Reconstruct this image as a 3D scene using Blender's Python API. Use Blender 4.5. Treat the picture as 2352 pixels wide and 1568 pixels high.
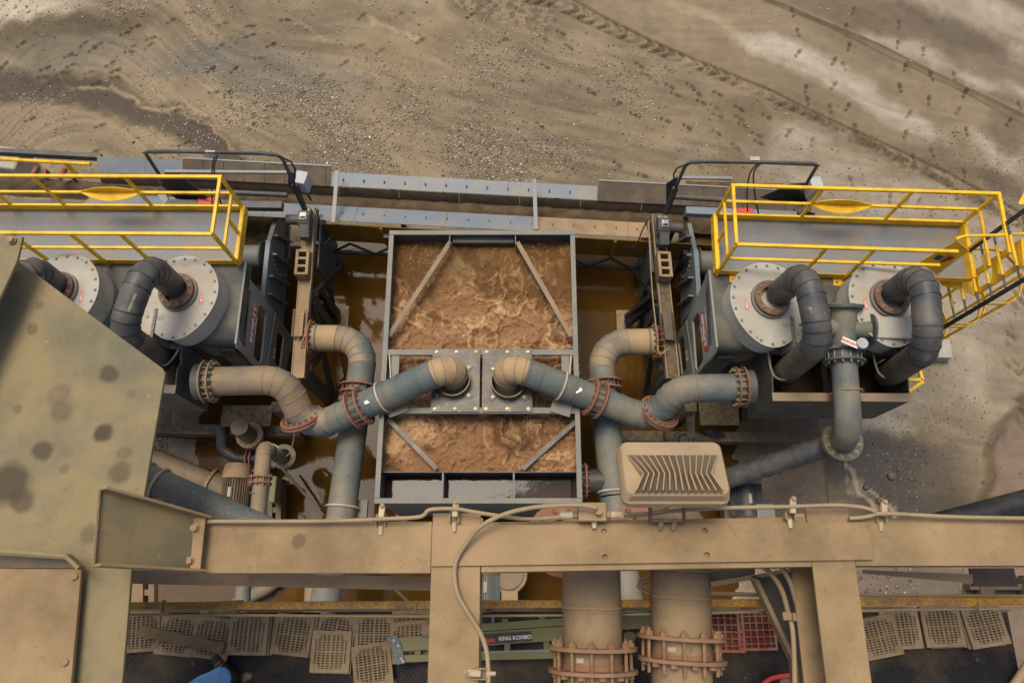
import bpy, bmesh, math, random
import numpy as np
from mathutils import Vector, Matrix
from mathutils.geometry import tessellate_polygon
random.seed(7); rng = np.random.default_rng(7)
for o in list(bpy.data.objects): bpy.data.objects.remove(o)
S = bpy.context.scene
COL = S.collection

# ------------------------------------------------------------------ camera
FPX, PITCH, HC = 1716.0, math.radians(72.0), 15.5      # focal length for a 2352 px wide frame, tilt below horizon, height
cam = bpy.data.cameras.new('camera'); camo = bpy.data.objects.new('camera', cam); COL.objects.link(camo)
cam.sensor_width = 36.0; cam.lens = 36.0 * FPX / 2352.0
cam.clip_start = 0.1; cam.clip_end = 3000
camo.location = (0, 0, HC); camo.rotation_euler = (math.pi/2 - PITCH, 0, 0)
cam.dof.use_dof = True; cam.dof.focus_distance = 12.5; cam.dof.aperture_fstop = 5.0
S.camera = camo
# ------------------------------------------------------------------ sky and sun (overcast, soft)
SUN_EL, SUN_AZ = math.radians(72), math.radians(-30)
w = bpy.data.worlds.new('World'); S.world = w; w.use_nodes = True
nt = w.node_tree; bg = nt.nodes['Background']
sky = nt.nodes.new('ShaderNodeTexSky'); sky.sky_type = 'NISHITA'; sky.sun_disc = False
sky.sun_elevation = SUN_EL; sky.sun_rotation = SUN_AZ; sky.dust_density = 3.5; sky.air_density = .7; sky.ozone_density = 0.4
nt.links.new(sky.outputs[0], bg.inputs[0]); bg.inputs[1].default_value = 0.10
sl = bpy.data.lights.new('sun', 'SUN'); so = bpy.data.objects.new('sun', sl); COL.objects.link(so)
sl.energy = 1.45; sl.angle = math.radians(26); sl.color = (1.0, 0.92, 0.78)
sd = Vector((math.sin(SUN_AZ)*math.cos(SUN_EL), math.cos(SUN_AZ)*math.cos(SUN_EL), math.sin(SUN_EL)))
so.rotation_euler = sd.to_track_quat('Z', 'Y').to_euler(); so.location = sd*40
S.view_settings.view_transform = 'Standard'; S.view_settings.look = 'None'
S.view_settings.gamma = 1.0; S.view_settings.use_curve_mapping = False
S.view_settings.exposure = 0.62

# ------------------------------------------------------------------ measuring: a sighting line from the camera, met with a level, a plane
_F = Vector((0, math.cos(PITCH), -math.sin(PITCH))); _U = Vector((0, math.sin(PITCH), math.cos(PITCH)))
CAMP = Vector((0, 0, HC))
def ray(u, v): return _F + Vector((1, 0, 0))*((u-1176)/FPX) + _U*((784-v)/FPX)
def at(u, v, z):
    d = ray(u, v); return CAMP + d*((z-HC)/d.z)
def onplane(u, v, p0, n):
    d = ray(u, v); return CAMP + d*((p0-CAMP).dot(n)/d.dot(n))
def atx(u, v, x):
    d = ray(u, v); return CAMP + d*(x/d.x)
def aty(u, v, y):
    d = ray(u, v); return CAMP + d*(y/d.y)

# ------------------------------------------------------------------ materials
def lin(c): 
    return tuple(((x/255)/12.92 if x/255 <= .04045 else ((x/255+.055)/1.055)**2.4) for x in c) + (1.0,)
MATS = {}
def mat(name, base, dust=None, amt=.35, up=.0, scale=1.6, rough=.6, metal=0.0, grain=.18, gscale=90., contrast=3.0,
        spots=None, spot_scale=6., spot_size=.18, bump=.0, bscale=120., spec=.4, speck=None, speck_scale=160., speck_amt=.5, pits=None, objrand=0.):
    m = bpy.data.materials.new(name); m.use_nodes = True; n = m.node_tree.nodes; L = m.node_tree.links
    b = n['Principled BSDF']; b.inputs['Roughness'].default_value = rough; b.inputs['Metallic'].default_value = metal
    b.inputs['Specular IOR Level'].default_value = spec
    geo = n.new('ShaderNodeNewGeometry'); pos = geo.outputs['Position']
    def noise(sc, det=5, ro=.6):
        t = n.new('ShaderNodeTexNoise'); t.inputs['Scale'].default_value = sc; t.inputs['Detail'].default_value = det
        t.inputs['Roughness'].default_value = ro; L.new(pos, t.inputs['Vector']); return t.outputs['Fac']
    def math_(op, a, bb, clamp=False):
        t = n.new('ShaderNodeMath'); t.operation = op; t.use_clamp = clamp
        for i, x in enumerate((a, bb)):
            if isinstance(x, (int, float)): t.inputs[i].default_value = x
            else: L.new(x, t.inputs[i])
        return t.outputs[0]
    def mix(f, a, bb, mode='MIX'):
        t = n.new('ShaderNodeMix'); t.data_type = 'RGBA'; t.blend_type = mode
        if isinstance(f, (int, float)): t.inputs[0].default_value = f
        else: L.new(f, t.inputs[0])
        for i, x in ((6, a), (7, bb)):
            if isinstance(x, tuple): t.inputs[i].default_value = x
            else: L.new(x, t.inputs[i])
        return t.outputs[2]
    col = lin(base)
    if dust:
        f = math_('MULTIPLY', math_('SUBTRACT', noise(scale, 6, .62), .5), contrast)
        f = math_('ADD', f, amt)
        if up:
            sx = n.new('ShaderNodeSeparateXYZ'); L.new(geo.outputs['Normal'], sx.inputs[0])
            f = math_('ADD', f, math_('MULTIPLY', math_('SUBTRACT', sx.outputs[2], .45), up))
        f = math_('MINIMUM', math_('MAXIMUM', f, 0.0), 1.0)
        col = mix(f, col, lin(dust))
    if speck:
        f = math_('MULTIPLY', math_('SUBTRACT', noise(speck_scale, 3, .7), .5), 7.0)
        f = math_('MULTIPLY', math_('ADD', f, .3, True), speck_amt)
        col = mix(f, col, lin(speck))
    if spots:
        v = n.new('ShaderNodeTexVoronoi'); v.inputs['Scale'].default_value = spot_scale; v.inputs['Randomness'].default_value = 1.0
        nz = n.new('ShaderNodeTexNoise'); nz.inputs['Scale'].default_value = spot_scale*1.5; L.new(pos, nz.inputs['Vector'])
        wv = n.new('ShaderNodeVectorMath'); wv.operation = 'MULTIPLY_ADD'; L.new(nz.outputs['Color'], wv.inputs[0])
        wv.inputs[1].default_value = (.25/spot_scale*2,)*3; L.new(pos, wv.inputs[2]); L.new(wv.outputs[0], v.inputs['Vector'])
        sp = n.new('ShaderNodeSeparateColor'); L.new(v.outputs['Color'], sp.inputs[0])
        thr = math_('MULTIPLY', math_('SUBTRACT', sp.outputs[0], .45), spot_size*2)
        f = math_('MULTIPLY', math_('SUBTRACT', thr, v.outputs['Distance']), 22.0, False)
        f = math_('MULTIPLY', math_('MINIMUM', math_('MAXIMUM', f, 0.), 1.), .75)
        col = mix(f, col, lin(spots))
    if pits:                                    # worn mottling, fine pits and short scratches
        f = math_('MULTIPLY', math_('SUBTRACT', noise(9., 9, .78), .54), 5.0, True)
        col = mix(math_('MULTIPLY', f, .5), col, lin(pits))
        v = n.new('ShaderNodeTexVoronoi'); v.inputs['Scale'].default_value = 42.; L.new(pos, v.inputs['Vector'])
        sp = n.new('ShaderNodeSeparateColor'); L.new(v.outputs['Color'], sp.inputs[0])
        thr = math_('MULTIPLY', math_('SUBTRACT', sp.outputs[0], .72), .75)
        f = math_('MULTIPLY', math_('SUBTRACT', thr, v.outputs['Distance']), 12.0, True)
        col = mix(math_('MULTIPLY', f, .6), col, lin(pits))
        mp = n.new('ShaderNodeMapping'); mp.inputs['Rotation'].default_value = (.3, .2, .9); mp.inputs['Scale'].default_value = (5., 120., 60.); L.new(pos, mp.inputs['Vector'])
        t = n.new('ShaderNodeTexNoise'); t.inputs['Scale'].default_value = 1.; t.inputs['Detail'].default_value = 3; L.new(mp.outputs[0], t.inputs['Vector'])
        f = math_('MULTIPLY', math_('SUBTRACT', t.outputs['Fac'], .68), 9.0, True)
        col = mix(math_('MULTIPLY', f, .3), col, lin(tuple(min(255, int(c*1.5)) for c in pits)))
    if objrand:
        oi = n.new('ShaderNodeObjectInfo'); g = math_('ADD', math_('MULTIPLY', oi.outputs['Random'], objrand), 1-objrand*.6)
        cb = n.new('ShaderNodeCombineColor'); [L.new(g, cb.inputs[i]) for i in range(3)]
        col = mix(1.0, col, cb.outputs[0], 'MULTIPLY')
    if grain:
        g = math_('ADD', math_('MULTIPLY', math_('SUBTRACT', noise(gscale, 4, .7), .5), grain*2.4), 1.0)
        g = math_('MULTIPLY', g, math_('ADD', math_('MULTIPLY', math_('SUBTRACT', noise(4.0, 4, .6), .5), grain*1.6), 1.0))
        cb = n.new('ShaderNodeCombineColor'); [L.new(g, cb.inputs[i]) for i in range(3)]
        col = mix(1.0, col, cb.outputs[0], 'MULTIPLY')
    if isinstance(col, tuple): b.inputs['Base Color'].default_value = col
    else: L.new(col, b.inputs['Base Color'])
    if bump:
        bp = n.new('ShaderNodeBump'); bp.inputs['Strength'].default_value = bump; bp.inputs['Distance'].default_value = .004
        L.new(noise(bscale, 4, .65), bp.inputs['Height']); L.new(bp.outputs[0], b.inputs['Normal'])
    MATS[name] = m; return m
TAN = (172, 141, 106); TAN2 = (150, 127, 94)
mat('tan_beam', (130, 108, 76), (165, 138, 100), .5, 0, 2.2, .85, spots=(112, 92, 66), spot_scale=3.1, spot_size=.05, grain=.12, gscale=140, pits=(84, 66, 46))
mat('olive_plate', (102, 100, 80), (143, 126, 89), .62, 0, 1.5, .8, spots=(160, 136, 96), spot_scale=9, spot_size=.12, grain=.07, contrast=4., pits=(96, 84, 60))
mat('tan_dull', (132, 110, 82), (165, 138, 104), .45, .4, 2.2, .85, grain=.14)
mat('galv', (82, 90, 88), (134, 120, 94), .28, .35, 1.1, .62, speck=(126, 132, 124), speck_scale=70, speck_amt=.55, grain=.25, gscale=110, contrast=4.)
mat('galv_tan', (104, 102, 92), (154, 129, 96), .55, .5, 1.1, .7, speck=(92, 90, 80), speck_scale=130, speck_amt=.35, grain=.15, gscale=150, spots=(88, 70, 48), spot_scale=16, spot_size=.16, pits=(84, 74, 58))
mat('poly_black', (66, 69, 70), (116, 107, 91), .2, .3, 2.3, .5, spots=(120, 112, 98), spot_scale=4.5, spot_size=.3, grain=.15, gscale=150)
mat('poly_dark', (44, 47, 50), (88, 80, 68), .12, .35, 2.0, .48, grain=.2, gscale=100)
mat('poly_dusty', (84, 80, 70), (140, 118, 88), .5, .5, 1.6, .65, speck=(60, 54, 44), speck_scale=110, speck_amt=.35)
mat('steel_grey', (80, 83, 79), (116, 106, 84), .22, .2, 2.0, .6, spots=(128, 116, 94), spot_scale=4.0, spot_size=.2, grain=.12)
mat('steel_dark', (70, 75, 79), (104, 94, 76), .2, .35, 2.0, .5, grain=.15)
mat('steel_black', (44, 46, 49), (80, 72, 58), .12, .3, 2.0, .5, grain=.15)
mat('steel_blue', (118, 128, 136), (146, 138, 120), .22, .2, 1.2, .42, spots=(172, 162, 144), spot_scale=4.0, spot_size=.12, grain=.1)
mat('steel_brown', (86, 74, 60), (112, 96, 76), .4, 0, 3.0, .7, grain=.25, gscale=60)
mat('lid_grey', (178, 174, 160), (170, 152, 124), .3, 0, 2.6, .62, spots=(150, 128, 100), spot_scale=6, spot_size=.25, grain=.07)
mat('cyclone_side', (128, 130, 122), (118, 106, 84), .3, 0, 2.0, .6, grain=.12)
mat('yellow', (248, 196, 32), (176, 134, 50), .14, 0, 3.2, .42, spots=(150, 112, 40), spot_scale=9, spot_size=.1, grain=.07)
mat('yellow_worn', (205, 150, 30), (140, 105, 60), .45, .2, 6.0, .6, speck=(96, 74, 50), speck_scale=50, speck_amt=.6, grain=.2)
mat('yellow_guard', (150, 112, 22), (112, 86, 34), .45, 0, 2.2, .65, grain=.35, gscale=220)
mat('rust', (104, 72, 56), (134, 100, 76), .45, .3, 5., .85, grain=.22)
mat('rust_red', (140, 90, 72), (146, 110, 84), .4, .25, 6., .8, grain=.18)
mat('zinc', (164, 150, 108), (120, 104, 76), .3, 0, 9., .4, metal=.35, grain=.1)
mat('bolt_grey', (150, 148, 138), (126, 112, 88), .35, 0, 9., .45, metal=.3, grain=.1)
mat('bolt_rust', (128, 96, 66), (96, 66, 46), .4, 0, 9., .7, grain=.2)
mat('bolt_tan', (164, 138, 104), (140, 112, 82), .4, .0, 9., .8, grain=.1)
mat('conduit', (140, 122, 92), (164, 140, 105), .5, .5, 3., .75, grain=.1)
mat('white_pipe', (196, 186, 164), (168, 144, 112), .35, .2, 4., .55, grain=.08)
mat('clip_white', (196, 182, 150), (164, 140, 108), .35, .2, 8., .5, grain=.08)
mat('box_grey', (178, 180, 180), (160, 150, 132), .2, 0, 4., .5, grain=.05)
mat('red', (208, 62, 50), (160, 88, 66), .2, .2, 6., .45, grain=.1)
mat('red_dull', (140, 52, 38), (140, 96, 72), .4, .35, 7., .7, grain=.15)
mat('decal_red', (206, 52, 40), None, rough=.4, grain=.04)
mat('decal_white', (226, 220, 206), None, rough=.5, grain=.04)
mat('decal_dark', (46, 46, 46), (80, 74, 62), .3, 0, 20., .6, grain=.1)
mat('decal_blue', (40, 56, 110), None, rough=.5, grain=.05)
mat('tag_silver', (176, 166, 148), (130, 118, 98), .4, 0, 60., .5, grain=.2)
mat('panel_tan', (122, 103, 75), (146, 124, 92), .5, .3, 6., .8, grain=.2, objrand=.35, pits=(66, 54, 38))
mat('panel_red', (150, 62, 46), (160, 118, 92), .35, .6, 9., .75, grain=.15)
mat('wood', (120, 98, 66), (92, 76, 54), .45, 0, 7., .85, grain=.3, gscale=40)
mat('green', (108, 113, 62), (122, 110, 76), .45, .3, 5., .6, grain=.1)
mat('jeans', (108, 168, 238), (156, 204, 250), .4, 0, 14., .85, grain=.15, gscale=300, bump=.5, bscale=60)
mat('boot', (46, 38, 28), (84, 70, 50), .3, .3, 20., .7, grain=.2)
mat('shirt', (70, 80, 90), None, rough=.9)
mat('skin', (190, 140, 112), None, rough=.55)
mat('hardhat', (220, 214, 200), None, rough=.4)
mat('hair', (50, 38, 28), None, rough=.8)
mat('deck_grey', (112, 110, 104), (142, 122, 94), .35, 0, 2.2, .55, spots=(146, 126, 98), spot_scale=4, spot_size=.3, grain=.15, gscale=60)
mat('concrete_light', (176, 168, 152), (150, 140, 120), .4, 0, 3., .85, grain=.15)
mat('hose_black', (30, 31, 33), (60, 56, 48), .2, .3, 3., .5, grain=.1)
mat('rubber', (34, 34, 34), (80, 70, 55), .25, .3, 6., .6, grain=.15)
mat('motor_blue', (106, 124, 132), (128, 116, 92), .4, .4, 5., .6, grain=.15)
mat('mud_splat', (112, 98, 72), (78, 62, 42), .45, 0, 12., .8, grain=.3, gscale=50)
mat('tank_rim', (110, 117, 111), (140, 128, 102), .4, .1, 3.0, .55, speck=(96, 98, 94), speck_scale=60, speck_amt=.4, grain=.15)
mat('tank_plate', (64, 57, 47), (112, 99, 74), .35, 0, 4., .4, spots=(150, 136, 100), spot_scale=5, spot_size=.3, grain=.2)
mat('sun_glass', (60, 70, 80), None, rough=.1)
mat('clear_poly', (130, 128, 118), (80, 74, 62), .4, 0, 6., .2, grain=.2)

# ------------------------------------------------------------------ mesh building
class MB:
    def __init__(s): s.v = []; s.f = []
    def add(s, vs, fs):
        b = len(s.v); s.v += [tuple(x) for x in vs]; s.f += [tuple(i+b for i in q) for q in fs]; return s
    def hexa(s, b, t):       # two rings of four
        return s.add(list(b)+list(t), [(3,2,1,0),(4,5,6,7),(0,1,5,4),(1,2,6,5),(2,3,7,6),(3,0,4,7)])
    def box(s, c, d, a=0.0, M=None):
        x, y, z = d[0]/2, d[1]/2, d[2]/2; c = Vector(c)
        R = M if M is not None else Matrix.Rotation(a, 3, 'Z')
        q = [c + R @ Vector(p) for p in ((-x,-y,-z),(x,-y,-z),(x,y,-z),(-x,y,-z),(-x,-y,z),(x,-y,z),(x,y,z),(-x,y,z))]
        return s.hexa(q[:4], q[4:])
    def bar(s, p0, p1, w, h, up=(0,0,1)):
        p0, p1 = Vector(p0), Vector(p1); d = (p1-p0).normalized(); up = Vector(up)
        if abs(d.dot(up)) > .98: up = Vector((0,1,0))
        sd_ = d.cross(up).normalized()*w/2; u2 = sd_.cross(d).normalized()*h/2
        r = lambda p: [p-sd_-u2, p+sd_-u2, p+sd_+u2, p-sd_+u2]
        return s.hexa(r(p0), r(p1))
    def prism(s, pts, dz):           # closed polygon (any plane) extruded by vector dz
        pts = [Vector(p) for p in pts]; dz = Vector(dz); n = len(pts)
        nrm = sum(((pts[i]-pts[0]).cross(pts[(i+1) % n]-pts[0]) for i in range(1, n-1)), Vector())
        if nrm.dot(dz) < 0: pts.reverse()
        tri = tessellate_polygon([pts]); fs = []
        for t in tri:
            t = list(t); nn = (pts[t[1]]-pts[t[0]]).cross(pts[t[2]]-pts[t[0]])
            if nn.dot(dz) < 0: t.reverse()
            fs.append((t[2], t[1], t[0])); fs.append((t[0]+n, t[1]+n, t[2]+n))
        for i in range(n):
            j = (i+1) % n; fs.append((i, j, j+n, i+n))
        return s.add(pts+[p+dz for p in pts], fs)
    def holed(s, outer, holes, dz):  # plate with cut-outs
        loops = [[Vector(p) for p in outer]]+[[Vector(p) for p in h] for h in holes]; dz = Vector(dz)
        tri = tessellate_polygon(loops); flat = [p for l in loops for p in l]; n = len(flat); fs = []
        for t in tri:
            t = list(t); nn = (flat[t[1]]-flat[t[0]]).cross(flat[t[2]]-flat[t[0]])
            if nn.dot(dz) < 0: t.reverse()
            fs.append((t[2], t[1], t[0])); fs.append((t[0]+n, t[1]+n, t[2]+n))
        k = 0
        for l in loops:
            for i in range(len(l)):
                a, b = k+i, k+(i+1) % len(l); fs.append((a, b, b+n, a+n))
            k += len(l)
        s.add(flat+[p+dz for p in flat], fs); s.fix = True; return s
    def tube(s, pts, r, seg=14, cap=True, closed=False, r2=None):
        pts = [Vector(p) for p in pts]; n = len(pts); rings = []
        tg = []
        for i in range(n):
            a = pts[(i-1) % n] if (i > 0 or closed) else None; b = pts[(i+1) % n] if (i < n-1 or closed) else None
            d0 = (pts[i]-a).normalized() if a is not None else (b-pts[i]).normalized()
            d1 = (b-pts[i]).normalized() if b is not None else d0
            tg.append((d0, d1))
        d = tg[0][0]; ref = Vector((0,0,1)) if abs(d.z) < .9 else Vector((1,0,0))
        nx = d.cross(ref).normalized()
        vs = []
        for i in range(n):
            d0, d1 = tg[i]; t = (d0+d1).normalized()
            nx = (nx - d0*nx.dot(d0)).normalized(); ny = d0.cross(nx)
            rr = r if r2 is None else r + (r2-r)*i/(n-1)
            for k in range(seg):
                a = 2*math.pi*k/seg; q = nx*math.cos(a)*rr + ny*math.sin(a)*rr
                q = q - d0*(q.dot(t)/max(.2, d0.dot(t)))
                vs.append(pts[i]+q)
            if d1 != d0:
                ax = d0.cross(d1)
                if ax.length > 1e-6: nx = Matrix.Rotation(d0.angle(d1), 3, ax) @ nx
        fs = []
        for i in range(n if closed else n-1):
            for k in range(seg):
                a = i*seg+k; b = i*seg+(k+1) % seg; c = ((i+1) % n)*seg+(k+1) % seg; e = ((i+1) % n)*seg+k
                fs.append((a, b, c, e))
        if cap and not closed:
            fs.append(tuple(range(seg))[::-1]); fs.append(tuple((n-1)*seg+k for k in range(seg)))
        return s.add(vs, fs)
    def cyl(s, p0, p1, r, seg=20, r2=None): return s.tube([p0, p1], r, seg, r2=r2)
    def ring(s, c, ax, ri, ro, th, seg=32):
        c = Vector(c); ax = Vector(ax).normalized(); ref = Vector((0,0,1)) if abs(ax.z) < .9 else Vector((1,0,0))
        nx = ax.cross(ref).normalized(); ny = ax.cross(nx); vs = []; fs = []
        for k in range(seg):
            a = 2*math.pi*k/seg; q = nx*math.cos(a)+ny*math.sin(a)
            vs += [c+q*ri-ax*th/2, c+q*ro-ax*th/2, c+q*ro+ax*th/2, c+q*ri+ax*th/2]
        for k in range(seg):
            a = 4*k; b = 4*((k+1) % seg)
            for i in range(4): fs.append((a+i, a+(i+1) % 4, b+(i+1) % 4, b+i))
        return s.add(vs, fs)
    def mesh(s, name, sm=True, ang=32):
        me = bpy.data.meshes.new(name); me.from_pydata(s.v, [], s.f)
        bm = bmesh.new(); bm.from_mesh(me); bmesh.ops.recalc_face_normals(bm, faces=bm.faces); bm.to_mesh(me); bm.free()
        if sm: me.shade_smooth(); me.set_sharp_from_angle(angle=math.radians(ang))
        return me
def link(name, me, m, parent=None, bevel=0):
    o = bpy.data.objects.new(name, me); COL.objects.link(o)
    if m is not None and not me.materials: me.materials.append(MATS[m] if isinstance(m, str) else m)
    if parent is not None:
        o.parent = parent
        root = parent
        o.matrix_parent_inverse = Matrix.Translation(-ORG[parent.name])
        ORG[o.name] = Vector((0,0,0)) if False else ORG0
    else: ORG[o.name] = ORG0
    if bevel:
        b = o.modifiers.new('bevel', 'BEVEL'); b.width = bevel; b.segments = 2; b.limit_method = 'ANGLE'; b.angle_limit = math.radians(40)
    return o
ORG0 = Vector((0,0,0)); ORG = {}
def obj(name, mb, m, parent=None, sm=True, bevel=0, ang=32): return link(name, mb.mesh(name, sm, ang), m, parent, bevel)
def tag(o, label, cat, group=None):
    o['label'] = label; o['category'] = cat
    if group: o['group'] = group
    return o
def thing(name, label, cat, group=None, loc=(0,0,0)):
    o = bpy.data.objects.new(name, None); COL.objects.link(o); o.location = loc; o.empty_display_size = .2
    ORG[o.name] = Vector(loc); return tag(o, label, cat, group)
def struct(o): o['kind'] = 'structure'; return o
def stuff(o): o['kind'] = 'stuff'; return o
# shared small meshes
SH = {}
def shared(key, build):
    if key not in SH: SH[key] = build()
    return SH[key]
def hexbolt(size=1.0, stud=0.0, both=False):
    m = MB()
    m.tube([(0,0,0), (0,0,.014*size), (0,0,.018*size)], .017*size, 6)
    m.cyl((0,0,-.004*size), (0,0,.003*size), .022*size, 10)
    if stud: m.cyl((0,0,-stud), (0,0,.030*size), .008*size, 7)
    if both: m.tube([(0,0,-stud+.008), (0,0,-stud+.008+.014*size)], .017*size, 6)
    return m.mesh('bolt', True, 30)
def bolt(parent, p, ax, m='bolt_grey', size=1.0, stud=0.0, both=False):
    key = (round(size, 2), round(stud, 3), both, m); me = shared(key, lambda: hexbolt(size, stud, both))
    o = link('bolt', me, m, parent)
    ax = Vector(ax).normalized(); q = ax.to_track_quat('Z', 'Y')
    o.matrix_basis = Matrix.Translation(Vector(p)) @ q.to_matrix().to_4x4(); return o
def frame_of(ax):
    ax = Vector(ax).normalized(); ref = Vector((0,0,1)) if abs(ax.z) < .9 else Vector((1,0,0))
    nx = ax.cross(ref).normalized(); return ax, nx, ax.cross(nx)
def flange(parent, c, ax, ri, ro, th=.03, n=12, m='rust', bm='bolt_rust', bs=1.0, stud=0.0, both=False, name='flange', ph=0.):
    c = Vector(c); ax, nx, ny = frame_of(ax)
    f = obj(name, MB().ring(c, ax, ri, ro, th), m, parent)
    rb = (ri+ro)/2 + .004
    for k in range(n):
        a = 2*math.pi*(k+.5)/n + ph
        bolt(f if f.parent is None or f.parent.parent is None else parent, c+(nx*math.cos(a)+ny*math.sin(a))*rb+ax*(th/2), ax, bm, bs, stud, both)
    return f
def flange_pair(parent, c, ax, ri, ro, gap=.12, th=.028, n=12, m='rust', bm='bolt_rust', bs=1.0):
    c = Vector(c); a = Vector(ax).normalized()
    flange(parent, c+a*gap/2, a, ri, ro, th, n, m, bm, bs, stud=gap+th+.03, both=True)
    obj('flange', MB().ring(c-a*gap/2, a, ri, ro, th), m, parent)
def arc_path(pts, rad, n=4):
    pts = [Vector(p) for p in pts]; out = [('S', [pts[0]])]
    cur = pts[0]
    for i in range(1, len(pts)-1):
        a, b, c = pts[i-1], pts[i], pts[i+1]; d0 = (b-a).normalized(); d1 = (c-b).normalized()
        th = d0.angle(d1)
        R_ = rad[i-1] if isinstance(rad, (list, tuple)) else rad
        t = min(R_*math.tan(th/2), (b-a).length*.49, (c-b).length*.49); R_ = t/math.tan(th/2) if th > .01 else 0
        s0, s1 = b-d0*t, b+d1*t
        out[-1][1].append(s0)
        if th < .05: out.append(('S', [s1])); continue
        nrm = (d1 - d0*d1.dot(d0)).normalized(); ctr = s0 + nrm*R_
        arc = [s0]
        for k in range(1, n):
            aa = th*k/n; arc.append(ctr + (-nrm*math.cos(aa) + d0*math.sin(aa))*R_)
        arc.append(s1)
        out.append(('E', arc)); out.append(('S', [s1]))
    out[-1][1].append(pts[-1]); return out
def pipe(parent, pts, r, mm, rad=.5, n=4, seg=24, weld=True, wm=None, seams=()):
    ms = mm if isinstance(mm, (list, tuple)) else [mm]; m = ms[0]
    for i_, (kind, q) in enumerate(arc_path(pts, rad, n)):
        m = ms[min(i_, len(ms)-1)]
        if (q[-1]-q[0]).length < .02: continue
        q2 = q
        if kind == 'E':
            pa_ = [Vector(p) for p in pts]; i0 = (i_-1)//2; q2 = [q[0]-(pa_[i0+1]-pa_[i0]).normalized()*.004]+q+[q[-1]+(pa_[i0+2]-pa_[i0+1]).normalized()*.004]
        obj('elbow' if kind == 'E' else 'pipe_run', MB().tube(q2, r, seg), m, parent, ang=20)
        if weld:
            w_ = MB()
            if kind == 'E':
                for i in range(len(q)):
                    d = (q[min(i+1, len(q)-1)]-q[max(i-1, 0)]).normalized(); w_.ring(q[i], d, r-.004, r+.009, .014, 24)
                obj('weld_seam', w_, wm or m, parent)
    for c, d in seams:
        obj('weld_seam', MB().ring(c, d, r-.004, r+.013, .02, 28), wm or m, parent)
def smooth_path(pts, n=6):
    P_ = [Vector(p) for p in pts]; out = []
    for i in range(len(P_)-1):
        p0 = P_[max(i-1, 0)]; p1 = P_[i]; p2 = P_[i+1]; p3 = P_[min(i+2, len(P_)-1)]
        for k in range(n):
            t = k/n; out.append(.5*((2*p1)+(p2-p0)*t+(2*p0-5*p1+4*p2-p3)*t*t+(3*p1-p0-3*p2+p3)*t**3))
    out.append(P_[-1]); return out
def text(s, M, size, m, parent, bold=0.0, name='lettering', sx=1.0):
    cu = bpy.data.curves.new('t', 'FONT'); cu.body = s; cu.size = size; cu.align_x = 'CENTER'; cu.align_y = 'CENTER'; cu.offset = bold; cu.extrude = .001
    o = bpy.data.objects.new('t', cu); COL.objects.link(o); dg = bpy.context.evaluated_depsgraph_get()
    me = bpy.data.meshes.new_from_object(o.evaluated_get(dg)); bpy.data.objects.remove(o); bpy.data.curves.remove(cu)
    me.transform(Matrix.Diagonal((sx, 1, 1, 1))); me.transform(M); me.materials.clear(); me.name = name
    return link(name, me, m, parent)
def basis(o, x, y):
    x = Vector(x).normalized(); y = Vector(y); y = (y-x*y.dot(x)).normalized(); z = x.cross(y)
    return Matrix(((x.x, y.x, z.x, o[0]), (x.y, y.y, z.y, o[1]), (x.z, y.z, z.z, o[2]), (0,0,0,1)))
# numpy value noise
_perm = rng.random((512, 512)).astype(np.float32)
def vnoise(x, y):
    xi = np.floor(x).astype(int); yi = np.floor(y).astype(int); fx = x-xi; fy = y-yi
    fx = fx*fx*fx*(fx*(fx*6-15)+10); fy = fy*fy*fy*(fy*(fy*6-15)+10)
    g = lambda a, b: _perm[a & 511, b & 511]
    return (g(xi, yi)*(1-fx)+g(xi+1, yi)*fx)*(1-fy)+(g(xi, yi+1)*(1-fx)+g(xi+1, yi+1)*fx)*fy
def fbm(x, y, o=5, lac=2.03, gain=.5):
    a = 1.; s = 0.; t = 0.
    for i in range(o):
        s = s + a*vnoise(x+17.3*i, y-9.1*i); t += a; a *= gain; x = x*lac; y = y*lac
    return s/t
def sstep(a, b, x):
    t = np.clip((x-a)/(b-a), 0, 1); return t*t*(3-2*t)
def grid_mesh(name, xs, ys, Z, cols=None, extra=None):
    nx, ny = len(xs), len(ys); X, Y = np.meshgrid(xs, ys); co = np.stack([X, Y, Z], -1).reshape(-1, 3).astype(np.float32)
    i = np.arange(nx*ny).reshape(ny, nx); f = np.stack([i[:-1, :-1], i[:-1, 1:], i[1:, 1:], i[1:, :-1]], -1).reshape(-1)
    me = bpy.data.meshes.new(name); me.vertices.add(nx*ny); me.vertices.foreach_set('co', co.reshape(-1))
    nf = (nx-1)*(ny-1); me.loops.add(nf*4); me.loops.foreach_set('vertex_index', f.astype(np.int32))
    me.polygons.add(nf); me.polygons.foreach_set('loop_start', np.arange(0, nf*4, 4, dtype=np.int32)); me.polygons.foreach_set('loop_total', np.full(nf, 4, np.int32))
    me.update(calc_edges=True); me.shade_smooth()
    if cols is not None:
        a = me.color_attributes.new('tint', 'FLOAT_COLOR', 'POINT')
        c4 = np.ones((nx*ny, 4), np.float32); c4[:, :3] = cols.reshape(-1, 3); a.data.foreach_set('color', c4.reshape(-1))
    for k, v in (extra or {}).items():
        a = me.attributes.new(k, 'FLOAT', 'POINT'); a.data.foreach_set('value', v.reshape(-1).astype(np.float32))
    return me
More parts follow.
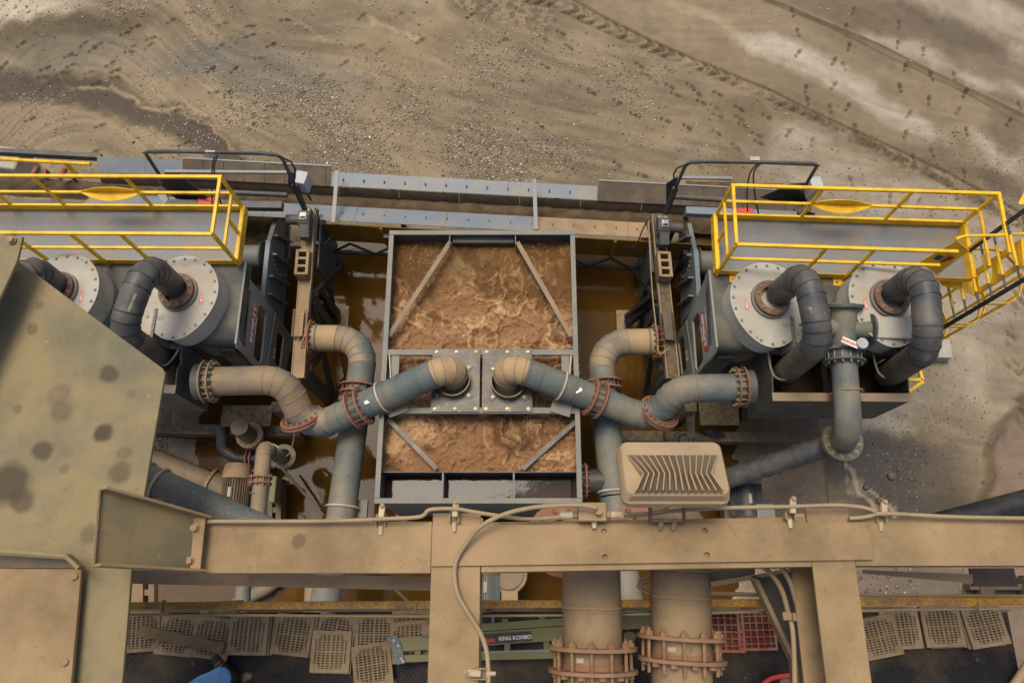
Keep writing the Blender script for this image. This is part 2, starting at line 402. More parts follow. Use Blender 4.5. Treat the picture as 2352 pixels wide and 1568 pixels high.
def attr_mat(name, rough=.9, wet=None, grain=.25, gscale=40., bump=.4, bscale=60., bdist=.01, spec=.3, coat=0):
    m = bpy.data.materials.new(name); m.use_nodes = True; n = m.node_tree.nodes; L = m.node_tree.links; b = n['Principled BSDF']
    a = n.new('ShaderNodeAttribute'); a.attribute_name = 'tint'
    geo = n.new('ShaderNodeNewGeometry')
    t = n.new('ShaderNodeTexNoise'); t.inputs['Scale'].default_value = gscale; t.inputs['Detail'].default_value = 6; t.inputs['Roughness'].default_value = .75
    L.new(geo.outputs['Position'], t.inputs['Vector'])
    mr = n.new('ShaderNodeMapRange'); mr.inputs[1].default_value = .2; mr.inputs[2].default_value = .8
    mr.inputs[3].default_value = 1-grain; mr.inputs[4].default_value = 1+grain; L.new(t.outputs['Fac'], mr.inputs[0])
    cb = n.new('ShaderNodeCombineColor'); [L.new(mr.outputs[0], cb.inputs[i]) for i in range(3)]
    mx = n.new('ShaderNodeMix'); mx.data_type = 'RGBA'; mx.blend_type = 'MULTIPLY'; mx.inputs[0].default_value = 1
    L.new(a.outputs['Color'], mx.inputs[6]); L.new(cb.outputs[0], mx.inputs[7]); L.new(mx.outputs[2], b.inputs['Base Color'])
    b.inputs['Roughness'].default_value = rough; b.inputs['Specular IOR Level'].default_value = spec
    if wet:
        wa = n.new('ShaderNodeAttribute'); wa.attribute_name = 'wet'
        r = n.new('ShaderNodeMapRange'); r.inputs[3].default_value = rough; r.inputs[4].default_value = wet
        L.new(wa.outputs['Fac'], r.inputs[0]); L.new(r.outputs[0], b.inputs['Roughness'])
        s2 = n.new('ShaderNodeMapRange'); s2.inputs[3].default_value = spec; s2.inputs[4].default_value = .6
        L.new(wa.outputs['Fac'], s2.inputs[0]); L.new(s2.outputs[0], b.inputs['Specular IOR Level'])
    bp = n.new('ShaderNodeBump'); bp.inputs['Strength'].default_value = bump; bp.inputs['Distance'].default_value = bdist
    t2 = n.new('ShaderNodeTexNoise'); t2.inputs['Scale'].default_value = bscale; t2.inputs['Detail'].default_value = 5; t2.inputs['Roughness'].default_value = .7
    L.new(geo.outputs['Position'], t2.inputs['Vector']); L.new(t2.outputs['Fac'], bp.inputs['Height']); L.new(bp.outputs[0], b.inputs['Normal'])
    MATS[name] = m; return m

def add_stains_and_tints(m, spots, col, soft=.35):
    n = m.node_tree.nodes; L = m.node_tree.links; b = n['Principled BSDF']; src = b.inputs['Base Color'].links[0].from_socket
    geo = n.new('ShaderNodeNewGeometry'); nz = n.new('ShaderNodeTexNoise'); nz.inputs['Scale'].default_value = 11; nz.inputs['Detail'].default_value = 6; L.new(geo.outputs['Position'], nz.inputs['Vector'])
    wv = n.new('ShaderNodeVectorMath'); wv.operation = 'MULTIPLY_ADD'; L.new(nz.outputs['Color'], wv.inputs[0]); wv.inputs[1].default_value = (.05,)*3; L.new(geo.outputs['Position'], wv.inputs[2])
    for p, r, k in spots:
        d = n.new('ShaderNodeVectorMath'); d.operation = 'DISTANCE'; L.new(wv.outputs[0], d.inputs[0]); d.inputs[1].default_value = (p[0]+.025, p[1]+.025, p[2]+.025)
        mr = n.new('ShaderNodeMapRange'); mr.interpolation_type = 'SMOOTHSTEP'; mr.inputs[1].default_value = r*(1-soft); mr.inputs[2].default_value = r*(1+soft); mr.inputs[3].default_value = k; mr.inputs[4].default_value = 0
        L.new(d.outputs['Value'], mr.inputs[0]); mx = n.new('ShaderNodeMix'); mx.data_type = 'RGBA'; L.new(mr.outputs[0], mx.inputs[0]); L.new(src, mx.inputs[6]); mx.inputs[7].default_value = lin(col); src = mx.outputs[2]
    L.new(src, b.inputs['Base Color'])
# ================================================================== GROUND
def wpts(px, z=0.): return np.array([[at(u, v, z).x, at(u, v, z).y] for u, v in px])
def dist_poly(X, Y, P_):
    best = np.full(X.shape, 1e9); along = np.zeros(X.shape); side = np.zeros(X.shape); s0 = 0.
    for (x0, y0), (x1, y1) in zip(P_[:-1], P_[1:]):
        dx, dy = x1-x0, y1-y0; l = math.hypot(dx, dy); t = np.clip(((X-x0)*dx+(Y-y0)*dy)/(l*l), 0, 1)
        d = np.hypot(X-x0-t*dx, Y-y0-t*dy); m = d < best
        best = np.where(m, d, best); along = np.where(m, s0+t*l, along); side = np.where(m, np.sign((X-x0)*dy-(Y-y0)*dx), side); s0 += l
    return best, along, side
def s2l(c): c = np.asarray(c, np.float64)/255.; return np.where(c <= .04045, c/12.92, ((c+.055)/1.055)**2.4)
xs = np.concatenate([-np.geomspace(16, 400, 14)[::-1], np.arange(-15.4, 15.4, .032), np.geomspace(16, 400, 14)])
ys = np.concatenate([-np.geomspace(4, 400, 14)[::-1], np.arange(-3.2, 5.6, .06), np.arange(5.6, 15.6, .032), np.geomspace(16.4, 500, 14)])
X, Y = np.meshgrid(xs, ys)
wx = X + .5*(fbm(X*.7, Y*.7, 6, gain=.62)-.5)*2; wy = Y + .5*(fbm(X*.7+40, Y*.7+11, 6, gain=.62)-.5)*2
Zg = .05*(fbm(X*.35, Y*.35, 3)-.5) + .02*(fbm(X*1.7, Y*1.7, 4)-.5) + .010*(fbm(X*9, Y*9, 3)-.5)
C = np.zeros(X.shape+(3,)); C[:] = (131, 116, 92)
n1 = fbm(X*.45+3, Y*.45, 5)[..., None]-.5
# flow streaks: noise drawn out along a slow curve
ang = .35 + .9*(fbm(X*.12+9, Y*.12+5, 2)-.5)
sa, ca = np.sin(ang), np.cos(ang); st = fbm((X*ca-Y*sa)*.9, (X*sa+Y*ca)*7., 4)[..., None]-.5
n2 = fbm(X*5, Y*5, 4, gain=.65)[..., None]-.5
C = C*(1 + .30*n1 + .34*st + .14*n2)
wet = np.zeros(X.shape)
def lay(mask, col, w_=0.):
    global C, wet
    C = C*(1-mask[..., None]) + np.array(col, float)*mask[..., None]*(1+.2*n1+.15*st+.18*n2)
    wet = wet*(1-mask) + w_*mask
def blob(u, v, rx, ry, rot, col, k=.7, w_=0., edge=.5):
    p = at(u, v, 0); c, s = math.cos(math.radians(rot)), math.sin(math.radians(rot))
    dx, dy = wx-p.x, wy-p.y; a = (dx*c+dy*s)/rx; b = (-dx*s+dy*c)/ry
    lay(k*(1-sstep(1-edge, 1+edge, np.hypot(a, b))), col, w_)
def line(px, wid, col=None, k=.7, h=0., w_=0., soft=.6, warp=True):
    global Zg
    d, s, sd_ = dist_poly(wx if warp else X, wy if warp else Y, wpts(px)); m = 1-sstep(wid*(1-soft), wid*(1+soft), d)
    if col is not None: lay(m*k, col, w_)
    Zg = Zg + h*m
    return d, s, sd_
T1 = [(1180, -10), (1276, 5), (1351, 40), (1426, 75), (1501, 107), (1601, 150), (1681, 185), (1751, 217), (1851, 260), (1976, 320), (2126, 395), (2276, 475), (2420, 560)]
T2 = [(1290, -12), (1318, 0), (1416, 55), (1526, 107), (1656, 162), (1776, 210), (1876, 260), (2026, 327), (2176, 395), (2276, 450), (2420, 530)]
T3 = [(1740, -14), (1771, 0), (1926, 65), (2026, 107), (2126, 157), (2226, 205), (2352, 265), (2460, 320)]
d1, s1, e1_ = dist_poly(X, Y, wpts(T1)); d3, s3, e3_ = dist_poly(X, Y, wpts(T3)); d2, s2_, e2_ = dist_poly(X, Y, wpts(T2))
rgt = e1_ < 0 if (e1_[np.argmin(np.abs(ys-8)), np.argmin(np.abs(xs-14))] < 0) else e1_ > 0   # far side of the tyre line
rg3 = e3_ < 0 if (e3_[np.argmin(np.abs(ys-9)), np.argmin(np.abs(xs-14.5))] < 0) else e3_ > 0
sgn1 = np.where(rgt, -1, 1)
up1 = ~rgt
# which side is the road (towards top right)?
pr = at(2000, 150, 0); iy, ix = np.argmin(np.abs(ys-pr.y)), np.argmin(np.abs(xs-pr.x)); road = (e1_ == e1_[iy, ix])
pr = at(2250, 100, 0); iy, ix = np.argmin(np.abs(ys-pr.y)), np.argmin(np.abs(xs-pr.x)); beyond = (e3_ == e3_[iy, ix])
near_top = sstep(4.0, 5.5, Y)
lay(road*near_top*sstep(0, .12, d1)*.75, (131, 116, 92)); lay(beyond*near_top*sstep(0, .25, d3)*.7, (110, 96, 78), .1)
blob(40, 5, 1.7, .75, 0, (182, 170, 148), .85); blob(120, 66, 2.6, .34, 8, (84, 73, 54), .75); blob(20, 108, 1.2, .3, 6, (96, 82, 60), .6)
blob(170, 112, 1.9, .55, 0, (114, 108, 92), .5); blob(530, 128, 1.7, .4, -10, (102, 100, 92), .55); blob(430, 150, 1.0, .25, -5, (100, 98, 92), .5)
blob(640, 190, 1.6, .45, -15, (106, 102, 92), .5); blob(780, 180, .9, .3, -25, (108, 104, 94), .4); blob(1570, 330, .5, .2, 30, (104, 102, 96), .5)
blob(350, 300, 1.5, .5, -12, (144, 127, 97), .6); blob(940, 130, 1.6, .9, 0, (143, 125, 95), .4); blob(1620, 260, 1.8, .7, 10, (138, 122, 94), .45)
line([(-40, 215), (60, 200), (130, 195), (210, 220), (320, 252), (400, 272), (470, 318), (520, 360), (560, 405)], .38, (72, 61, 47), .92, -.09, .3)
line([(122, 158), (132, 180), (200, 207), (300, 222), (420, 250), (480, 285), (530, 330)], .05, (158, 140, 110), .7, .03)
line([(0, 190), (60, 180), (150, 184)], .3, (84, 72, 57), .75, -.03, .25)
line([(855, 50), (885, 72), (915, 95), (945, 108)], .07, (170, 150, 118), .7); line([(690, 62), (740, 85), (790, 100)], .05, (160, 140, 110), .5)
line([(1546, 5), (1590, 25), (1656, 47), (1700, 75), (1745, 98)], .16, (168, 152, 124), .5, soft=.95)
for u, v, rx, ry, r in ((1801, 120, .8, .25, -30), (1860, 150, .8, .3, -35), (1926, 165, .7, .28, -30), (1990, 205, .7, .3, -40), (2060, 255, .7, .3, -35), (2110, 290, .6, .35, -40), (1760, 100, .5, .2, -30)):
    blob(u, v, rx, ry, r, (172, 161, 143), .75, edge=.8)
for u, v, rx, ry in ((2030, 95, .5, .2), (2110, 125, .7, .25), (2240, 190, .5, .2), (2345, 122, .3, .25), (2270, 330, .5, .2), (2300, 365, .5, .3), (2352, 210, .4, .2)):
    blob(u, v, rx, ry, -25, (172, 160, 140), .75, edge=.8)
blob(2200, 85, 1.3, .5, -20, (92, 80, 66), .6, .2); blob(2320, 300, .6, .5, -20, (92, 80, 66), .6, .2); blob(2130, 30, 1.0, .3, -20, (96, 84, 68), .6)
line([(2040, -40), (2130, -8), (2230, 30), (2352, 72), (2450, 110)], .42, (172, 160, 140), .7, 0, soft=.9)
blob(2290, 10, 1.0, .35, -20, (176, 166, 148), .7)
for u, v, rx, ry, r in ((1780, 340, .6, .5, 20), (1900, 400, 1.0, .4, 10), (2090, 470, 1.4, .5, -10), (2000, 510, 1., .3, 0), (2320, 560, .6, .8, 0), (2250, 640, 1., 1., 0), (1850, 330, .8, .4, 20)):
    blob(u, v, rx, ry, r, (160, 149, 130), .75, edge=.8)
blob(1720, 290, .5, .9, 30, (116, 100, 76), .6, edge=.2); blob(1690, 390, .4, .5, 20, (112, 94, 70), .5)
blob(2150, 380, .8, .3, -30, (96, 84, 68), .5); blob(2300, 430, .6, .3, -30, (86, 74, 60), .5)
# lower right yard
blob(2150, 820, 2.0, 1.5, 0, (150, 138, 117), .75, edge=.7); blob(2012, 987, .55, .5, 20, (178, 168, 150), .85, .1); blob(2060, 930, .6, .4, 30, (172, 160, 140), .5)
blob(2200, 760, .5, 1.2, 0, (164, 150, 128), .5); blob(2240, 870, .25, .8, 0, (170, 158, 136), .5)
blob(2075, 1065, 1.0, .6, -15, (48, 40, 31), .95, .75); blob(1975, 1080, .8, .6, 0, (58, 49, 40), .9, .75); blob(2110, 1140, .9, .5, 0, (60, 51, 41), .8, .65)
blob(2020, 1180, .7, .5, 0, (56, 47, 38), .85, .75); blob(2170, 1090, .7, .5, 0, (120, 106, 84), .5, .1)
d, s, sd_ = dist_poly(wx, wy, wpts([(2380, 890), (2332, 930), (2290, 985), (2262, 1030), (2250, 1080), (2238, 1160)]))
pr = at(2330, 1040, 0); iy, ix = np.argmin(np.abs(ys-pr.y)), np.argmin(np.abs(xs-pr.x)); pud = (sd_ == sd_[iy, ix])*(Y < 3.6)*(X > 5)
lay(pud*sstep(.02, .18, d)*.95, (118, 97, 76), 1.0); Zg = np.where(pud, Zg*(1-.85*sstep(0, .3, d)), Zg) - .03*pud*sstep(.0, .25, d)
line([(2380, 890), (2332, 930), (2290, 985), (2262, 1030), (2250, 1080), (2238, 1160)], .09, (90, 76, 58), .7, .05)
line([(1934, 1041), (1950, 1076), (1954, 1107), (1977, 1142), (2003, 1185)], .085, (150, 131, 102), .9, -.05, 1.0, .4); line([(1981, 1107), (2004, 1134), (2030, 1170), (2050, 1200)], .05, (158, 140, 112), .9, -.04, 1.0, .4)
line([(1960, 1100), (1930, 1120)], .12, (150, 131, 104), .8, -.03, 1.0)
# front strip under the tower
blob(450, 1350, 2.2, 1.0, 0, (92, 74, 56), .9, .15, .2); blob(2050, 1345, 1.6, .6, 0, (104, 90, 74), .85, .5, .2); blob(390, 1000, .6, .8, 0, (88, 76, 62), .8, .2)
# tyre lines and the ridge step
ch = np.abs(d1-.0)*0
vcv = np.sin((s1*1.0 + np.where(e1_ > 0, 1, -1)*0 + d1*1.1)*2*math.pi/.30)
brk = sstep(.36, .58, fbm(X*2.2+5, Y*2.2, 4)); vcv = vcv+.9*(fbm(X*11, Y*11, 3)-.5)
tread = (d1 < .19)*(vcv > -.15)*(s1 < 8.6)
wid1 = .20-.10*sstep(2., 8.5, s1); fade = (1-sstep(wid1*.7, wid1*1.25, d1))*(.35+.65*brk)
Zg += fade*np.where(s1 < 8.6, np.where(tread, .04, -.055), .05*(fbm(X*9, Y*9, 3)-.35)*2)
lay(fade*.75*np.where(tread, .3, 1)*(fbm(X*3, Y*3, 3) > .42), (92, 78, 58)); lay((1-sstep(.03, .34, np.abs(d1-.32)))*.35*road, (120, 104, 80))
rough = sstep(.5, .6, fbm(X*14, Y*14, 3))*(1-sstep(.05, .28, d1))*(s1 > 8.); Zg += .035*rough; lay(rough*.5, (86, 74, 56))
Zg += -.03*(1-sstep(.012, .05, d2)); lay((1-sstep(.01, .06, d2+.03*(fbm(X*20, Y*20, 2)-.5)))*.75, (84, 72, 52))
Zg += .05*(1-sstep(.02, .20, d3))*(1-.5*beyond) - .05*beyond*sstep(0, .1, d3); lay((1-sstep(.03, .13, d3))*.7, (82, 70, 52))  # shadow of the ridge step painted in as a dark line
d5, s5, _e = dist_poly(X, Y, wpts([(1731, -8), (1900, 62), (2076, 146), (2220, 214), (2352, 286)])); lay((1-sstep(.008, .035, d5))*.6, (90, 76, 56)); Zg -= .015*(1-sstep(.01, .04, d5))
T4 = [(2385, 560), (2352, 690), (2338, 760), (2336, 830), (2350, 900), (2370, 960)]
d4, s4, _e = dist_poly(X, Y, wpts(T4)); v4 = np.sin((s4+d4*.9)*2*math.pi/.24); f4 = (1-sstep(.2, .34, d4))*(.1+.9*sstep(.4, .6, fbm(X*2.5+9, Y*2.5, 4))); v4 = v4+1.1*(fbm(X*10, Y*10, 3)-.5)
Zg += f4*np.where(v4 > 0, .03, -.035); lay(f4*.5*(v4 < 0), (88, 76, 60))
T5 = [(1060, -5), (1120, 12), (1180, 30), (1250, 48)]
d6, s6, _e = dist_poly(X, Y, wpts(T5)); f6 = 1-sstep(.25, .5, d6); hh = fbm(X*7, Y*7, 2); Zg += f6*.07*(hh-.5); lay(f6*.6*(hh < .47), (96, 82, 60))
# boot prints
FP = [(15,300),(95,205),(190,352),(205,315),(315,258),(325,303),(385,205),(450,207),(425,228),(575,155),(622,125),(600,215),(592,240),(690,178),(505,295),(530,325),(525,355),(405,335),(430,375),(785,100),(1025,112),(1150,122),(1150,165),(1010,215),(1245,210),(965,322),(1075,322),(980,425),(1045,428),(940,550),(1470,360),(1580,290),(1650,215),(1745,240),(1840,405),(455,578),(430,700),(135,548),(845,658),(1310,95),(870,62),(680,215),(1190,270),(1250,490),(1380,440),(1160,580),(2160,75),(1930,190),(1835,72),(2310,190),(1660,80)]
FPR = [(145,175),(225,152),(150,305),(588,300),(615,343),(655,370),(725,395),(750,433),(720,322),(820,395),(850,425),(945,432),(870,470),(930,492),(945,532),(1045,500),(1045,545),(1060,575),(1170,538),(485,465),(565,528),(705,552),(805,585),(940,612),(1030,675),(1135,655),(1125,620),(1272,612),(1380,655),(860,762),(600,803),(485,755),(1350,410),(1360,465),(1465,500),(1545,490),(1480,395),(1480,282),(1528,305),(1550,215),(1315,150),(1290,60),(1575,45),(1540,120),(1785,105),(1778,198),(1897,230),(1808,310),(1785,405),(1928,350),(1918,462),(2080,430),(2050,510),(2285,560),(2090,605),(1825,525),(1580,588),(1808,618),(1845,730),(1932,703),(2078,800),(1315,245),(130,575),(365,420),(260,215),(1870,935),(1740,910),(1810,930),(2045,900),(1930,975),(2340,480),(2040,345),(1560,830)]
prints = [(u*.5, v*.5, random.choice((35, 50, 60, 15))) for u, v in FP] + [(1176+u*.5, v*.5, (-28 if u < 1250 else random.choice((85, 95, 100, 70)))+random.uniform(-12, 12)) for u, v in FPR]
for u, v, a in prints:
    p = at(u, v, 0); i0, i1 = np.searchsorted(xs, (p.x-.35, p.x+.35)); j0, j1 = np.searchsorted(ys, (p.y-.35, p.y+.35))
    if i1-i0 < 3 or j1-j0 < 3: continue
    c, s = math.cos(math.radians(a)), math.sin(math.radians(a)); dx, dy = X[j0:j1, i0:i1]-p.x, Y[j0:j1, i0:i1]-p.y
    L_, B_ = dx*c+dy*s, -dx*s+dy*c; B_ = B_+.02*np.sin(L_*9)
    k = np.minimum(np.hypot((L_-.07)/.092, B_/.054), np.hypot((L_+.095)/.05, B_/.045))
    k = k + .12*(fbm(dx*30+u, dy*30+v, 2)-.5)*2
    m = 1-sstep(.75, 1.1, k); lug = .5+.5*np.sin(L_*150)
    Zg[j0:j1, i0:i1] += -.04*m*(.75+.25*lug) + .014*(sstep(.85, 1.1, k)-sstep(1.1, 1.6, k))
    dk = random.uniform(.66, .88); C[j0:j1, i0:i1] *= (1-(1-dk)*m)[..., None]
# the ground lies lower than the slab where it passes beneath it
PADX0, PADX1 = at(388, 1010, .1).x, at(1897, 1090, .1).x; PADY1, PADY0 = at(1100, 553, .1).y, at(1100, 1420, .1).y
NX0, NX1, NY = at(632, 1350, .1).x, at(1790, 1350, .1).x, at(1000, 1275, .1).y
inside = (X > PADX0-.02)*(X < PADX1+.02)*(Y < PADY1+.02)*((Y > NY)|((X > NX0)*(X < NX1)))*(Y > PADY0-.02)
Zg = np.where(inside, np.minimum(Zg, -.02), np.minimum(Zg, .075))
lowfade = 1-sstep(15, 25, np.hypot(X, Y-5)); Zg *= lowfade
attr_mat('sand', .92, .22, .22, 55., .55, 90., .012)
g = struct(link('ground', grid_mesh('ground', xs, ys, Zg, s2l(np.clip(C, 10, 250)), {'wet': wet}), 'sand'))

# concrete slab with shallow brown water standing on it
px_ = np.arange(PADX0, PADX1, .05); py_ = np.arange(PADY0, PADY1, .05); PX, PY = np.meshgrid(px_, py_)
lx, rx_ = at(470, 1050, .1).x, at(1690, 1050, .1).x
edge_n = fbm(PX*1.3, PY*1.3, 5)-.5
ph = .080 + .036*(1-sstep(-.3, .5, PX-lx+edge_n*1.4)) + .040*sstep(-.6, .4, PX-rx_+edge_n*1.6) + .02*(fbm(PX*3, PY*3, 4)-.5)*sstep(0, .6, np.maximum(lx+.3-PX, PX-rx_+.6))
pc = np.zeros(PX.shape+(3,)); pc[:] = (106, 86, 60); pc *= (1+.5*edge_n[..., None]) * (1+.3*(fbm(PX*6, PY*6, 4)[..., None]-.5))
attr_mat('wet_concrete', .22, None, .2, 40., .6, 26., .02, .5)
Zp = np.where((PY < NY)&((PX < NX0)|(PX > NX1)), -.32, ph)
pad_me = grid_mesh('concrete_slab', px_, py_, Zp, s2l(np.clip(pc, 5, 250)))
bm = bmesh.new(); bm.from_mesh(pad_me)
be = [e for e in bm.edges if e.is_boundary]; r = bmesh.ops.extrude_edge_only(bm, edges=be)
for v_ in [q for q in r['geom'] if isinstance(q, bmesh.types.BMVert)]: v_.co.z = -.3
bm.to_mesh(pad_me); bm.free()
struct(link('concrete_slab', pad_me, 'wet_concrete'))
wm_ = bpy.data.materials.new('brown_water'); wm_.use_nodes = True; n_ = wm_.node_tree.nodes; L_ = wm_.node_tree.links; b_ = n_['Principled BSDF']
b_.inputs['Roughness'].default_value = .05; b_.inputs['IOR'].default_value = 1.18
t_ = n_.new('ShaderNodeTexNoise'); t_.inputs['Scale'].default_value = .55; t_.inputs['Detail'].default_value = 3; ge_ = n_.new('ShaderNodeNewGeometry'); L_.new(ge_.outputs['Position'], t_.inputs['Vector'])
cr_ = n_.new('ShaderNodeValToRGB'); cr_.color_ramp.elements[0].position = .35; cr_.color_ramp.elements[1].position = .7
cr_.color_ramp.elements[0].color = lin((64, 42, 15)); cr_.color_ramp.elements[1].color = lin((94, 64, 22)); L_.new(t_.outputs['Fac'], cr_.inputs[0]); L_.new(cr_.outputs[0], b_.inputs['Base Color'])
t2_ = n_.new('ShaderNodeTexNoise'); t2_.inputs['Scale'].default_value = 5.; t2_.inputs['Detail'].default_value = 4; L_.new(ge_.outputs['Position'], t2_.inputs['Vector'])
bp_ = n_.new('ShaderNodeBump'); bp_.inputs['Strength'].default_value = .12; bp_.inputs['Distance'].default_value = .02; L_.new(t2_.outputs['Fac'], bp_.inputs['Height']); L_.new(bp_.outputs[0], b_.inputs['Normal'])
MATS['brown_water'] = wm_
cw_ = wm_.copy(); cw_.name = 'trough_water'; cw_.node_tree.nodes['Principled BSDF'].inputs['IOR'].default_value = 1.3; MATS['trough_water'] = cw_
for e_ in [q for q in cw_.node_tree.nodes if q.type == 'VALTORGB'][0].color_ramp.elements: e_.color = lin((60, 46, 36))
mw = MB().add([(PADX0+.03, PADY0+.03, .108), (PADX1-.03, PADY0+.03, .108), (PADX1-.03, PADY1-.03, .108), (PADX0+.03, PADY1-.03, .108)], [(0, 1, 2, 3)])
mw = MB()
for x0, x1, y0, y1 in ((PADX0+.03, PADX1-.03, NY+.02, PADY1-.03), (NX0+.03, NX1-.03, PADY0+.03, NY+.02)): mw.add([(x0, y0, .108), (x1, y0, .108), (x1, y1, .108), (x0, y1, .108)], [(0, 1, 2, 3)])
struct(obj('shallow_water', mw, 'brown_water', sm=False))

# gravel: thousands of small stones lying on the sand
def stones(name, N, density, smin, smax, bounds, pal, label):
    x = rng.uniform(bounds[0], bounds[1], N*8); y = rng.uniform(bounds[2], bounds[3], N*8)
    keep = rng.random(N*8) < density(x, y); x, y = x[keep][:N], y[keep][:N]; n = len(x)
    ix = np.clip(np.searchsorted(xs, x), 0, len(xs)-1); iy = np.clip(np.searchsorted(ys, y), 0, len(ys)-1); z = Zg[iy, ix]
    sz = smin + (smax-smin)*rng.random(n)**2.6
    base = np.array([(1,0,0),(.3,.9,0),(-.8,.6,0),(-.8,-.6,0),(.3,-.95,0),(.15,.1,.75),(-.1,-.05,-.5)], float)
    fc = np.array([(0,1,5),(1,2,5),(2,3,5),(3,4,5),(4,0,5),(1,0,6),(2,1,6),(3,2,6),(4,3,6),(0,4,6)])
    v = np.repeat(base[None], n, 0)*(1+.35*(rng.random((n, 7, 3))-.5)); a = rng.uniform(0, 6.28, n); c, s = np.cos(a)[:, None], np.sin(a)[:, None]
    el = rng.uniform(.65, 1, n)[:, None]; vx = v[..., 0]; vy = v[..., 1]*el
    co = np.stack([vx*c-vy*s, vx*s+vy*c, v[..., 2]*rng.uniform(.4, .75, n)[:, None]], -1)*sz[:, None, None]
    co += np.stack([x, y, z+sz*.18], -1)[:, None, :]
    me = bpy.data.meshes.new(name); me.vertices.add(n*7); me.vertices.foreach_set('co', co.reshape(-1).astype(np.float32))
    f = (fc[None]+np.arange(n)[:, None, None]*7).reshape(-1).astype(np.int32); nf = n*10
    me.loops.add(nf*3); me.loops.foreach_set('vertex_index', f); me.polygons.add(nf)
    me.polygons.foreach_set('loop_start', np.arange(0, nf*3, 3, dtype=np.int32)); me.polygons.foreach_set('loop_total', np.full(nf, 3, np.int32)); me.update(calc_edges=True)
    cc = np.array(pal)[rng.integers(0, len(pal), n)]*(rng.uniform(.8, 1.12, n)[:, None]); cc = s2l(np.clip(cc, 10, 240))
    c4 = np.ones((n, 7, 4), np.float32); c4[..., :3] = cc[:, None]; at_ = me.color_attributes.new('tint', 'FLOAT_COLOR', 'POINT'); at_.data.foreach_set('color', c4.reshape(-1))
    o = stuff(link(name, me, 'stone')); tag(o, label, 'gravel'); return o
attr_mat('stone', .8, None, .12, 80., .2, 90., .004)
PAL = [(190,174,148),(168,150,122),(212,200,180),(132,122,106),(150,130,102),(184,152,124),(124,122,120),(198,180,150),(108,98,84)]
def wbox(u, v): p = at(u, v, 0); return p.x, p.y
def dens(blobs, base):
    B = [(*wbox(u, v), rx, ry, k) for u, v, rx, ry, k in blobs]
    def f(x, y):
        d = np.full(x.shape, base)
        for bx, by, rx, ry, k in B: d = np.maximum(d, k*np.exp(-((x-bx)/rx)**2-((y-by)/ry)**2))
        nn = fbm(x*.9, y*.9, 4); d = d*(.15+.85*sstep(.32, .62, nn))*1.2
        jx = np.clip(np.searchsorted(xs, x), 0, len(xs)-1); jy = np.clip(np.searchsorted(ys, y), 0, len(ys)-1)
        return d*(1-.93*road[jy, jx]*(d3[jy, jx] < 40)*near_top[jy, jx])
    return f
stones('gravel', 56000, dens([(720,260,2.6,1.2,.6),(830,300,2.0,1.2,.75),(950,340,2.0,.9,.9),(700,370,1.6,.6,.6),(1100,330,1.6,1.2,.8),(1130,220,1.4,1.6,.65),(1150,120,1.2,1.2,.45),(1300,360,1.2,.5,.5),(560,170,2.2,.7,.3),(350,20,2.2,.4,.35),(90,225,1.0,.25,.45),(450,320,1.0,.5,.25),(620,300,2.4,1.0,.5),(1000,180,2.2,1.0,.35),(1400,250,1.5,1.2,.35)], .07), 0.007, .030, (-15, 13, 5.3, 15.4), PAL, 'loose pale gravel strewn over the sand beyond the conveyor')
stones('coarse_gravel', 1500, dens([(1000,350,2.4,.8,.9),(820,290,1.8,.9,.8),(1150,390,1.6,.4,.9),(700,330,1.6,.8,.6),(250,30,2.5,.4,.3)], .02), 0.026, .052, (-15, 13, 5.3, 15.4), PAL, 'larger rounded pebbles among the gravel beyond the conveyor')
PAL2 = [(140,120,94),(112,96,76),(160,142,114),(100,86,68),(180,162,134)]
def d_any(blobs):
    B = [(*wbox(u, v), rx, ry, k) for u, v, rx, ry, k in blobs]
    def f(x, y):
        d = np.zeros(x.shape)
        for bx, by, rx, ry, k in B: d = np.maximum(d, k*np.exp(-((x-bx)/rx)**2-((y-by)/ry)**2))
        return d*((x < PADX0-.05)|(x > PADX1+.05)|(y < PADY0))
    return f
stones('yard_gravel', 9000, d_any([(2080,1060,1.0,.7,.8),(2160,980,1.2,1.0,.4),(2050,1150,1.0,.5,.5),(2150,800,1.6,1.4,.2),(2250,380,1.2,.5,.7),(2300,460,.8,.4,.7),(2180,300,.8,.4,.6)]), .005, .024, (5, 15, -1, 10.5), PAL2, 'fine wet gravel on the muddy yard right of the slab')
stones('dirt_gravel', 5000, d_any([(450,1345,1.6,.5,.8),(360,1010,.5,.6,1.0),(2000,1345,1.5,.4,.5)]), .010, .045, (-9, 8, -2.2, 3.4), PAL2, 'small stones in the dark dirt at the front edge')
# ================================================================== SLURRY TANK
ZR = 2.9
tx0 = (at(897, 532, ZR).x+at(857, 1156, ZR).x)/2; tx1 = (at(1319, 532, ZR).x+at(1338, 1152, ZR).x)/2
ty1 = at(1100, 530, ZR).y; ty0 = at(1100, 1155, ZR).y
tcx = (tx0+tx1)/2
tank = thing('slurry_tank', 'open rectangular steel slurry tank full of churning brown slurry between the two machines', 'tank', loc=(tcx, (ty0+ty1)/2, .1))
t = .012
yw = at(1100, 1083, ZR-.1).y            # weir
obj('side_wall', MB().box((tx0+.045, (ty0+ty1)/2, 1.5), (t, ty1-ty0-.05, 2.72)), 'tank_rim', tank)
obj('side_wall', MB().box((tx1-.045, (ty0+ty1)/2, 1.5), (t, ty1-ty0-.05, 2.72)), 'tank_rim', tank)
obj('back_wall', MB().box((tcx, ty1-.045, 1.5), (tx1-tx0-.1, t, 2.72)), 'steel_dark', tank)
obj('front_wall', MB().box((tcx, ty0+.035, 1.5), (tx1-tx0-.1, t, 2.72)), 'tank_rim', tank)
wr = MB(); n = 16
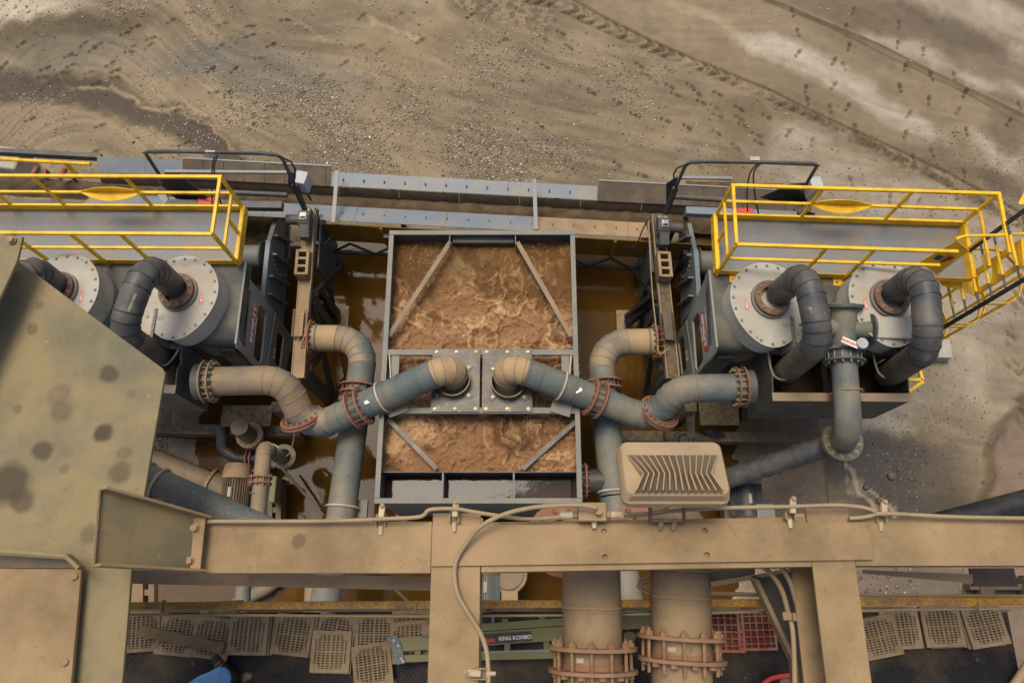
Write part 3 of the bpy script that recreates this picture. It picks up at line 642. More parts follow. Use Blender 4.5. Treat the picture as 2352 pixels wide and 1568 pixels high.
for i in range(n):
    a, b = tx0+.06+(tx1-tx0-.12)*i/n, tx0+.06+(tx1-tx0-.12)*(i+1)/n
    y = yw; za = ZR-.13-.02*math.sin(math.pi*i/n); zb = ZR-.13-.02*math.sin(math.pi*(i+1)/n)
    wr.hexa([(a, y-.006, 1.2), (b, y-.006, 1.2), (b, y+.006, 1.2), (a, y+.006, 1.2)], [(a, y-.006, za), (b, y-.006, zb), (b, y+.006, zb), (a, y+.006, za)])
obj('weir', wr, 'steel_dark', tank)
def angle_rim(p0, p1, inward):
    m = MB(); p0, p1 = Vector(p0), Vector(p1); i = Vector(inward)
    c = i*.04; m.bar(p0+c, p1+c, .085, .012)
    m.bar(p0+Vector((0,0,-.05))+i*.002, p1+Vector((0,0,-.05))+i*.002, .012, .09)
    return m
obj('rim', angle_rim((tx0, ty0+.09, ZR), (tx0, ty1-.09, ZR), (1,0,0)), 'tank_rim', tank)
obj('rim', angle_rim((tx1, ty0+.09, ZR), (tx1, ty1-.09, ZR), (-1,0,0)), 'tank_rim', tank)
obj('rim', angle_rim((tx0, ty1, ZR+.003), (tx1, ty1, ZR+.003), (0,-1,0)), 'tank_rim', tank)
obj('rim', angle_rim((tx0, ty0, ZR+.003), (tx1, ty0, ZR+.003), (0,1,0)), 'tank_rim', tank)
# stiffeners and cross members
zs = ZR-.36
for u0, v0, u1, v1 in ((1034, 556, 893, 772), (1188, 556, 1312, 772)):
    p0, p1 = at(u0, v0, ZR-.10), at(u1, v1, ZR-.10); p0.y = min(p0.y, ty1-.12); p1.x = max(min(p1.x, tx1-.07), tx0+.07)
    obj('brace', MB().bar(p0, p1, .085, .02), 'galv_tan', tank)
zb_ = ZR-.22
for u0, v0, u1, v1 in ((882, 952, 1003, 1076), (1322, 968, 1200, 1076)):
    obj('brace', MB().bar(at(u0, v0, zb_), at(u1, v1, zb_), .08, .02), 'tank_plate', tank)
for u in (1034, 1184):
    p = at(u, 545, ZR-.1); obj('gusset', MB().box((p.x, ty1-.16, ZR-.14), (.016, .20, .26)), 'tank_rim', tank)
a_, b_2 = at(1040, 560, ZR-.25), at(1180, 560, ZR-.25)
obj('stiffener', MB().box(((a_.x+b_2.x)/2, ty1-.10, ZR-.22), (b_2.x-a_.x, .09, .08)), 'tank_rim', tank)
yb, yf = at(1100, 808, ZR).y, at(1100, 942, ZR).y
obj('cross_beam', MB().box((tcx, yb, ZR-.05), (tx1-tx0-.13, .10, .08)), 'tank_rim', tank)
obj('cross_beam', MB().box((tcx, yf, ZR-.05), (tx1-tx0-.13, .10, .09)), 'tank_rim', tank)
for u in (905, 1300):
    p = at(u, 870, ZR); obj('cross_beam', MB().box((p.x, (yb+yf)/2, ZR-.06), (.14, yb-yf-.11, .05)), 'tank_rim', tank)
    sgn = 1 if u < 1100 else -1
    obj('hanger', MB().bar((p.x-.10*sgn, yb-.06, ZR-.03), (p.x-.02*sgn, yf+.2, ZR-.03), .02, .10), 'white_pipe', tank)
    obj('brace', MB().bar((p.x+.15*sgn, yf+.05, ZR-.03), (p.x-.05*sgn, yf+.35, ZR-.03), .03, .05), 'tank_rim', tank)
zp = ZR+.012
HOLES = {}
for s, (uL, uR, cu, cv) in enumerate(((992, 1102, 1041, 876), (1108, 1222, 1168, 880))):
    x0, x1 = at(uL, 870, zp).x, at(uR, 870, zp).x; c = at(cu, cv, zp)
    y0, y1 = yf-.03, yb+.05
    ring_ = [(c.x+.29*math.cos(2*math.pi*k/28), c.y+.29*math.sin(2*math.pi*k/28), zp) for k in range(28)]
    pl = obj('cover_plate', MB().holed([(x0, y0, zp), (x1, y0, zp), (x1, y1, zp), (x0, y1, zp)], [ring_], (0,0,.016)), 'tank_plate', tank)
    obj('collar', MB().ring((c.x, c.y, zp+.09), (0,0,1), .285, .305, .24, 36), 'tank_plate', tank)
    for k in range(3):
        for yy in (y0+.05, y1-.06): bolt(pl, (x0+.07+(x1-x0-.14)*k/2, yy, zp+.016), (0,0,1), 'zinc', 1.5)
    for sx, sy in ((-1, -1), (1, -1), (1 if s == 0 else -1, 1)):
        q = Vector((c.x+sx*.27, c.y+sy*.25, zp+.03))
        lg = obj('lug', MB().box(q, (.13, .10, .012), math.radians(45*sx*sy)), 'tank_plate', tank); bolt(lg, q+Vector((0,0,.006)), (0,0,1), 'zinc', 1.3)
    HOLES[s] = c
# discharge trough dividers, water and side bolts
for u in (1019, 1180):
    p = at(u, 1120, ZR-.3); obj('divider', MB().box((p.x, (yw+ty0)/2+.02, ZR-.35), (.03, yw-ty0-.08, .5)), 'tank_rim', tank)
mw = MB().add([(tx0+.06, ty0+.05, 2.25), (tx1-.06, ty0+.05, 2.25), (tx1-.06, yw-.01, 2.25), (tx0+.06, yw-.01, 2.25)], [(0,1,2,3)])
stuff(tag(obj('trough_water', mw, 'trough_water', sm=False), 'still dark water in the narrow trough at the tank front', 'water'))
for k in range(5):
    for xx, sx in ((tx0, -1), (tx1, 1)):
        bolt(tank, (xx+sx*.006, ty0+.1+k*.14, ZR-.16), (sx, 0, 0), 'bolt_grey', 1.3)
        bolt(tank, (xx+sx*.006, (yb+yf)/2-.3+k*.15, ZR-.06), (sx, 0, 0), 'bolt_grey', 1.1)
text('SUPERIOR', basis((tcx+.06, ty0+.027, ZR-.24), (1,0,0), (0,0,1)), .17, 'decal_white', tank, .006, sx=1.5)
# outlet flange on the right of the trough
fo = thing('outlet_spool', 'short dark pipe with rusty flange bolted to the right side of the tank trough', 'pipe', loc=(tx1+.1, ty0+.45, 2.2))
obj('pipe_run', MB().cyl((tx1-.0, ty0+.45, 2.28), (tx1+.5, ty0+.45, 2.28), .21), 'poly_dark', fo)
flange(fo, (tx1+.12, ty0+.45, 2.28), (1,0,0), .21, .31, .03, 14, 'rust_red', 'bolt_rust', 1.2, .16, True)
# slurry
sx_ = np.arange(tx0+.05, tx1-.045, .016); sy_ = np.arange(yw+.01, ty1-.05, .016); SX, SY = np.meshgrid(sx_, sy_)
c0 = at(1110, 785, ZR-.36); dx, dy = SX-c0.x, SY-c0.y; rr = np.hypot(dx, dy*.9)
q1 = fbm(SX*1.1, SY*1.1, 4); q2 = fbm(SX*1.1+31, SY*1.1+7, 4)
ux, uy = SX+1.1*(q1-.5)*2, SY+1.1*(q2-.5)*2
big = fbm(ux*.55, uy*.55, 3); rid = np.clip(1-np.abs(2*big-1)*9, 0, 1)
ux2, uy2 = SX+.45*(fbm(SX*2.3+4, SY*2.3, 3)-.5)*2, SY+.45*(fbm(SX*2.3+44, SY*2.3+9, 3)-.5)*2
rid2 = np.clip(1-np.abs(2*fbm(ux2*1.7+5, uy2*1.7, 4)-1)*6.5, 0, 1)
r3 = np.clip(1-np.abs(2*fbm(ux2*4.2+3, uy2*4.2+8, 4)-1)*4, 0, 1); fine = fbm(SX*16, SY*16, 4); lump = fbm(ux2*3.4+60, uy2*3.4, 5)
act = np.clip(1.2-.20*rr-.45*sstep(ty1-1.9, ty1-.4, SY), .15, 1)
gate = sstep(.40, .62, fbm(SX*1.1+70, SY*1.1, 3)); gate2 = sstep(.42, .6, fbm(SX*1.6+17, SY*1.6+50, 3))
sh = act*(.035*rid**2*gate+.022*rid2**2*gate2+.030*r3**1.5*(.4+.6*gate)) + .075*(lump-.5)*(.35+.65*act) + .05*(fine-.5)*(.35+.65*act) + .05*(q2-.5)
ringm = np.exp(-((rr-.26)/.06)**2)*.06 - np.exp(-(rr/.2)**2)*.04; sh += ringm
c2 = at(1210, 1010, ZR-.36); r2_ = np.hypot(SX-c2.x, SY-c2.y); sh += .05*np.exp(-(r2_/.35)**2)
foam = np.clip(rid**1.5*gate*1.1+rid2**2*gate2*1.0+r3**2.5*.75*(.25+.75*np.maximum(gate, gate2))+np.exp(-((rr-.26)/.05)**2)*.5, 0, 1)*np.clip(act*1.15, 0, 1)*np.clip(.45+1.3*(fine-.25), 0, 1)
scol = np.zeros(SX.shape+(3,)); scol[:] = (104, 72, 40)
scol = scol*(1+.5*(lump[..., None]-.5)); mauve = sstep(.40, .62, q1+.4*(lump-.5))[..., None]*.8*act[..., None]; scol = scol*(1-mauve)+np.array((146, 108, 74.))*mauve
far = np.clip(sstep(ty1-1.7, ty1-.4, SY)[..., None]*.8*(.3+1.3*q2[..., None]), 0, 1); scol = scol*(1-far)+np.array((92, 60, 22.))*far
foam = np.clip(foam*1.15, 0, .95); scol = scol*1.12
scol = scol*(1-foam[..., None])+np.array((204, 166, 118.))*foam[..., None]
cp = at(1065, 605, ZR-.36); pm = (.75*np.exp(-((SX-cp.x)/.6)**2-((SY-cp.y)/.32)**2)*sstep(.38, .62, lump))[..., None]; scol = scol*(1-pm)+np.array((138, 118, 82.))*pm
bub = (rng.random(SX.shape) > .975)*(fbm(SX*1.3+20, SY*1.3, 3) > .48)*(np.minimum(SX-tx0, tx1-SX) < .9); scol[bub] = (186, 166, 130)
attr_mat('slurry', .5, None, .42, 38., 1.0, 42., .025, .4)
sl_o = stuff(link('slurry', grid_mesh('slurry', sx_, sy_, ZR-.38+1.7*sh, s2l(np.clip(scol, 5, 250))), 'slurry')); tag(sl_o, 'foaming brown slurry churning in the open steel tank', 'slurry')

# ================================================================== BELT CONVEYOR behind the tank
ca0, ca1 = at(410, 374, 2.1), at(1374, 425.5, 2.1); CD = (ca1-ca0); CD.z = 0; CD.normalize(); CN = Vector((-CD.y, CD.x, 0))
if CN.y < 0: CN = -CN
CO = Vector((ca1.x, ca1.y, 0))           # s = 0 at the right end of the blue sheets, n = 0 at the far upper edge
def cs(u, v, z): p = at(u, v, z)-CO; p.z = 0; return p.dot(CD), p.dot(CN)
def cp_(s, n, z): q = CO+CD*s+CN*n; return Vector((q.x, q.y, z))
conv = thing('belt_conveyor', 'long belt conveyor carrying wet sand, passing behind the tank', 'conveyor', loc=cp_(-5, -.8, 0))
n1f = cs(1370, 462, 1.95)[1]; n2n = cs(1370, 506, 1.95)[1]; n3n = cs(1372, 541, 2.2)[1]
sL, sR = cs(-60, 380, 2.2)[0], cs(1930, 470, 2.2)[0]
def sheet(s0, s1, na, za, nb, zb, th=.012):
    return MB().prism([cp_(s0, na, za), cp_(s1, na, za), cp_(s1, nb, zb), cp_(s0, nb, zb)], (0, 0, th))
s_l = cs(754, 393, 2.3)[0]; s_ll = cs(410, 374, 2.3)[0]; s_bl = cs(208, 371, 2.3)[0]
def run(s0, s1, step, fn):
    s = s0
    while s < s1-.05: fn(s, min(s+step-.008, s1-.008)); s += step
run(s_l, 0, (0-s_l)/3, lambda a, b: obj('skirt_sheet', sheet(a, b, 0, 2.05, n1f+.0, 1.98), 'steel_blue', conv))
run(s_ll, s_l, .42, lambda a, b: obj('skirt_panel', sheet(a, b, .05, 2.14, n1f-.02, 1.98, .03), 'steel_brown', conv))
run(0, sR-.5, .42, lambda a, b: obj('skirt_panel', sheet(a, b, .05, 2.14, n1f-.02, 1.98, .03), 'steel_brown', conv))
run(s_bl, s_ll, 1.0, lambda a, b: obj('skirt_sheet', sheet(a, b, .03, 2.14, n1f+.02, 2.0), 'steel_blue', conv))
for a, b in ((s_ll, s_l), (0, sR-.5)): obj('edge_strip', MB().bar(cp_(a, .07, 2.16), cp_(b, .07, 2.16), .03, .05), 'steel_blue', conv)
run(s_bl, sR-.4, 1.24, lambda a, b: obj('wear_strip', sheet(a, b, n1f-.005, 1.96, n1f-.10, 1.78), 'steel_brown', conv))
run(s_bl, cs(1491, 512, 2)[0], (0-s_l)/3, lambda a, b: obj('skirt_sheet', sheet(a, b, n2n, 1.95, n3n, 2.22), 'steel_blue' if b < .05 else 'tan_dull', conv))
# bolt slots along the sheets
for k in range(26):
    s = s_l+.25+k*.42
    if s < -.15:
        obj('slot', MB().box(cp_(s, n1f*.55, 2.04), (.02, .045, .05), math.atan2(CD.y, CD.x)), 'steel_black', conv)
    if s < 1.2: obj('slot', MB().box(cp_(s+.1, (n2n+n3n)/2, 2.10), (.02, .045, .05), math.atan2(CD.y, CD.x)), 'steel_black', conv)
# guard screens and truss below
run(s_l-.4, sR-1.6, 1.55, lambda a, b: obj('guard_screen', MB().bar(cp_(a, n3n-.03, 1.75), cp_(b, n3n-.03, 1.75), .02, .75), 'yellow_guard', conv))
run(s_l-.4, sR-1.6, 1.55, lambda a, b: obj('guard_post', MB().bar(cp_(a, n3n-.05, 2.1), cp_(a, n3n-.05, 1.35), .06, .03), 'yellow_worn', conv))
tr = MB(); s = s_l-.5
tr.bar(cp_(s, n3n-.1, .95), cp_(3.2, n3n-.1, .95), .06, .06); k = 0
while s < 3.0: tr.bar(cp_(s, n3n-.1, .95 if k % 2 else 1.4), cp_(s+.45, n3n-.1, 1.4 if k % 2 else .95), .04, .04); s += .45; k += 1
obj('truss', tr, 'steel_black', conv)
for u0, v0, u1, v1 in ((775, 393, 766, 512), (1227, 414, 1231, 528)):
    a, b = cs(u0, v0, 2.36), cs(u1, v1, 2.36); obj('tie_bar', MB().bar(cp_(a[0], a[1], 2.38), cp_(b[0], b[1], 2.38), .075, .03), 'steel_blue', conv)
obj('belt', sheet(sL, sR, n1f-.08, 1.62, n2n+.08, 1.62), 'rubber', conv)
# legs
for s in (-7.5, -4.2, -.8, 1.8):
    for nn in (n1f+.1, n3n-.1): obj('leg', MB().bar(cp_(s, nn, 1.9), cp_(s, nn, -.05), .1, .1), 'steel_dark', conv)
# left, open part: stringers, rollers
for nn, zz in ((.06, 2.05), (n3n+.12, 2.0)):
    obj('stringer', MB().bar(cp_(sL, nn, zz), cp_(s_bl+.05, nn, zz), .1, .16), 'steel_grey', conv)
for u, v, z in ((50, 470, 1.75), (122, 470, 1.75), (85, 395, 2.0), (150, 398, 2.0)):
    s, nn = cs(u, v, z); o_ = obj('idler', MB().cyl(cp_(s-.06, nn-.10, z+.02), cp_(s-.06, nn+.12, z-.05), .05, 16), 'red_dull', conv)
    obj('roller_cap', MB().cyl(cp_(s-.06, nn-.15, z+.025), cp_(s-.06, nn-.125, z+.02), .05, 12), 'bolt_grey', o_)
    obj('idler_bracket', MB().bar(cp_(s+.1, nn-.06, z-.15), cp_(s+.1, nn+.12, z-.15), .04, .14), 'red_dull', conv)
a, b = at(-60, 362, 2.6), at(208, 377, 2.6)
hr = thing('conveyor_handrail', 'round yellow pipe handrail along the far side of the conveyor', 'rail', loc=(a.x+1, a.y, 2.0))
obj('rail', MB().cyl(a, b, .035, 12), 'yellow', hr)
p = at(150, 375, 2.6); obj('post', MB().bar(p, p+Vector((0,-.02,-.55)), .07, .05), 'yellow', hr)
# sand on the belt
bs_ = np.arange(sL, sR, .05); bn_ = np.arange(n2n-.02, n1f-.02, .035); BS, BN = np.meshgrid(bs_, bn_)
mid = (n2n+n1f)/2; hw = (n1f-n2n)/2
bh = 1.66+.14*np.clip(1-((BN-mid)/hw)**2, 0, 1)+.045*(fbm(BS*6, BN*6, 4)-.5)*2
bxy = np.stack([CO.x+CD.x*BS+CN.x*BN, CO.y+CD.y*BS+CN.y*BN], -1)
me = grid_mesh('belt_sand', bs_, bn_, bh, s2l(np.clip(np.array((96, 80, 58.))*(1+.5*(fbm(BS*8, BN*8, 4)[..., None]-.5)), 5, 250)))
co = np.concatenate([bxy, bh[..., None]], -1).reshape(-1).astype(np.float32); me.vertices.foreach_set('co', co); me.update()
attr_mat('damp_sand', .85, None, .4, 45., .9, 55., .03)
tag(stuff(link('belt_sand', me, 'damp_sand')), 'band of damp brown sand riding on the conveyor belt', 'sand')
# pale block at far left and the yellow box by the conveyor tail
cb_ = MB(); p = at(20, 385, .35); cb_.box((p.x-.15, p.y+.1, .35), (1.2, .55, .7), -.15)
tag(obj('concrete_block', cb_, 'concrete_light', bevel=.04), 'pale concrete block on the sand at the far left behind the conveyor', 'block')
# ================================================================== THE TWO SAND MACHINES
mat('screen_grey', (136, 144, 147), (124, 114, 94), .25, .2, 2.0, .55, spots=(130, 120, 98), spot_scale=4.0, spot_size=.2, grain=.14)
mat('frame_grey_lifted', (138, 141, 133), (130, 120, 96), .25, .2, 2.0, .6, spots=(124, 114, 92), spot_scale=4.0, spot_size=.2, grain=.12)  # same paint as the housing, lightened to offset shade on the side frames
def walkway(OL, OR, near, zd, far_tops, near_tops, ends, oval, label, nearspan=None, right_gate=False):
    e1 = (OR-OL); e1.z = 0; Ln = e1.length; e1.normalize(); e2 = Vector((e1.y, -e1.x, 0))
    W = (near-OL).dot(e2)
    L = lambda x, y, z: Vector((OL.x, OL.y, zd)) + e1*x + e2*y + Vector((0,0,z))
    xof = lambda u, v: (at(u, v, zd+1.1)-OL).dot(e1)
    th = thing('walkway', label, 'walkway', 'yellow railed walkways on the sand machines', L(Ln/2, W/2, -.1))
    obj('deck', MB().prism([L(0, 0, -.01), L(Ln, 0, -.01), L(Ln, W, -.01), L(0, W, -.01)], (0,0,-.05)), 'tread_plate', th)
    a = math.atan2(e1.y, e1.x); T = .052
    def bar(n, p, q, w_=T, h=T, par=th): return obj(n, MB().bar(p, q, w_, h), 'yellow', par, bevel=.006)
    bar('toe_board', L(-.04, -.03, .05), L(Ln, -.03, .05), .04, .20); bar('toe_board', L(-.04, W+.02, .0), L(Ln, W+.02, .0), .012, .16)
    for x in (-.03, Ln+.03): 
        tb = bar('toe_board', L(x, -.03, .05), L(x, W+.03, .05), .07, .20)
        for k in range(4): bolt(tb, L(x+(-.036 if x < 0 else .036), .1+k*(W-.2)/3, .06), e1*(-1 if x < 0 else 1), 'bolt_grey', 1.0)
    bar('top_rail', L(-.03, -.03, 1.1), L(Ln+.03, -.03, 1.1)); bar('mid_rail', L(-.03, -.03, .58), L(Ln+.03, -.03, .58), .045, .045)
    x0, x1 = (0, Ln) if nearspan is None else (0, xof(*nearspan))
    bar('top_rail', L(x0, W+.03, 1.1), L(x1, W+.03, 1.1)); bar('mid_rail', L(x0, W+.03, .58), L(x1, W+.03, .58), .045, .045)
    for u, v in far_tops: x = xof(u, v); bar('post', L(x, -.035, 1.07), L(x, -.035, -.05), .05, .045)
    for u, v in near_tops:
        x = xof(u, v); po = bar('post', L(x, W+.04, 1.07), L(x, W+.04, -.12), .05, .05); bolt(po, L(x+.026, W+.04, .55), e1, 'bolt_grey', .9); bolt(po, L(x+.026, W+.04, .12), e1, 'bolt_grey', .9)
    for x in [(0 if q == 0 else Ln) for q in ends]:
        bar('post', L(x, -.03, 1.07), L(x, -.03, -.08)); 
        if not (right_gate and x > 1): bar('post', L(x, W+.03, 1.07), L(x, W+.03, -.12))
        if True:
            bar('end_rail', L(x, -.03, 1.115), L(x, W+.03, 1.115)); bar('end_rail', L(x, -.03, .6), L(x, W+.03, .6), .045, .045)
            bar('post', L(x, W*.5, .6), L(x, W*.5, 0), .05, .045)
    for x in (.35, Ln*.5, Ln-.6):
        c = L(x, W+.10, -.09); tbk = obj('foot_plate', MB().box(c, (.26, .13, .012), a), 'yellow', th)
        for sx in (-.07, .07): bolt(tbk, c+e1*sx+Vector((0,0,.006)), (0,0,1), 'bolt_grey', 1.1)
    if oval:
        xc = xof(*oval); N = 20; up = []; dn = []
        for k in range(N+1):
            q = -1+2*k/N; up.append((xc+.55*q, (1-q*q)*.16))
        m = MB()
        m.prism([L(x, -.03, .60+h) for x, h in up], e2*.01)
        m.prism([L(x, -.03+h*1.1, .60) for x, h in up], (0,0,.01))
        obj('lens_plate', m, 'yellow', th)
    return th, L, e1, e2, Ln, W
# chequer plate for the walkways: fine raised pattern as bump
def tread_mat(name, base, dust, amt, sc, wet=None, rough=.5, bump=1.0):
    m = mat(name, base, dust, amt, 0, 2.0, rough, spots=(148, 128, 100), spot_scale=4, spot_size=.25, grain=.12, gscale=60)
    n = m.node_tree.nodes; L = m.node_tree.links; b = n['Principled BSDF']; geo = n.new('ShaderNodeNewGeometry')
    acc = None
    for k, (r, ph) in enumerate(((math.radians(45), 0), (math.radians(-45), .5))):
        mp = n.new('ShaderNodeMapping'); mp.vector_type = 'POINT'; mp.inputs['Rotation'].default_value = (0, 0, r); mp.inputs['Location'].default_value = (ph, ph, 0); mp.inputs['Scale'].default_value = (sc*.5, sc, 1)
        L.new(geo.outputs['Position'], mp.inputs['Vector'])
        v = n.new('ShaderNodeTexVoronoi'); v.inputs['Scale'].default_value = 1.0; v.inputs['Randomness'].default_value = .0; v.voronoi_dimensions = '2D'
        L.new(mp.outputs[0], v.inputs['Vector'])
        t = n.new('ShaderNodeMath'); t.operation = 'LESS_THAN'; t.inputs[1].default_value = .26; L.new(v.outputs['Distance'], t.inputs[0])
        if acc is None: acc = t.outputs[0]
        else:
            q = n.new('ShaderNodeMath'); q.operation = 'MAXIMUM'; L.new(acc, q.inputs[0]); L.new(t.outputs[0], q.inputs[1]); acc = q.outputs[0]
    bp = n.new('ShaderNodeBump'); bp.inputs['Strength'].default_value = bump; bp.inputs['Distance'].default_value = .006; L.new(acc, bp.inputs['Height']); L.new(bp.outputs[0], b.inputs['Normal'])
    return m
tread_mat('tread_plate', (126, 129, 129), (146, 130, 106), .2, 24.)
ZD = 3.8
RW = walkway(at(1642, 503, ZD), at(2203, 521, ZD), at(1648, 622, ZD), ZD, [(1891, 425), (2097, 429)], [(1895, 540), (2006, 542)], (0, 1), (1963, 460), 'yellow railed walkway with tread plate deck on the right machine', (2195, 546), True)
LW = walkway(at(-130, 481, ZD), at(560, 485, ZD), at(554, 600, ZD), ZD, [(72, 390), (287, 391), (-60, 388)], [(167, 506), (282, 508.6), (30, 505)], (1,), (216, 430), 'yellow railed walkway with tread plate deck on the left machine')

def lid_poly(c, e1, e2, r, side, n=40):
    pts = []
    for k in range(n):
        a = 2*math.pi*k/n; ca, sa = math.cos(a), math.sin(a)          # spiral volute: grows toward the inlet side
        g_ = r*(1+.22*max(0, sa)**2)
        pts.append(c + e1*(ca*r*side) + e2*(sa*g_))
    return pts
def cyclone(cu, cv, zl, side, e1, e2, label, rr=.67, tilt=7, inlet=True):
    c = at(cu, cv, zl); th = thing('cyclone', label, 'cyclone', 'grey cyclone separators on the sand machines', (c.x, c.y, 2.6))
    T = Matrix.Rotation(math.radians(tilt*(1 if side > 0 else -1)), 3, e2*-1)
    f1, f2, f3 = T @ e1, T @ e2, T @ Vector((0,0,1))
    P2 = lambda x, y, z: c + f1*x + f2*y + f3*z
    outl = lid_poly(c, f1, f2, rr, side)
    lid = obj('lid', MB().prism(outl, f3*.02), 'lid_grey', th, bevel=.004)
    obj('volute', MB().prism([p-(p-c)*.05-f3*.42 for p in outl], f3*.42), 'lid_grey', th)
    obj('body', MB().tube([P2(0, 0, -.40), P2(0, 0, -.95), P2(0, 0, -1.5)], rr*.93, 36), 'cyclone_side', th)
    N = 22
    for k in range(0, 40, 2):
        p = outl[k]; bolt(lid, p+(c-p).normalized()*.055+f3*.02, f3, 'bolt_grey', 1.25)
    obj('collar_ring', MB().ring(P2(0, 0, .05), f3, .20, .325, .06, 36), 'cyclone_side', th)
    flange(th, P2(0, 0, .13), f3, .20, .30, .035, 12, 'rust', 'bolt_grey', 1.35, .12, True)
    # name plates
    q = P2(.27*side, .42, .0215); tg_ = obj('name_plate', MB().box(q, (.14, .09, .003), 0, Matrix((f1, f2, f3)).transposed()), 'tag_silver', th)
    q = P2(-.40*side, .12, .0215); dl = obj('decal', MB().box(q, (.055, .17, .003), 0, Matrix((f1, f2, f3)).transposed()), 'decal_red', th)
    text('HELIX', basis(q+f3*.003, f2*(-1 if side > 0 else -1), f1), .055, 'decal_white', th, .002)
    # rectangular inlet duct on the lower side
    if inlet:
        s = -side if False else side
        y = rr*1.02; fl = obj('duct_flange', MB().prism([P2(rr*.50*s, y-.10-.32, .05), P2(rr*.50*s, y+.12, .05), P2(rr*.50*s, y+.12, -.42), P2(rr*.50*s, y-.10-.32, -.42)], f1*.05*s), 'cyclone_side', th)
        for k in range(5):
            bolt(fl, P2(rr*.50*s+.05*s, y+.10, .02-.1*k), f1*s, 'bolt_grey', 1.0); bolt(fl, P2(rr*.50*s+.025*s, y-.40+.12*k, .05), f3, 'bolt_grey', .9)
        obj('inlet_duct', MB().bar(P2(rr*.50*s+.05*s, y-.16, -.17), P2(rr*.50*s+.42*s, y-.16, -.17), .36, .34, up=f3), 'lid_grey', th, bevel=.01)
    return c, P2
def overflow(pts, r, m, label, seams=()):
    th = thing('overflow_pipe', label, 'pipe', 'looping overflow pipes from cyclones to boxes', pts[-1])
    pipe(th, pts, r, [m]*4+['poly_dusty'], [.36, .40], 4, 28, wm='poly_dark'); return th

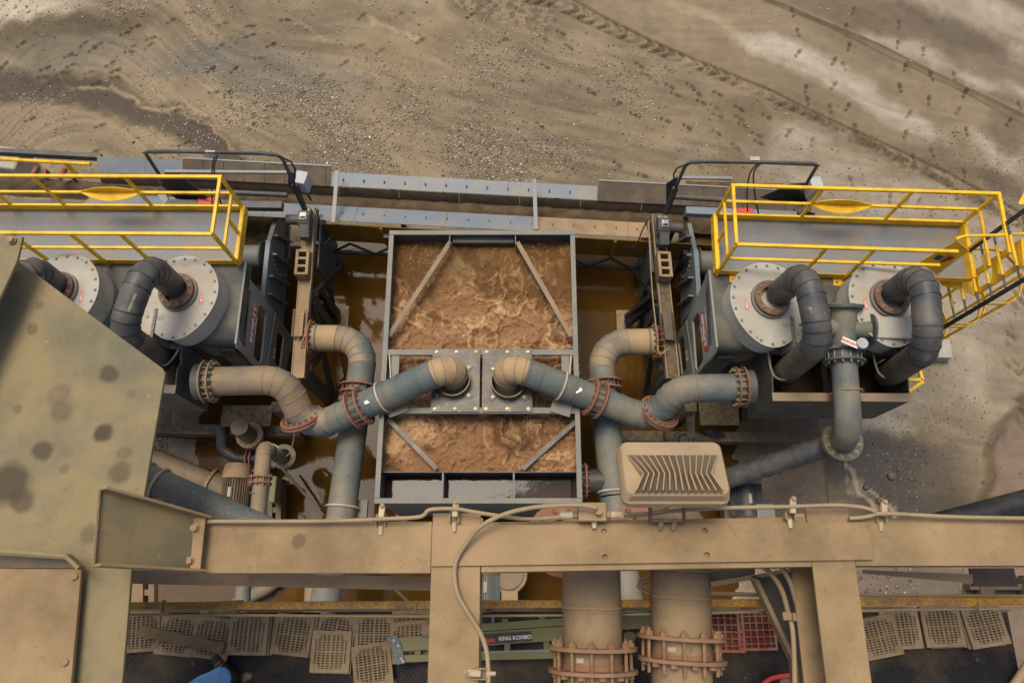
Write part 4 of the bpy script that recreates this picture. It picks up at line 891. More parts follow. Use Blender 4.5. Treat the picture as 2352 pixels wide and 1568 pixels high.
def plant(side, K):
    sg = 1 if side == 'R' else -1
    word = 'right' if sg > 0 else 'left'
    Wk, L, e1, e2, Ln, W = RW if sg > 0 else LW
    ex = e1 if sg > 0 else -e1                   # points away from the tank
    A = K['corner']; zt = 3.7
    p0 = at(*A, zt); pl = at(*K['lip'], zt)
    th = thing('sand_machine', f'grey housing of the {word} machine with cut-out side frame and red SPIRIT decal', 'machine', 'sand machines flanking the tank', Vector((p0.x, p0.y, .1))+ex*1.5)
    # housing: hood with a soft front fold
    D_ = (pl-p0).dot(e2); wid = 3.72 if sg > 0 else 4.6
    def prof(x, ys_):
        o = p0+ex*x; o.z = 0
        return [o+e2*y+Vector((0,0,z)) for y, z in ys_]
    obj('hood', MB().prism(prof(.0, [(-.02, 3.70), (D_-.30, 3.70), (D_-.05, 3.62), (D_+.02, 3.45), (D_+.02, 3.30), (D_-.08, 3.30), (D_-.12, 3.45), (-.02, 3.45)]), ex*wid), 'steel_grey', th, ang=50)
    obj('body', MB().prism(prof(.85, [(-.4, 3.44), (D_-.14, 3.44), (D_-.3, 2.6), (-.4, 2.6)]), ex*(wid-.85)), 'steel_grey', th)
    bolt(th, p0+ex*.10+e2*(D_+.03)+Vector((0,0,-.32)), e2, 'lid_grey', 1.8)
    nrm = ex
    pp = p0.copy()
    fr = lambda q: onplane(q[0], q[1], pp, nrm)
    side_p = obj('side_frame', MB().holed([fr(q) for q in K['outline']], [[fr(q) for q in h] for h in K['holes']], ex*.035), 'frame_grey_lifted', th)
    # fold along the frame, inner gussets
    a, b = fr(K['fold'][0]), fr(K['fold'][1]); obj('fold_line', MB().bar(a-ex*.004, b-ex*.004, .012, .012), 'steel_blue', th)
    obj('leg', MB().bar(at(*K['legs'][0], 3.2), at(*K['legs'][1], 1.7), .3, .16), 'steel_grey', th, bevel=.02)
    for x in (1.0, 2.2, 3.3): obj('leg', MB().bar(p0+ex*x+e2*(D_-.5)+Vector((0,0,-1.0)), p0+ex*x+e2*(D_-.5)+Vector((0,0,-3.6)), .2, .2), 'steel_dark', th)
    # decal
    d = [fr(q)-ex*.004 for q in K['decal']]; obj('decal', MB().prism([d[0], d[1], d[2], d[3]], -ex*.002), 'decal_red', th)
    c = sum(d, Vector())/4; down = ((d[2]+d[3])-(d[0]+d[1])).normalized(); ac = (d[1]-d[0])
    tx = down if sg > 0 else -down
    yv = (Vector((0,0,1)) if True else ac); yv = -ex.cross(tx)*1
    M = basis(c-ex*.006, tx, (ex*-1).cross(tx)); text('SPIRIT', M, .145 if sg > 0 else .16, 'decal_white', th, .006, sx=1.7)
    M2 = basis(c-ex*.006 + ((ex*-1).cross(tx))*-.13, tx, (ex*-1).cross(tx)); text('Sand Plant', M2, .07, 'decal_white', th, .002)
    q = fr(K['num']); text('543', basis(q-ex*.006, tx, (ex*-1).cross(tx)), .15, 'decal_white', th, .006)
    # skid under the box
    k0 = at(*K['skid'][0], 1.15); k1 = at(*K['skid'][1], 1.15)
    obj('skid_beam', MB().bar(Vector((k0.x, k0.y, 1.0)), Vector((k1.x, k1.y, 1.0)), .2, .3), 'mud_splat', th)
    k0 = at(*K['pan'][0], 1.5); k1 = at(*K['pan'][1], 1.5); xs0, xs1 = sorted((k0.x, k1.x))
    obj('splash_pan', MB().box(((xs0+xs1)/2, (k0.y+k1.y)/2, 1.45), (xs1-xs0, abs(k0.y-k1.y), .05)), 'mud_splat', th)
    text('SUPERIOR', basis((at(*K['skidtext'], 1.1).x, at(*K['skid'][0], 1.15).y-.102, 1.02), (1,0,0), (0,0,1)), .16, 'decal_white', th, .004, sx=1.3)

    # ---------------- dewatering screen
    sc = thing('dewatering_screen', f'dark vibrating dewatering screen with ribbed side plates on the {word} machine', 'screen', 'dewatering screens under the walkways', at(*K['flange'][1], .2))
    P_m = at(*K['flange'][1], 2.2); fp = lambda q: onplane(q[0], q[1], P_m, nrm)
    top = [fp(q) for q in K['flange']]
    # plate outline: top edge points, then lower edge
    low = [Vector((p.x, p.y, z)) for p, z in zip(top, (1.25, 1.0, .9))]
    face = obj('side_plate', MB().prism(top+low[::-1], ex*.02), 'screen_grey', sc)
    for i in range(len(top)-1): obj('top_flange', MB().bar(top[i]+ex*.05, top[i+1]+ex*.035, .085, .03, up=(0,0,1)), 'steel_blue', sc)
    ytot = (top[-1]-top[0]).dot(e2)
    at_ = lambda f, z: top[0]+e2*(ytot*f)+Vector((0,0,z-top[0].z))-ex*.001
    for f0, z0, f1_, z1 in ((.10, 1.65, .04, 1.25), (.30, 2.0, .20, 1.25), (.48, 2.1, .36, 1.1), (.62, 2.05, .55, 1.0), (.80, 2.1, .70, 1.0), (.93, 2.05, .86, 1.0)):
        obj('rib', MB().bar(at_(f0, z0)-ex*.04, at_(f1_, z1)-ex*.04, .03, .10, up=ex), 'screen_grey', sc)
    obj('rib', MB().bar(at_(.05, 1.6)-ex*.05, at_(.5, 1.15)-ex*.05, .1, .03, up=ex), 'screen_grey', sc)
    for k in range(11):
        a = -1.2+k*.28; p = at_(.60+.10*math.cos(a*1.0), 1.55+.42*math.sin(a)); bolt(sc, p, -ex, 'bolt_grey' if sg < 0 else 'zinc', 1.6)
    for k in range(14): bolt(sc, at_(.05+.065*k, 1.15+.25*((k*7) % 3)/2), -ex, 'steel_dark', 1.4)
    # far side plate, cross tubes, sand bed
    far_off = 2.35
    obj('side_plate', MB().prism([p+ex*far_off for p in top+low[::-1]], ex*.02), 'steel_dark', sc)
    bed = MB(); b0, b1 = top[0]+e2*.25, top[-1]; z0_, z1_ = 2.35, 2.05
    for (u0, v0), (u1, v1), w_, h_, z_, m_ in K['bars']:
        a, b = at(u0, v0, z_), at(u1, v1, z_); obj('cross_tube', MB().bar(a, b, w_, h_), m_, sc, bevel=.01)
    a, b = at(*K['roundtube'][0], 2.9), at(*K['roundtube'][1], 2.9); obj('round_tube', MB().cyl(a, b, .05, 14), 'steel_dark', sc)
    for pts_, z_ in K['panels']:
        obj('end_panel', MB().prism([at(u, v, zz) for u, v, zz in pts_], e2*.02), 'steel_black', sc)
    c = at(*K['motor'], 2.95)
    mo = obj('motor', MB().cyl(c-ex*.02, c+ex*.55, .09, 18), 'red', sc); 
    obj('motor_cover', MB().cyl(c-ex*.16, c-ex*.02, .10, 18), 'red', mo); obj('motor_cover', MB().cyl(c+ex*.55, c+ex*.7, .10, 18), 'red', mo)
    obj('terminal_box', MB().box(c+ex*.28+Vector((0,0,.12)), (.30, .16, .08), math.atan2(e1.y, e1.x)), 'red', mo, bevel=.015)
    # drive tube between screen and housing
    c = at(*K['tube'], 1.95); tb = obj('drive_tube', MB().cyl(c-ex*.12, c+ex*.5, .235, 30), 'cyclone_side', sc)
    obj('tube_ring', MB().ring(c-ex*.10, ex, .20, .30, .03, 30), 'steel_dark', tb)
    # sand heaped on the screen
    y0_, y1_ = -.15, ytot+1.5; gs = np.arange(0.03, far_off, .05); gn = np.arange(y0_, y1_, .05); GS, GN = np.meshgrid(gs, gn)
    gh = 1.62+.10*np.sin(GN*1.3)*0 - .12*GN + .05*(fbm(GS*5, GN*5+30*sg, 4)-.5)*2 + .16*np.exp(-((GN-.15)/.22)**2)*(.6+.8*fbm(GS*3, GN*3, 3))
    me = grid_mesh('screen_sand', gs, gn, gh, s2l(np.clip(np.array((98, 76, 48.))*(1+.6*(fbm(GS*9, GN*9, 4)[..., None]-.5)), 5, 250)))
    o0 = top[0]; co = np.stack([o0.x+ex.x*GS+e2.x*GN, o0.y+ex.y*GS+e2.y*GN, gh], -1).reshape(-1).astype(np.float32); me.vertices.foreach_set('co', co); me.update()
    tag(stuff(link('screen_sand', me, 'damp_sand')), f'damp brown sand lying on the {word} dewatering screen', 'sand')

    # ---------------- support frame by the tank
    sf = thing('support_frame', f'dusty steel beam and dark legs carrying the tank side of the {word} screen', 'frame', 'support frames beside the tank', at(*K['beam'][1], .1))
    zb = 2.35
    bp_ = [at(u, v, zb) for u, v in K['beam']]
    for i in range(len(bp_)-1):
        d = (bp_[i+1]-bp_[i]).normalized()
        obj('beam', MB().bar(bp_[i], bp_[i+1], .20, .02), 'tan_dull' if sg < 0 else 'mud_splat', sf)
        sdv = d.cross(Vector((0,0,1)))
        for s_ in (-1, 1): obj('beam_flange', MB().bar(bp_[i]+sdv*s_*.11+Vector((0,0,-.04)), bp_[i+1]+sdv*s_*.11+Vector((0,0,-.04)), .02, .14), 'tan_dull', sf)
    tot = bp_[-1]-bp_[0]
    for f in (.06, .52, .95):
        p = bp_[0]+tot*f; p = Vector((p.x, p.y, zb-.1))-ex*.02
        obj('leg', MB().bar(p, Vector((p.x, p.y, .1)), .18, .22), 'steel_dark', sf)
    for f0, f1_ in ((.10, .50), (.55, .93)):
        pa, pb = bp_[0]+tot*f0, bp_[0]+tot*f1_
        obj('brace', MB().bar(Vector((pa.x, pa.y, zb-.2))-ex*.12, Vector((pb.x, pb.y, .25))-ex*.12, .1, .1), 'steel_black', sf)
        obj('brace', MB().bar(Vector((pb.x, pb.y, zb-.2))-ex*.14, Vector((pa.x, pa.y, .25))-ex*.14, .1, .1), 'steel_black', sf)
    obj('panel', MB().bar(Vector((bp_[0].x, bp_[0].y, 1.5))-ex*.16+e2*.05, Vector((bp_[0].x, bp_[0].y, 1.5))-ex*.16+tot*.35, .03, 1.4), 'steel_dark', sf)
    o_ = at(*K['outrig'], .25); pa = bp_[0]+tot*.45
    obj('outrigger', MB().bar(Vector((pa.x, pa.y, 1.3))-ex*.1, Vector((o_.x, o_.y, .3)), .14, .12), 'steel_black', sf)
    obj('outrigger', MB().bar(Vector((pa.x, pa.y, 1.9))-ex*.1, Vector((o_.x, o_.y+.15, .3)), .12, .10), 'steel_black', sf)
    fpl = obj('foot_plate', MB().box((o_.x, o_.y+.05, .15), (.42, .62, .05)), 'tan_dull', sf)
    for sx in (-1, 1):
        for sy in (-1, 1): bolt(fpl, (o_.x+sx*.15, o_.y+.05+sy*.24, .175), (0,0,1), 'bolt_grey', 1.4)
    pp_ = at(*K['post'], 1.2); obj('post', MB().bar(Vector((pp_.x, pp_.y, 2.2)), Vector((pp_.x, pp_.y, .1)), .22, .18), 'mud_splat', sf)
    # bearing, hollow block and channel on the beam
    c = at(*K['bearing'], zb+.3); br = thing('pillow_block', f'grey pillow block bearing with warning sticker on the {word} support beam', 'bearing', 'pillow block bearings', c+Vector((0,0,-.25)))
    yv = tot.normalized()
    Rm = Matrix((ex, yv, Vector((0,0,1)))).transposed()
    obj('base', MB().box(c+Vector((0,0,-.20)), (.24, .56, .10), 0, Rm), 'steel_grey', br, bevel=.02)
    obj('housing', MB().cyl(c-ex*.12, c+ex*.10, .17, 24), 'steel_grey', br); obj('bore', MB().cyl(c-ex*.125, c-ex*.12, .10, 20), 'steel_black', br)
    obj('lug', MB().prism([c+yv*.12+Vector((0,0,.1))-ex*.1, c+yv*.36+Vector((0,0,.0))-ex*.1, c+yv*.36+Vector((0,0,-.15))-ex*.1, c+yv*.12+Vector((0,0,-.15))-ex*.1], ex*.18), 'steel_grey', br)
    obj('shaft', MB().cyl(c+ex*.10, c+ex*.35, .10, 18), 'steel_dark', br)
    obj('cap', MB().box(c-yv*.20+Vector((0,0,-.06)), (.2, .12, .16), 0, Rm), 'steel_grey', br, bevel=.02)
    for sy in (-.2, .2):
        for sx in (-.06, .06): bolt(br, c+yv*sy+ex*sx+Vector((0,0,.02)), (0,0,1), 'bolt_grey', 1.2)
    q = c+Vector((0,0,.176)); stk = obj('sticker', MB().box(q, (.12, .14, .004), 0, Rm), 'decal_white', br); obj('sticker_text', MB().box(q+yv*.035+Vector((0,0,.003)), (.10, .05, .003), 0, Rm), 'decal_dark', br)
    c = at(*K['block'], zb+.18); hb = thing('hollow_block', f'tan hollow steel block with three square pockets on the {word} support beam', 'block', 'hollow steel blocks on the beams', c+Vector((0,0,-.15)))
    R2 = lambda x, y, z: c+ex*x+yv*y+Vector((0,0,z))
    pk = []
    for y in (-.155, 0, .155): pk.append([R2(-.075, y-.055, .12), R2(.075, y-.055, .12), R2(.075, y+.055, .12), R2(-.075, y+.055, .12)])
    obj('block_body', MB().holed([R2(-.125, -.255, .12), R2(.125, -.255, .12), R2(.125, .255, .12), R2(-.125, .255, .12)], pk, (0,0,-.26)), 'tan_dull', hb)
    obj('block_floor', MB().box(R2(0, 0, -.15), (.25, .51, .02), 0, Rm), 'steel_brown', hb)
    for sx, sy in ((-1, 1), (1, -1), (1, 1), (-1, -1)): bolt(hb, R2(sx*.1, sy*.235, .12), (0,0,1), 'bolt_tan', .9)
    c = at(*K['chan'], zb+.12); ch_ = thing('channel_bracket', f'short {"rusty brown" if sg > 0 else "tan"} drilled channel bracket lying along the {word} support beam', 'bracket', 'drilled channel brackets', c)
    R3 = lambda x, y, z: c+ex*x+yv*y+Vector((0,0,z))
    obj('web', MB().box(R3(0, 0, .05), (.15, .54, .012), 0, Rm), 'tan_dull' if sg < 0 else 'steel_brown', ch_)
    for sx in (-1, 1): obj('channel_flange', MB().bar(R3(sx*.105, -.27, 0), R3(sx*.105, .27, 0), .012, .09, up=(ex*sx*.6+Vector((0,0,1)))), 'tan_dull' if sg < 0 else 'steel_brown', ch_)
    for k in range(6): obj('hole', MB().cyl(R3(0, -.2+.08*k, .0565), R3(0, -.2+.08*k, .058), .011, 8), 'steel_black', ch_)
    # thin cable along the beam
    tag(obj('cable', MB().tube(smooth_path([at(u, v, zb+.15) for u, v in K['cable']], 5), .012, 7), 'conduit'), f'thin cable running along the {word} support beam', 'cable')
    # ---------------- bent pipe over the screen, with cables and a junction box
    ar = thing('cable_arch', f'dark bent pipe arching over the {word} screen with cables clipped along it', 'pipe', 'bent cable pipes over the screens', at(*K['arch'][0][:2], 3.2))
    pts_ = [at(u, v, z) for u, v, z in K['arch']]
    obj('bent_pipe', MB().tube(sum([q if i == 0 else q[1:] for i, (k_, q) in enumerate(arc_path(pts_, .16, 5))], []), .030, 10), 'steel_dark', ar)
    off = Vector((0, -.05, .01)); obj('cable', MB().tube(smooth_path([p+off for p in pts_[1:-1]], 5), .014, 7), 'hose_black', ar)
    for k_, d in enumerate(K['drops']):
        obj('cable', MB().tube(smooth_path([at(u, v, z) for u, v, z in d], 5), .014, 7), 'steel_dark', ar)
    c = at(*K['label_clip'], pts_[2].z); obj('tag', MB().box(c, (.16, .07, .08), 0), 'box_grey', ar)
    obj('post', MB().bar(at(*K['arch'][0][:2], 3.0), at(*K['arch'][1][:2], K['arch'][1][2]), .09, .06), 'steel_black', ar)
    c = at(*K['jbox'], 3.95); jb = thing('junction_box', f'light grey electrical box on a post at the end of the {word} cable pipe', 'electrical box', 'grey electrical boxes', c+Vector((0,0,-.15)))
    obj('case', MB().box(c, (.20, .24, .34), math.radians(12*sg)), 'box_grey', jb, bevel=.008); obj('label_plate', MB().box(c+Vector((.104*-sg*-1, 0, .05)), (.004, .1, .14), math.radians(12*sg)), 'decal_white', jb)
    obj('stalk', MB().cyl(c+Vector((0,-.05,-.18)), c+Vector((0,-.05,-.55)), .02, 8), 'hose_black', jb)
    return th, p0, ex, e1, e2, D_

KR = dict(corner=(1627, 621), lip=(1645, 792), fold=((1577, 735), (1594, 858)), legs=((1668, 812), (1618, 866)), num=(1578, 818),
  outline=[(1627, 621), (1594, 697), (1576, 733), (1528, 808), (1529, 828), (1541, 811), (1549, 819), (1553, 868), (1562, 868), (1600, 860), (1640, 812), (1645, 796)],
  holes=[[(1628, 672), (1631, 690), (1638.5, 772), (1632, 800), (1629, 794), (1619, 722), (1620, 702)], [(1602.5, 716), (1607, 724), (1615, 826), (1601, 851), (1597, 843), (1590, 737)], [(1567, 770), (1570.5, 777), (1576, 845), (1566, 862), (1557, 786)]],
  decal=((1610, 716), (1615.5, 715.6), (1624.5, 806), (1618.5, 806)), skid=((1420, 1000), (1980, 1005)), pan=((1605, 920), (1700, 975)), skidtext=(1800, 1000),
  flange=[(1563, 450), (1592.5, 574), (1601.6, 688)],
  bars=[((1574, 486), (1828, 497), .15, .15, 3.0, 'steel_blue'), ((1565, 408), (1682, 410), .06, .05, 3.6, 'steel_blue'), ((1827, 490), (1850, 470), .14, .14, 3.0, 'steel_dark')],
  roundtube=((1548, 452), (1740, 464)),
  panels=[([(1530, 420, 3.7), (1556, 404, 3.7), (1556, 436, 3.2), (1530, 472, 3.0)], 0), ([(1745, 452, 3.3), (1815, 421, 3.6), (1868, 418, 3.6), (1870, 440, 3.3), (1835, 470, 2.9), (1800, 465, 2.9)], 0)],
  motor=(1672, 494), tube=(1614, 603), beam=[(1511, 492), (1523, 640), (1546, 868)], outrig=(1440, 745), post=(1560, 960),
  bearing=(1524, 522), block=(1525, 612), chan=(1533, 750), cable=[(1488, 498), (1492, 560), (1494, 600), (1499, 680), (1508, 760), (1512, 806), (1520, 812), (1535, 800)],
  arch=[(1529, 490, 3.2), (1552, 431, 4.2), (1578, 371, 4.9), (1880, 375, 4.9), (1842, 440, 3.8)], label_clip=(1732, 367), jbox=(1868, 432),
  drops=[[(1748, 370, 4.85), (1724, 395, 4.6), (1716, 440, 4.0), (1717, 485, 3.2)], [(1752, 372, 4.85), (1732, 395, 4.6), (1733, 440, 4.0), (1743, 496, 3.2)], [(1490, 500, 3.2), (1475, 530, 2.8), (1462, 560, 2.3), (1440, 572, 1.8)]])
KL = dict(corner=(567, 603), lip=(541, 778), fold=((632, 718), (612, 848)), legs=((520, 795), (578, 852)), num=(630, 812),
  outline=[(567, 603), (577.5, 645), (632, 716), (687, 799), (686, 817), (672, 803), (664, 812), (656, 862), (645, 862), (612, 850), (588, 842), (546, 796), (543, 788)],
  holes=[[(564, 654), (578, 673), (568, 778), (562, 787), (551, 769), (560.5, 668)], [(598, 699), (612.5, 717), (602, 825), (596, 834), (582, 818), (594, 704)], [(642, 760), (653, 774), (645, 840), (641, 848), (631, 829), (637, 768)]],
  decal=((589, 702), (584, 694), (571, 787), (578, 792)), skid=((330, 982), (690, 990)), pan=((510, 930), (620, 978)), skidtext=(545, 985),
  flange=[(660, 437), (622, 552), (607, 690)],
  bars=[((386, 470), (650, 474), .15, .15, 3.0, 'steel_dark'), ((379, 394), (660, 396), .06, .05, 3.6, 'steel_blue'), ((386, 470), (372, 448), .14, .14, 3.0, 'steel_blue')],
  roundtube=((480, 440), (660, 448)),
  panels=[([(690, 402, 3.7), (662, 390, 3.7), (662, 425, 3.2), (690, 455, 3.0)], 0), ([(478, 453, 3.2), (412, 397, 3.6), (378, 396, 3.6), (372, 425, 3.3), (405, 455, 2.9), (440, 458, 2.9)], 0)],
  motor=(515, 471), tube=(593, 590), beam=[(716, 478), (702, 620), (684, 868)], outrig=(776, 735), post=(672, 960),
  bearing=(701, 505), block=(697, 607), chan=(689, 742), cable=[(722, 475), (718, 560), (716, 620), (708, 700), (702, 752), (698, 775), (690, 790)],
  arch=[(700, 480, 3.2), (676, 424, 4.2), (644, 354, 4.9), (330, 346, 4.9), (376, 417, 3.8)], label_clip=(484, 353), jbox=(696, 418),
  drops=[[(494, 358, 4.85), (488, 380, 4.6), (487, 420, 4.0), (487, 470, 3.2)], [(500, 358, 4.85), (492, 385, 4.6), (498, 430, 4.0), (508, 470, 3.2)], [(724, 478, 3.2), (735, 510, 2.8), (740, 560, 2.3), (760, 545, 1.8)]])
PR_ = plant('R', KR); PL_ = plant('L', KL)

# ---------------- collecting boxes with cyclone overflow
def box_thing(fl, fr_, bl, label, sg, muck):
    z1, z0 = 3.6, 2.2; a, b, c = at(*fl, z1), at(*fr_, z1), at(*bl, z1)
    e1 = (b-a).normalized(); e2 = Vector((e1.y, -e1.x, 0)); dp = (c-a).dot(-e2); Ln = (b-a).length
    th = thing('collecting_box', label, 'box', 'open collecting boxes in front of the machines', a+e1*Ln/2+e2*-.4+Vector((0,0,-1.5)))
    G = lambda x, y, z: a+e1*x-e2*y+Vector((0,0,z-z1)); t = .015
    def wall(n, x0, y0, x1, y1, m='steel_grey', zt=z1): return obj(n, MB().prism([G(x0, y0, z0), G(x1, y1, z0), G(x1, y1, zt), G(x0, y0, zt)], (-e2 if abs(x1-x0) > .1 else e1)*t), m, th)
    wall('front_wall', 0, 0, Ln, 0); wall('back_wall', 0, dp, Ln, dp)
    for x in (0, Ln-t):
        # end wall with a wavy lifting-eye edge
        prof = [(0.02, z1), (.10, z1-.02), (.2, z1), (dp*.45, z1+.04), (dp*.6, z1-.05), (dp*.7, z1+.02), (dp-.02, z1+.05), (dp-.02, z0), (0.02, z0)]
        obj('end_wall', MB().prism([G(x, y, z) for y, z in prof], e1*t), 'steel_grey', th)
    obj('front_rim', MB().prism([G(-.02, -.02, z1+.004), G(Ln+.02, -.02, z1+.004), G(Ln+.02, .12, z1+.004), G(-.02, .12, z1+.004)], (0,0,.012)), 'galv_tan', th)
    obj('back_rim', MB().prism([G(0.03, dp-.12, z1-.02), G(Ln-.03, dp-.12, z1-.02), G(Ln-.03, dp-.01, z1-.02), G(.03, dp-.01, z1-.02)], (0,0,.012)), 'steel_grey', th)
    obj('divider', MB().prism([G(Ln*.5-.05, .13, z1-.6), G(Ln*.5+.05, .13, z1-.6), G(Ln*.5+.05, dp-.13, z1-.6), G(Ln*.5-.05, dp-.13, z1-.6)], (0,0,.05)), 'steel_brown', th)
    obj('floor', MB().prism([G(0.02, 0.02, z0+.02), G(Ln-.02, .02, z0+.02), G(Ln-.02, dp-.02, z0+.02), G(.02, dp-.02, z0+.02)], (0,0,.02)), 'steel_brown', th)
    gs = np.arange(.03, Ln-.03, .04); gn = np.arange(.03, dp-.02, .04); GS, GN = np.meshgrid(gs, gn); gh = z1-.85+.06*(fbm(GS*3, GN*3, 4)-.5)*2
    me = grid_mesh('box_slurry', gs, gn, gh, s2l(np.clip(np.array((70, 50, 28.))*(1+.8*(fbm(GS*5, GN*5, 4)[..., None]-.5)), 5, 250)))
    co = np.stack([a.x+e1.x*GS-e2.x*GN, a.y+e1.y*GS-e2.y*GN, gh], -1).reshape(-1).astype(np.float32); me.vertices.foreach_set('co', co); me.update()
    tag(stuff(link('box_slurry', me, 'slurry')), muck, 'slurry')
    return th, G, e1, e2, Ln, dp
BR = box_thing((1777, 918), (2093, 920), (1758, 797), 'open grey collecting box with two black pipes dropping into it, right machine', 1, 'dark splashing slurry inside the right collecting box')
BL = box_thing((60, 884), (400, 901), (60, 768), 'open dusty collecting box half hidden behind the big olive gusset plate', -1, 'dark slurry inside the left collecting box')

# ---------------- cyclones and their looping pipes
e1R, e2R = PR_[3], PR_[4]; e1L, e2L = PL_[3], PL_[4]
cyclone(1766, 690, 4.02, 1, e1R, e2R, 'round grey cyclone lid of the right machine, the one nearer the tank')
cyclone(2038, 688, 4.2, 1, e1R, e2R, 'round grey cyclone lid of the right machine, the one beside the ladder')
cyclone(414, 674, 4.02, -1, e1L, e2L, 'round grey cyclone lid of the left machine, the one nearer the tank')
cyclone(140, 670, 4.2, -1, e1L, e2L, 'round grey cyclone lid of the left machine, cut by the olive gusset plate')
def loop(base, b, c, d, r, m, label):
    pts = [at(*base), at(*b), at(*c), at(*d)]
    return overflow(pts, r, m, label)
loop((1790, 672, 4.15), (1852, 622, 5.2), (1884, 786, 5.0), (1800, 858, 3.35), .205, 'poly_black', 'black pipe with mitred elbows looping from the right machine\'s inner cyclone into the box')
loop((2054, 670, 4.35), (2122, 622, 5.2), (2134, 800, 5.0), (2040, 862, 3.35), .205, 'poly_black', 'black pipe looping from the cyclone beside the ladder into the box')
loop((396, 656, 4.15), (336, 602, 5.2), (277, 764, 5.0), (372, 826, 3.35), .205, 'poly_black', 'black pipe with chalk marks looping from the left machine\'s inner cyclone')
loop((126, 652, 4.35), (58, 602, 5.2), (-10, 764, 5.0), (80, 830, 3.35), .205, 'poly_black', 'black pipe leaving the left machine\'s outer cyclone beside the gusset plate')
for nm, side_, L_pts in (('ubolt', 1, [(1764, 798), (1767, 830), (1778, 862), (1800, 872), (1828, 864), (1838, 850)]), ('ubolt', 1, [(2004, 800), (2009, 830), (2020, 858), (2042, 870), (2064, 864)]), ('ubolt', -1, [(424, 768), (412, 798), (398, 822), (380, 838), (362, 834)])):
    tag(obj('pipe_clamp', MB().tube(smooth_path([at(u, v, 3.62) for u, v in L_pts], 5), .018, 8), 'galv_tan'), {1764: 'round bar clamp holding the black pipe at the inner end of the right box', 2004: 'round bar clamp holding the black pipe beside the ladder cage', 424: 'round bar clamp holding the black pipe at the left box'}[L_pts[0][0]], 'clamp', 'bar clamps on the overflow pipes')

# ---------------- feed pipe of the right machine: manifold, valve, elbow and the run to the pump
fd = thing('feed_pipe', 'grey feed pipe with valve and manifold rising between the right machine\'s cyclones', 'pipe', loc=at(1936, 1010, 2.5))
mA, mB_, mC, mD, mE, mF = at(1938, 706, 4.25), at(1936, 800, 4.05), at(1950, 985, 4.0), at(1937, 1012, 3.35), at(1925, 1018, 3.1), at(1640, 1108, 1.3)
obj('manifold', MB().cyl(mA, mB_, .20, 28), 'galv', fd)
dm = (mB_-mA).normalized()
flange(fd, mA-dm*.02, -dm, .0, .30, .05, 12, 'steel_grey', 'bolt_grey', 1.4)
mid = mA+(mB_-mA)*.52
for s_ in (1, -1):
    obj('branch', MB().cyl(mid, mid+e1R*.42*s_, .155, 24), 'galv', fd)
flange(fd, mid+e1R*.42, e1R, .10, .26, .04, 10, 'steel_dark', 'bolt_grey', 1.4)
obj('square_duct', MB().bar(mid+e1R*.44, mid+e1R*1.22, .36, .30), 'lid_grey', fd, bevel=.01)
obj('square_duct', MB().bar(mid-e1R*.36, mid-e1R*.60, .34, .28), 'lid_grey', fd, bevel=.01)
dv = (mC-mB_).normalized()
flange_pair(fd, mB_+dv*.14, dv, .20, .33, .17, .03, 14, 'steel_grey', 'bolt_grey', 1.3)
obj('valve_body', MB().cyl(mB_+dv*.06, mB_+dv*.22, .27, 30), 'steel_dark', fd)
vt = at(1969, 790, 4.45); obj('valve_tag', MB().box(vt+Vector((-.12, .02, .02)), (.26, .10, .008), -.45), 'decal_white', fd)
text('WARNING', basis(vt+Vector((-.12, .02, .028)), (math.cos(-.45+math.pi), math.sin(-.45+math.pi), 0), (-math.sin(-.45+math.pi), math.cos(-.45+math.pi), 0)), .055, 'decal_red', fd, .002)
obj('gauge', MB().cyl(vt+Vector((.06, 0, -.02)), vt+Vector((.06, 0, .06)), .085, 22), 'box_grey', fd)
pipe(fd, [mB_+dv*.2, mC, mD-Vector((0,0,.0))], .20, 'galv', .34, 9, 28, weld=False)
flange(fd, mD+Vector((0,0,-.02)), (0,0,1), .195, .33, .035, 12, 'steel_grey', 'zinc', 1.7, .1)
obj('flange', MB().ring(mD+Vector((0,0,-.075)), (0,0,1), .195, .335, .03), 'rust', fd)
pipe(fd, [mD+Vector((0,0,-.08)), mD+Vector((-.05, 0, -.35)), mF], .185, 'poly_black', .3, 4, 28)
dd = (mF-mD).normalized()
for f in (.18, .26, .46, .54): obj('weld_seam', MB().ring(mD+Vector((-.05, 0, -.35))+(mF-mD-Vector((-.05, 0, -.35)))*f, (mF-mD-Vector((-.05, 0, -.35))), .18, .20, .03, 28), 'poly_black', fd)
tag(obj('pipe_clamp', MB().tube(smooth_path([at(1905, 910, 3.75), at(1918, 898, 4.0), at(1945, 893, 4.22), at(1975, 893, 4.15), at(1983, 899, 3.8)], 5), .02, 8), 'galv_tan'), 'round bar clamp bent over the feed pipe at the front of the right box', 'clamp', 'bar clamps on the overflow pipes')

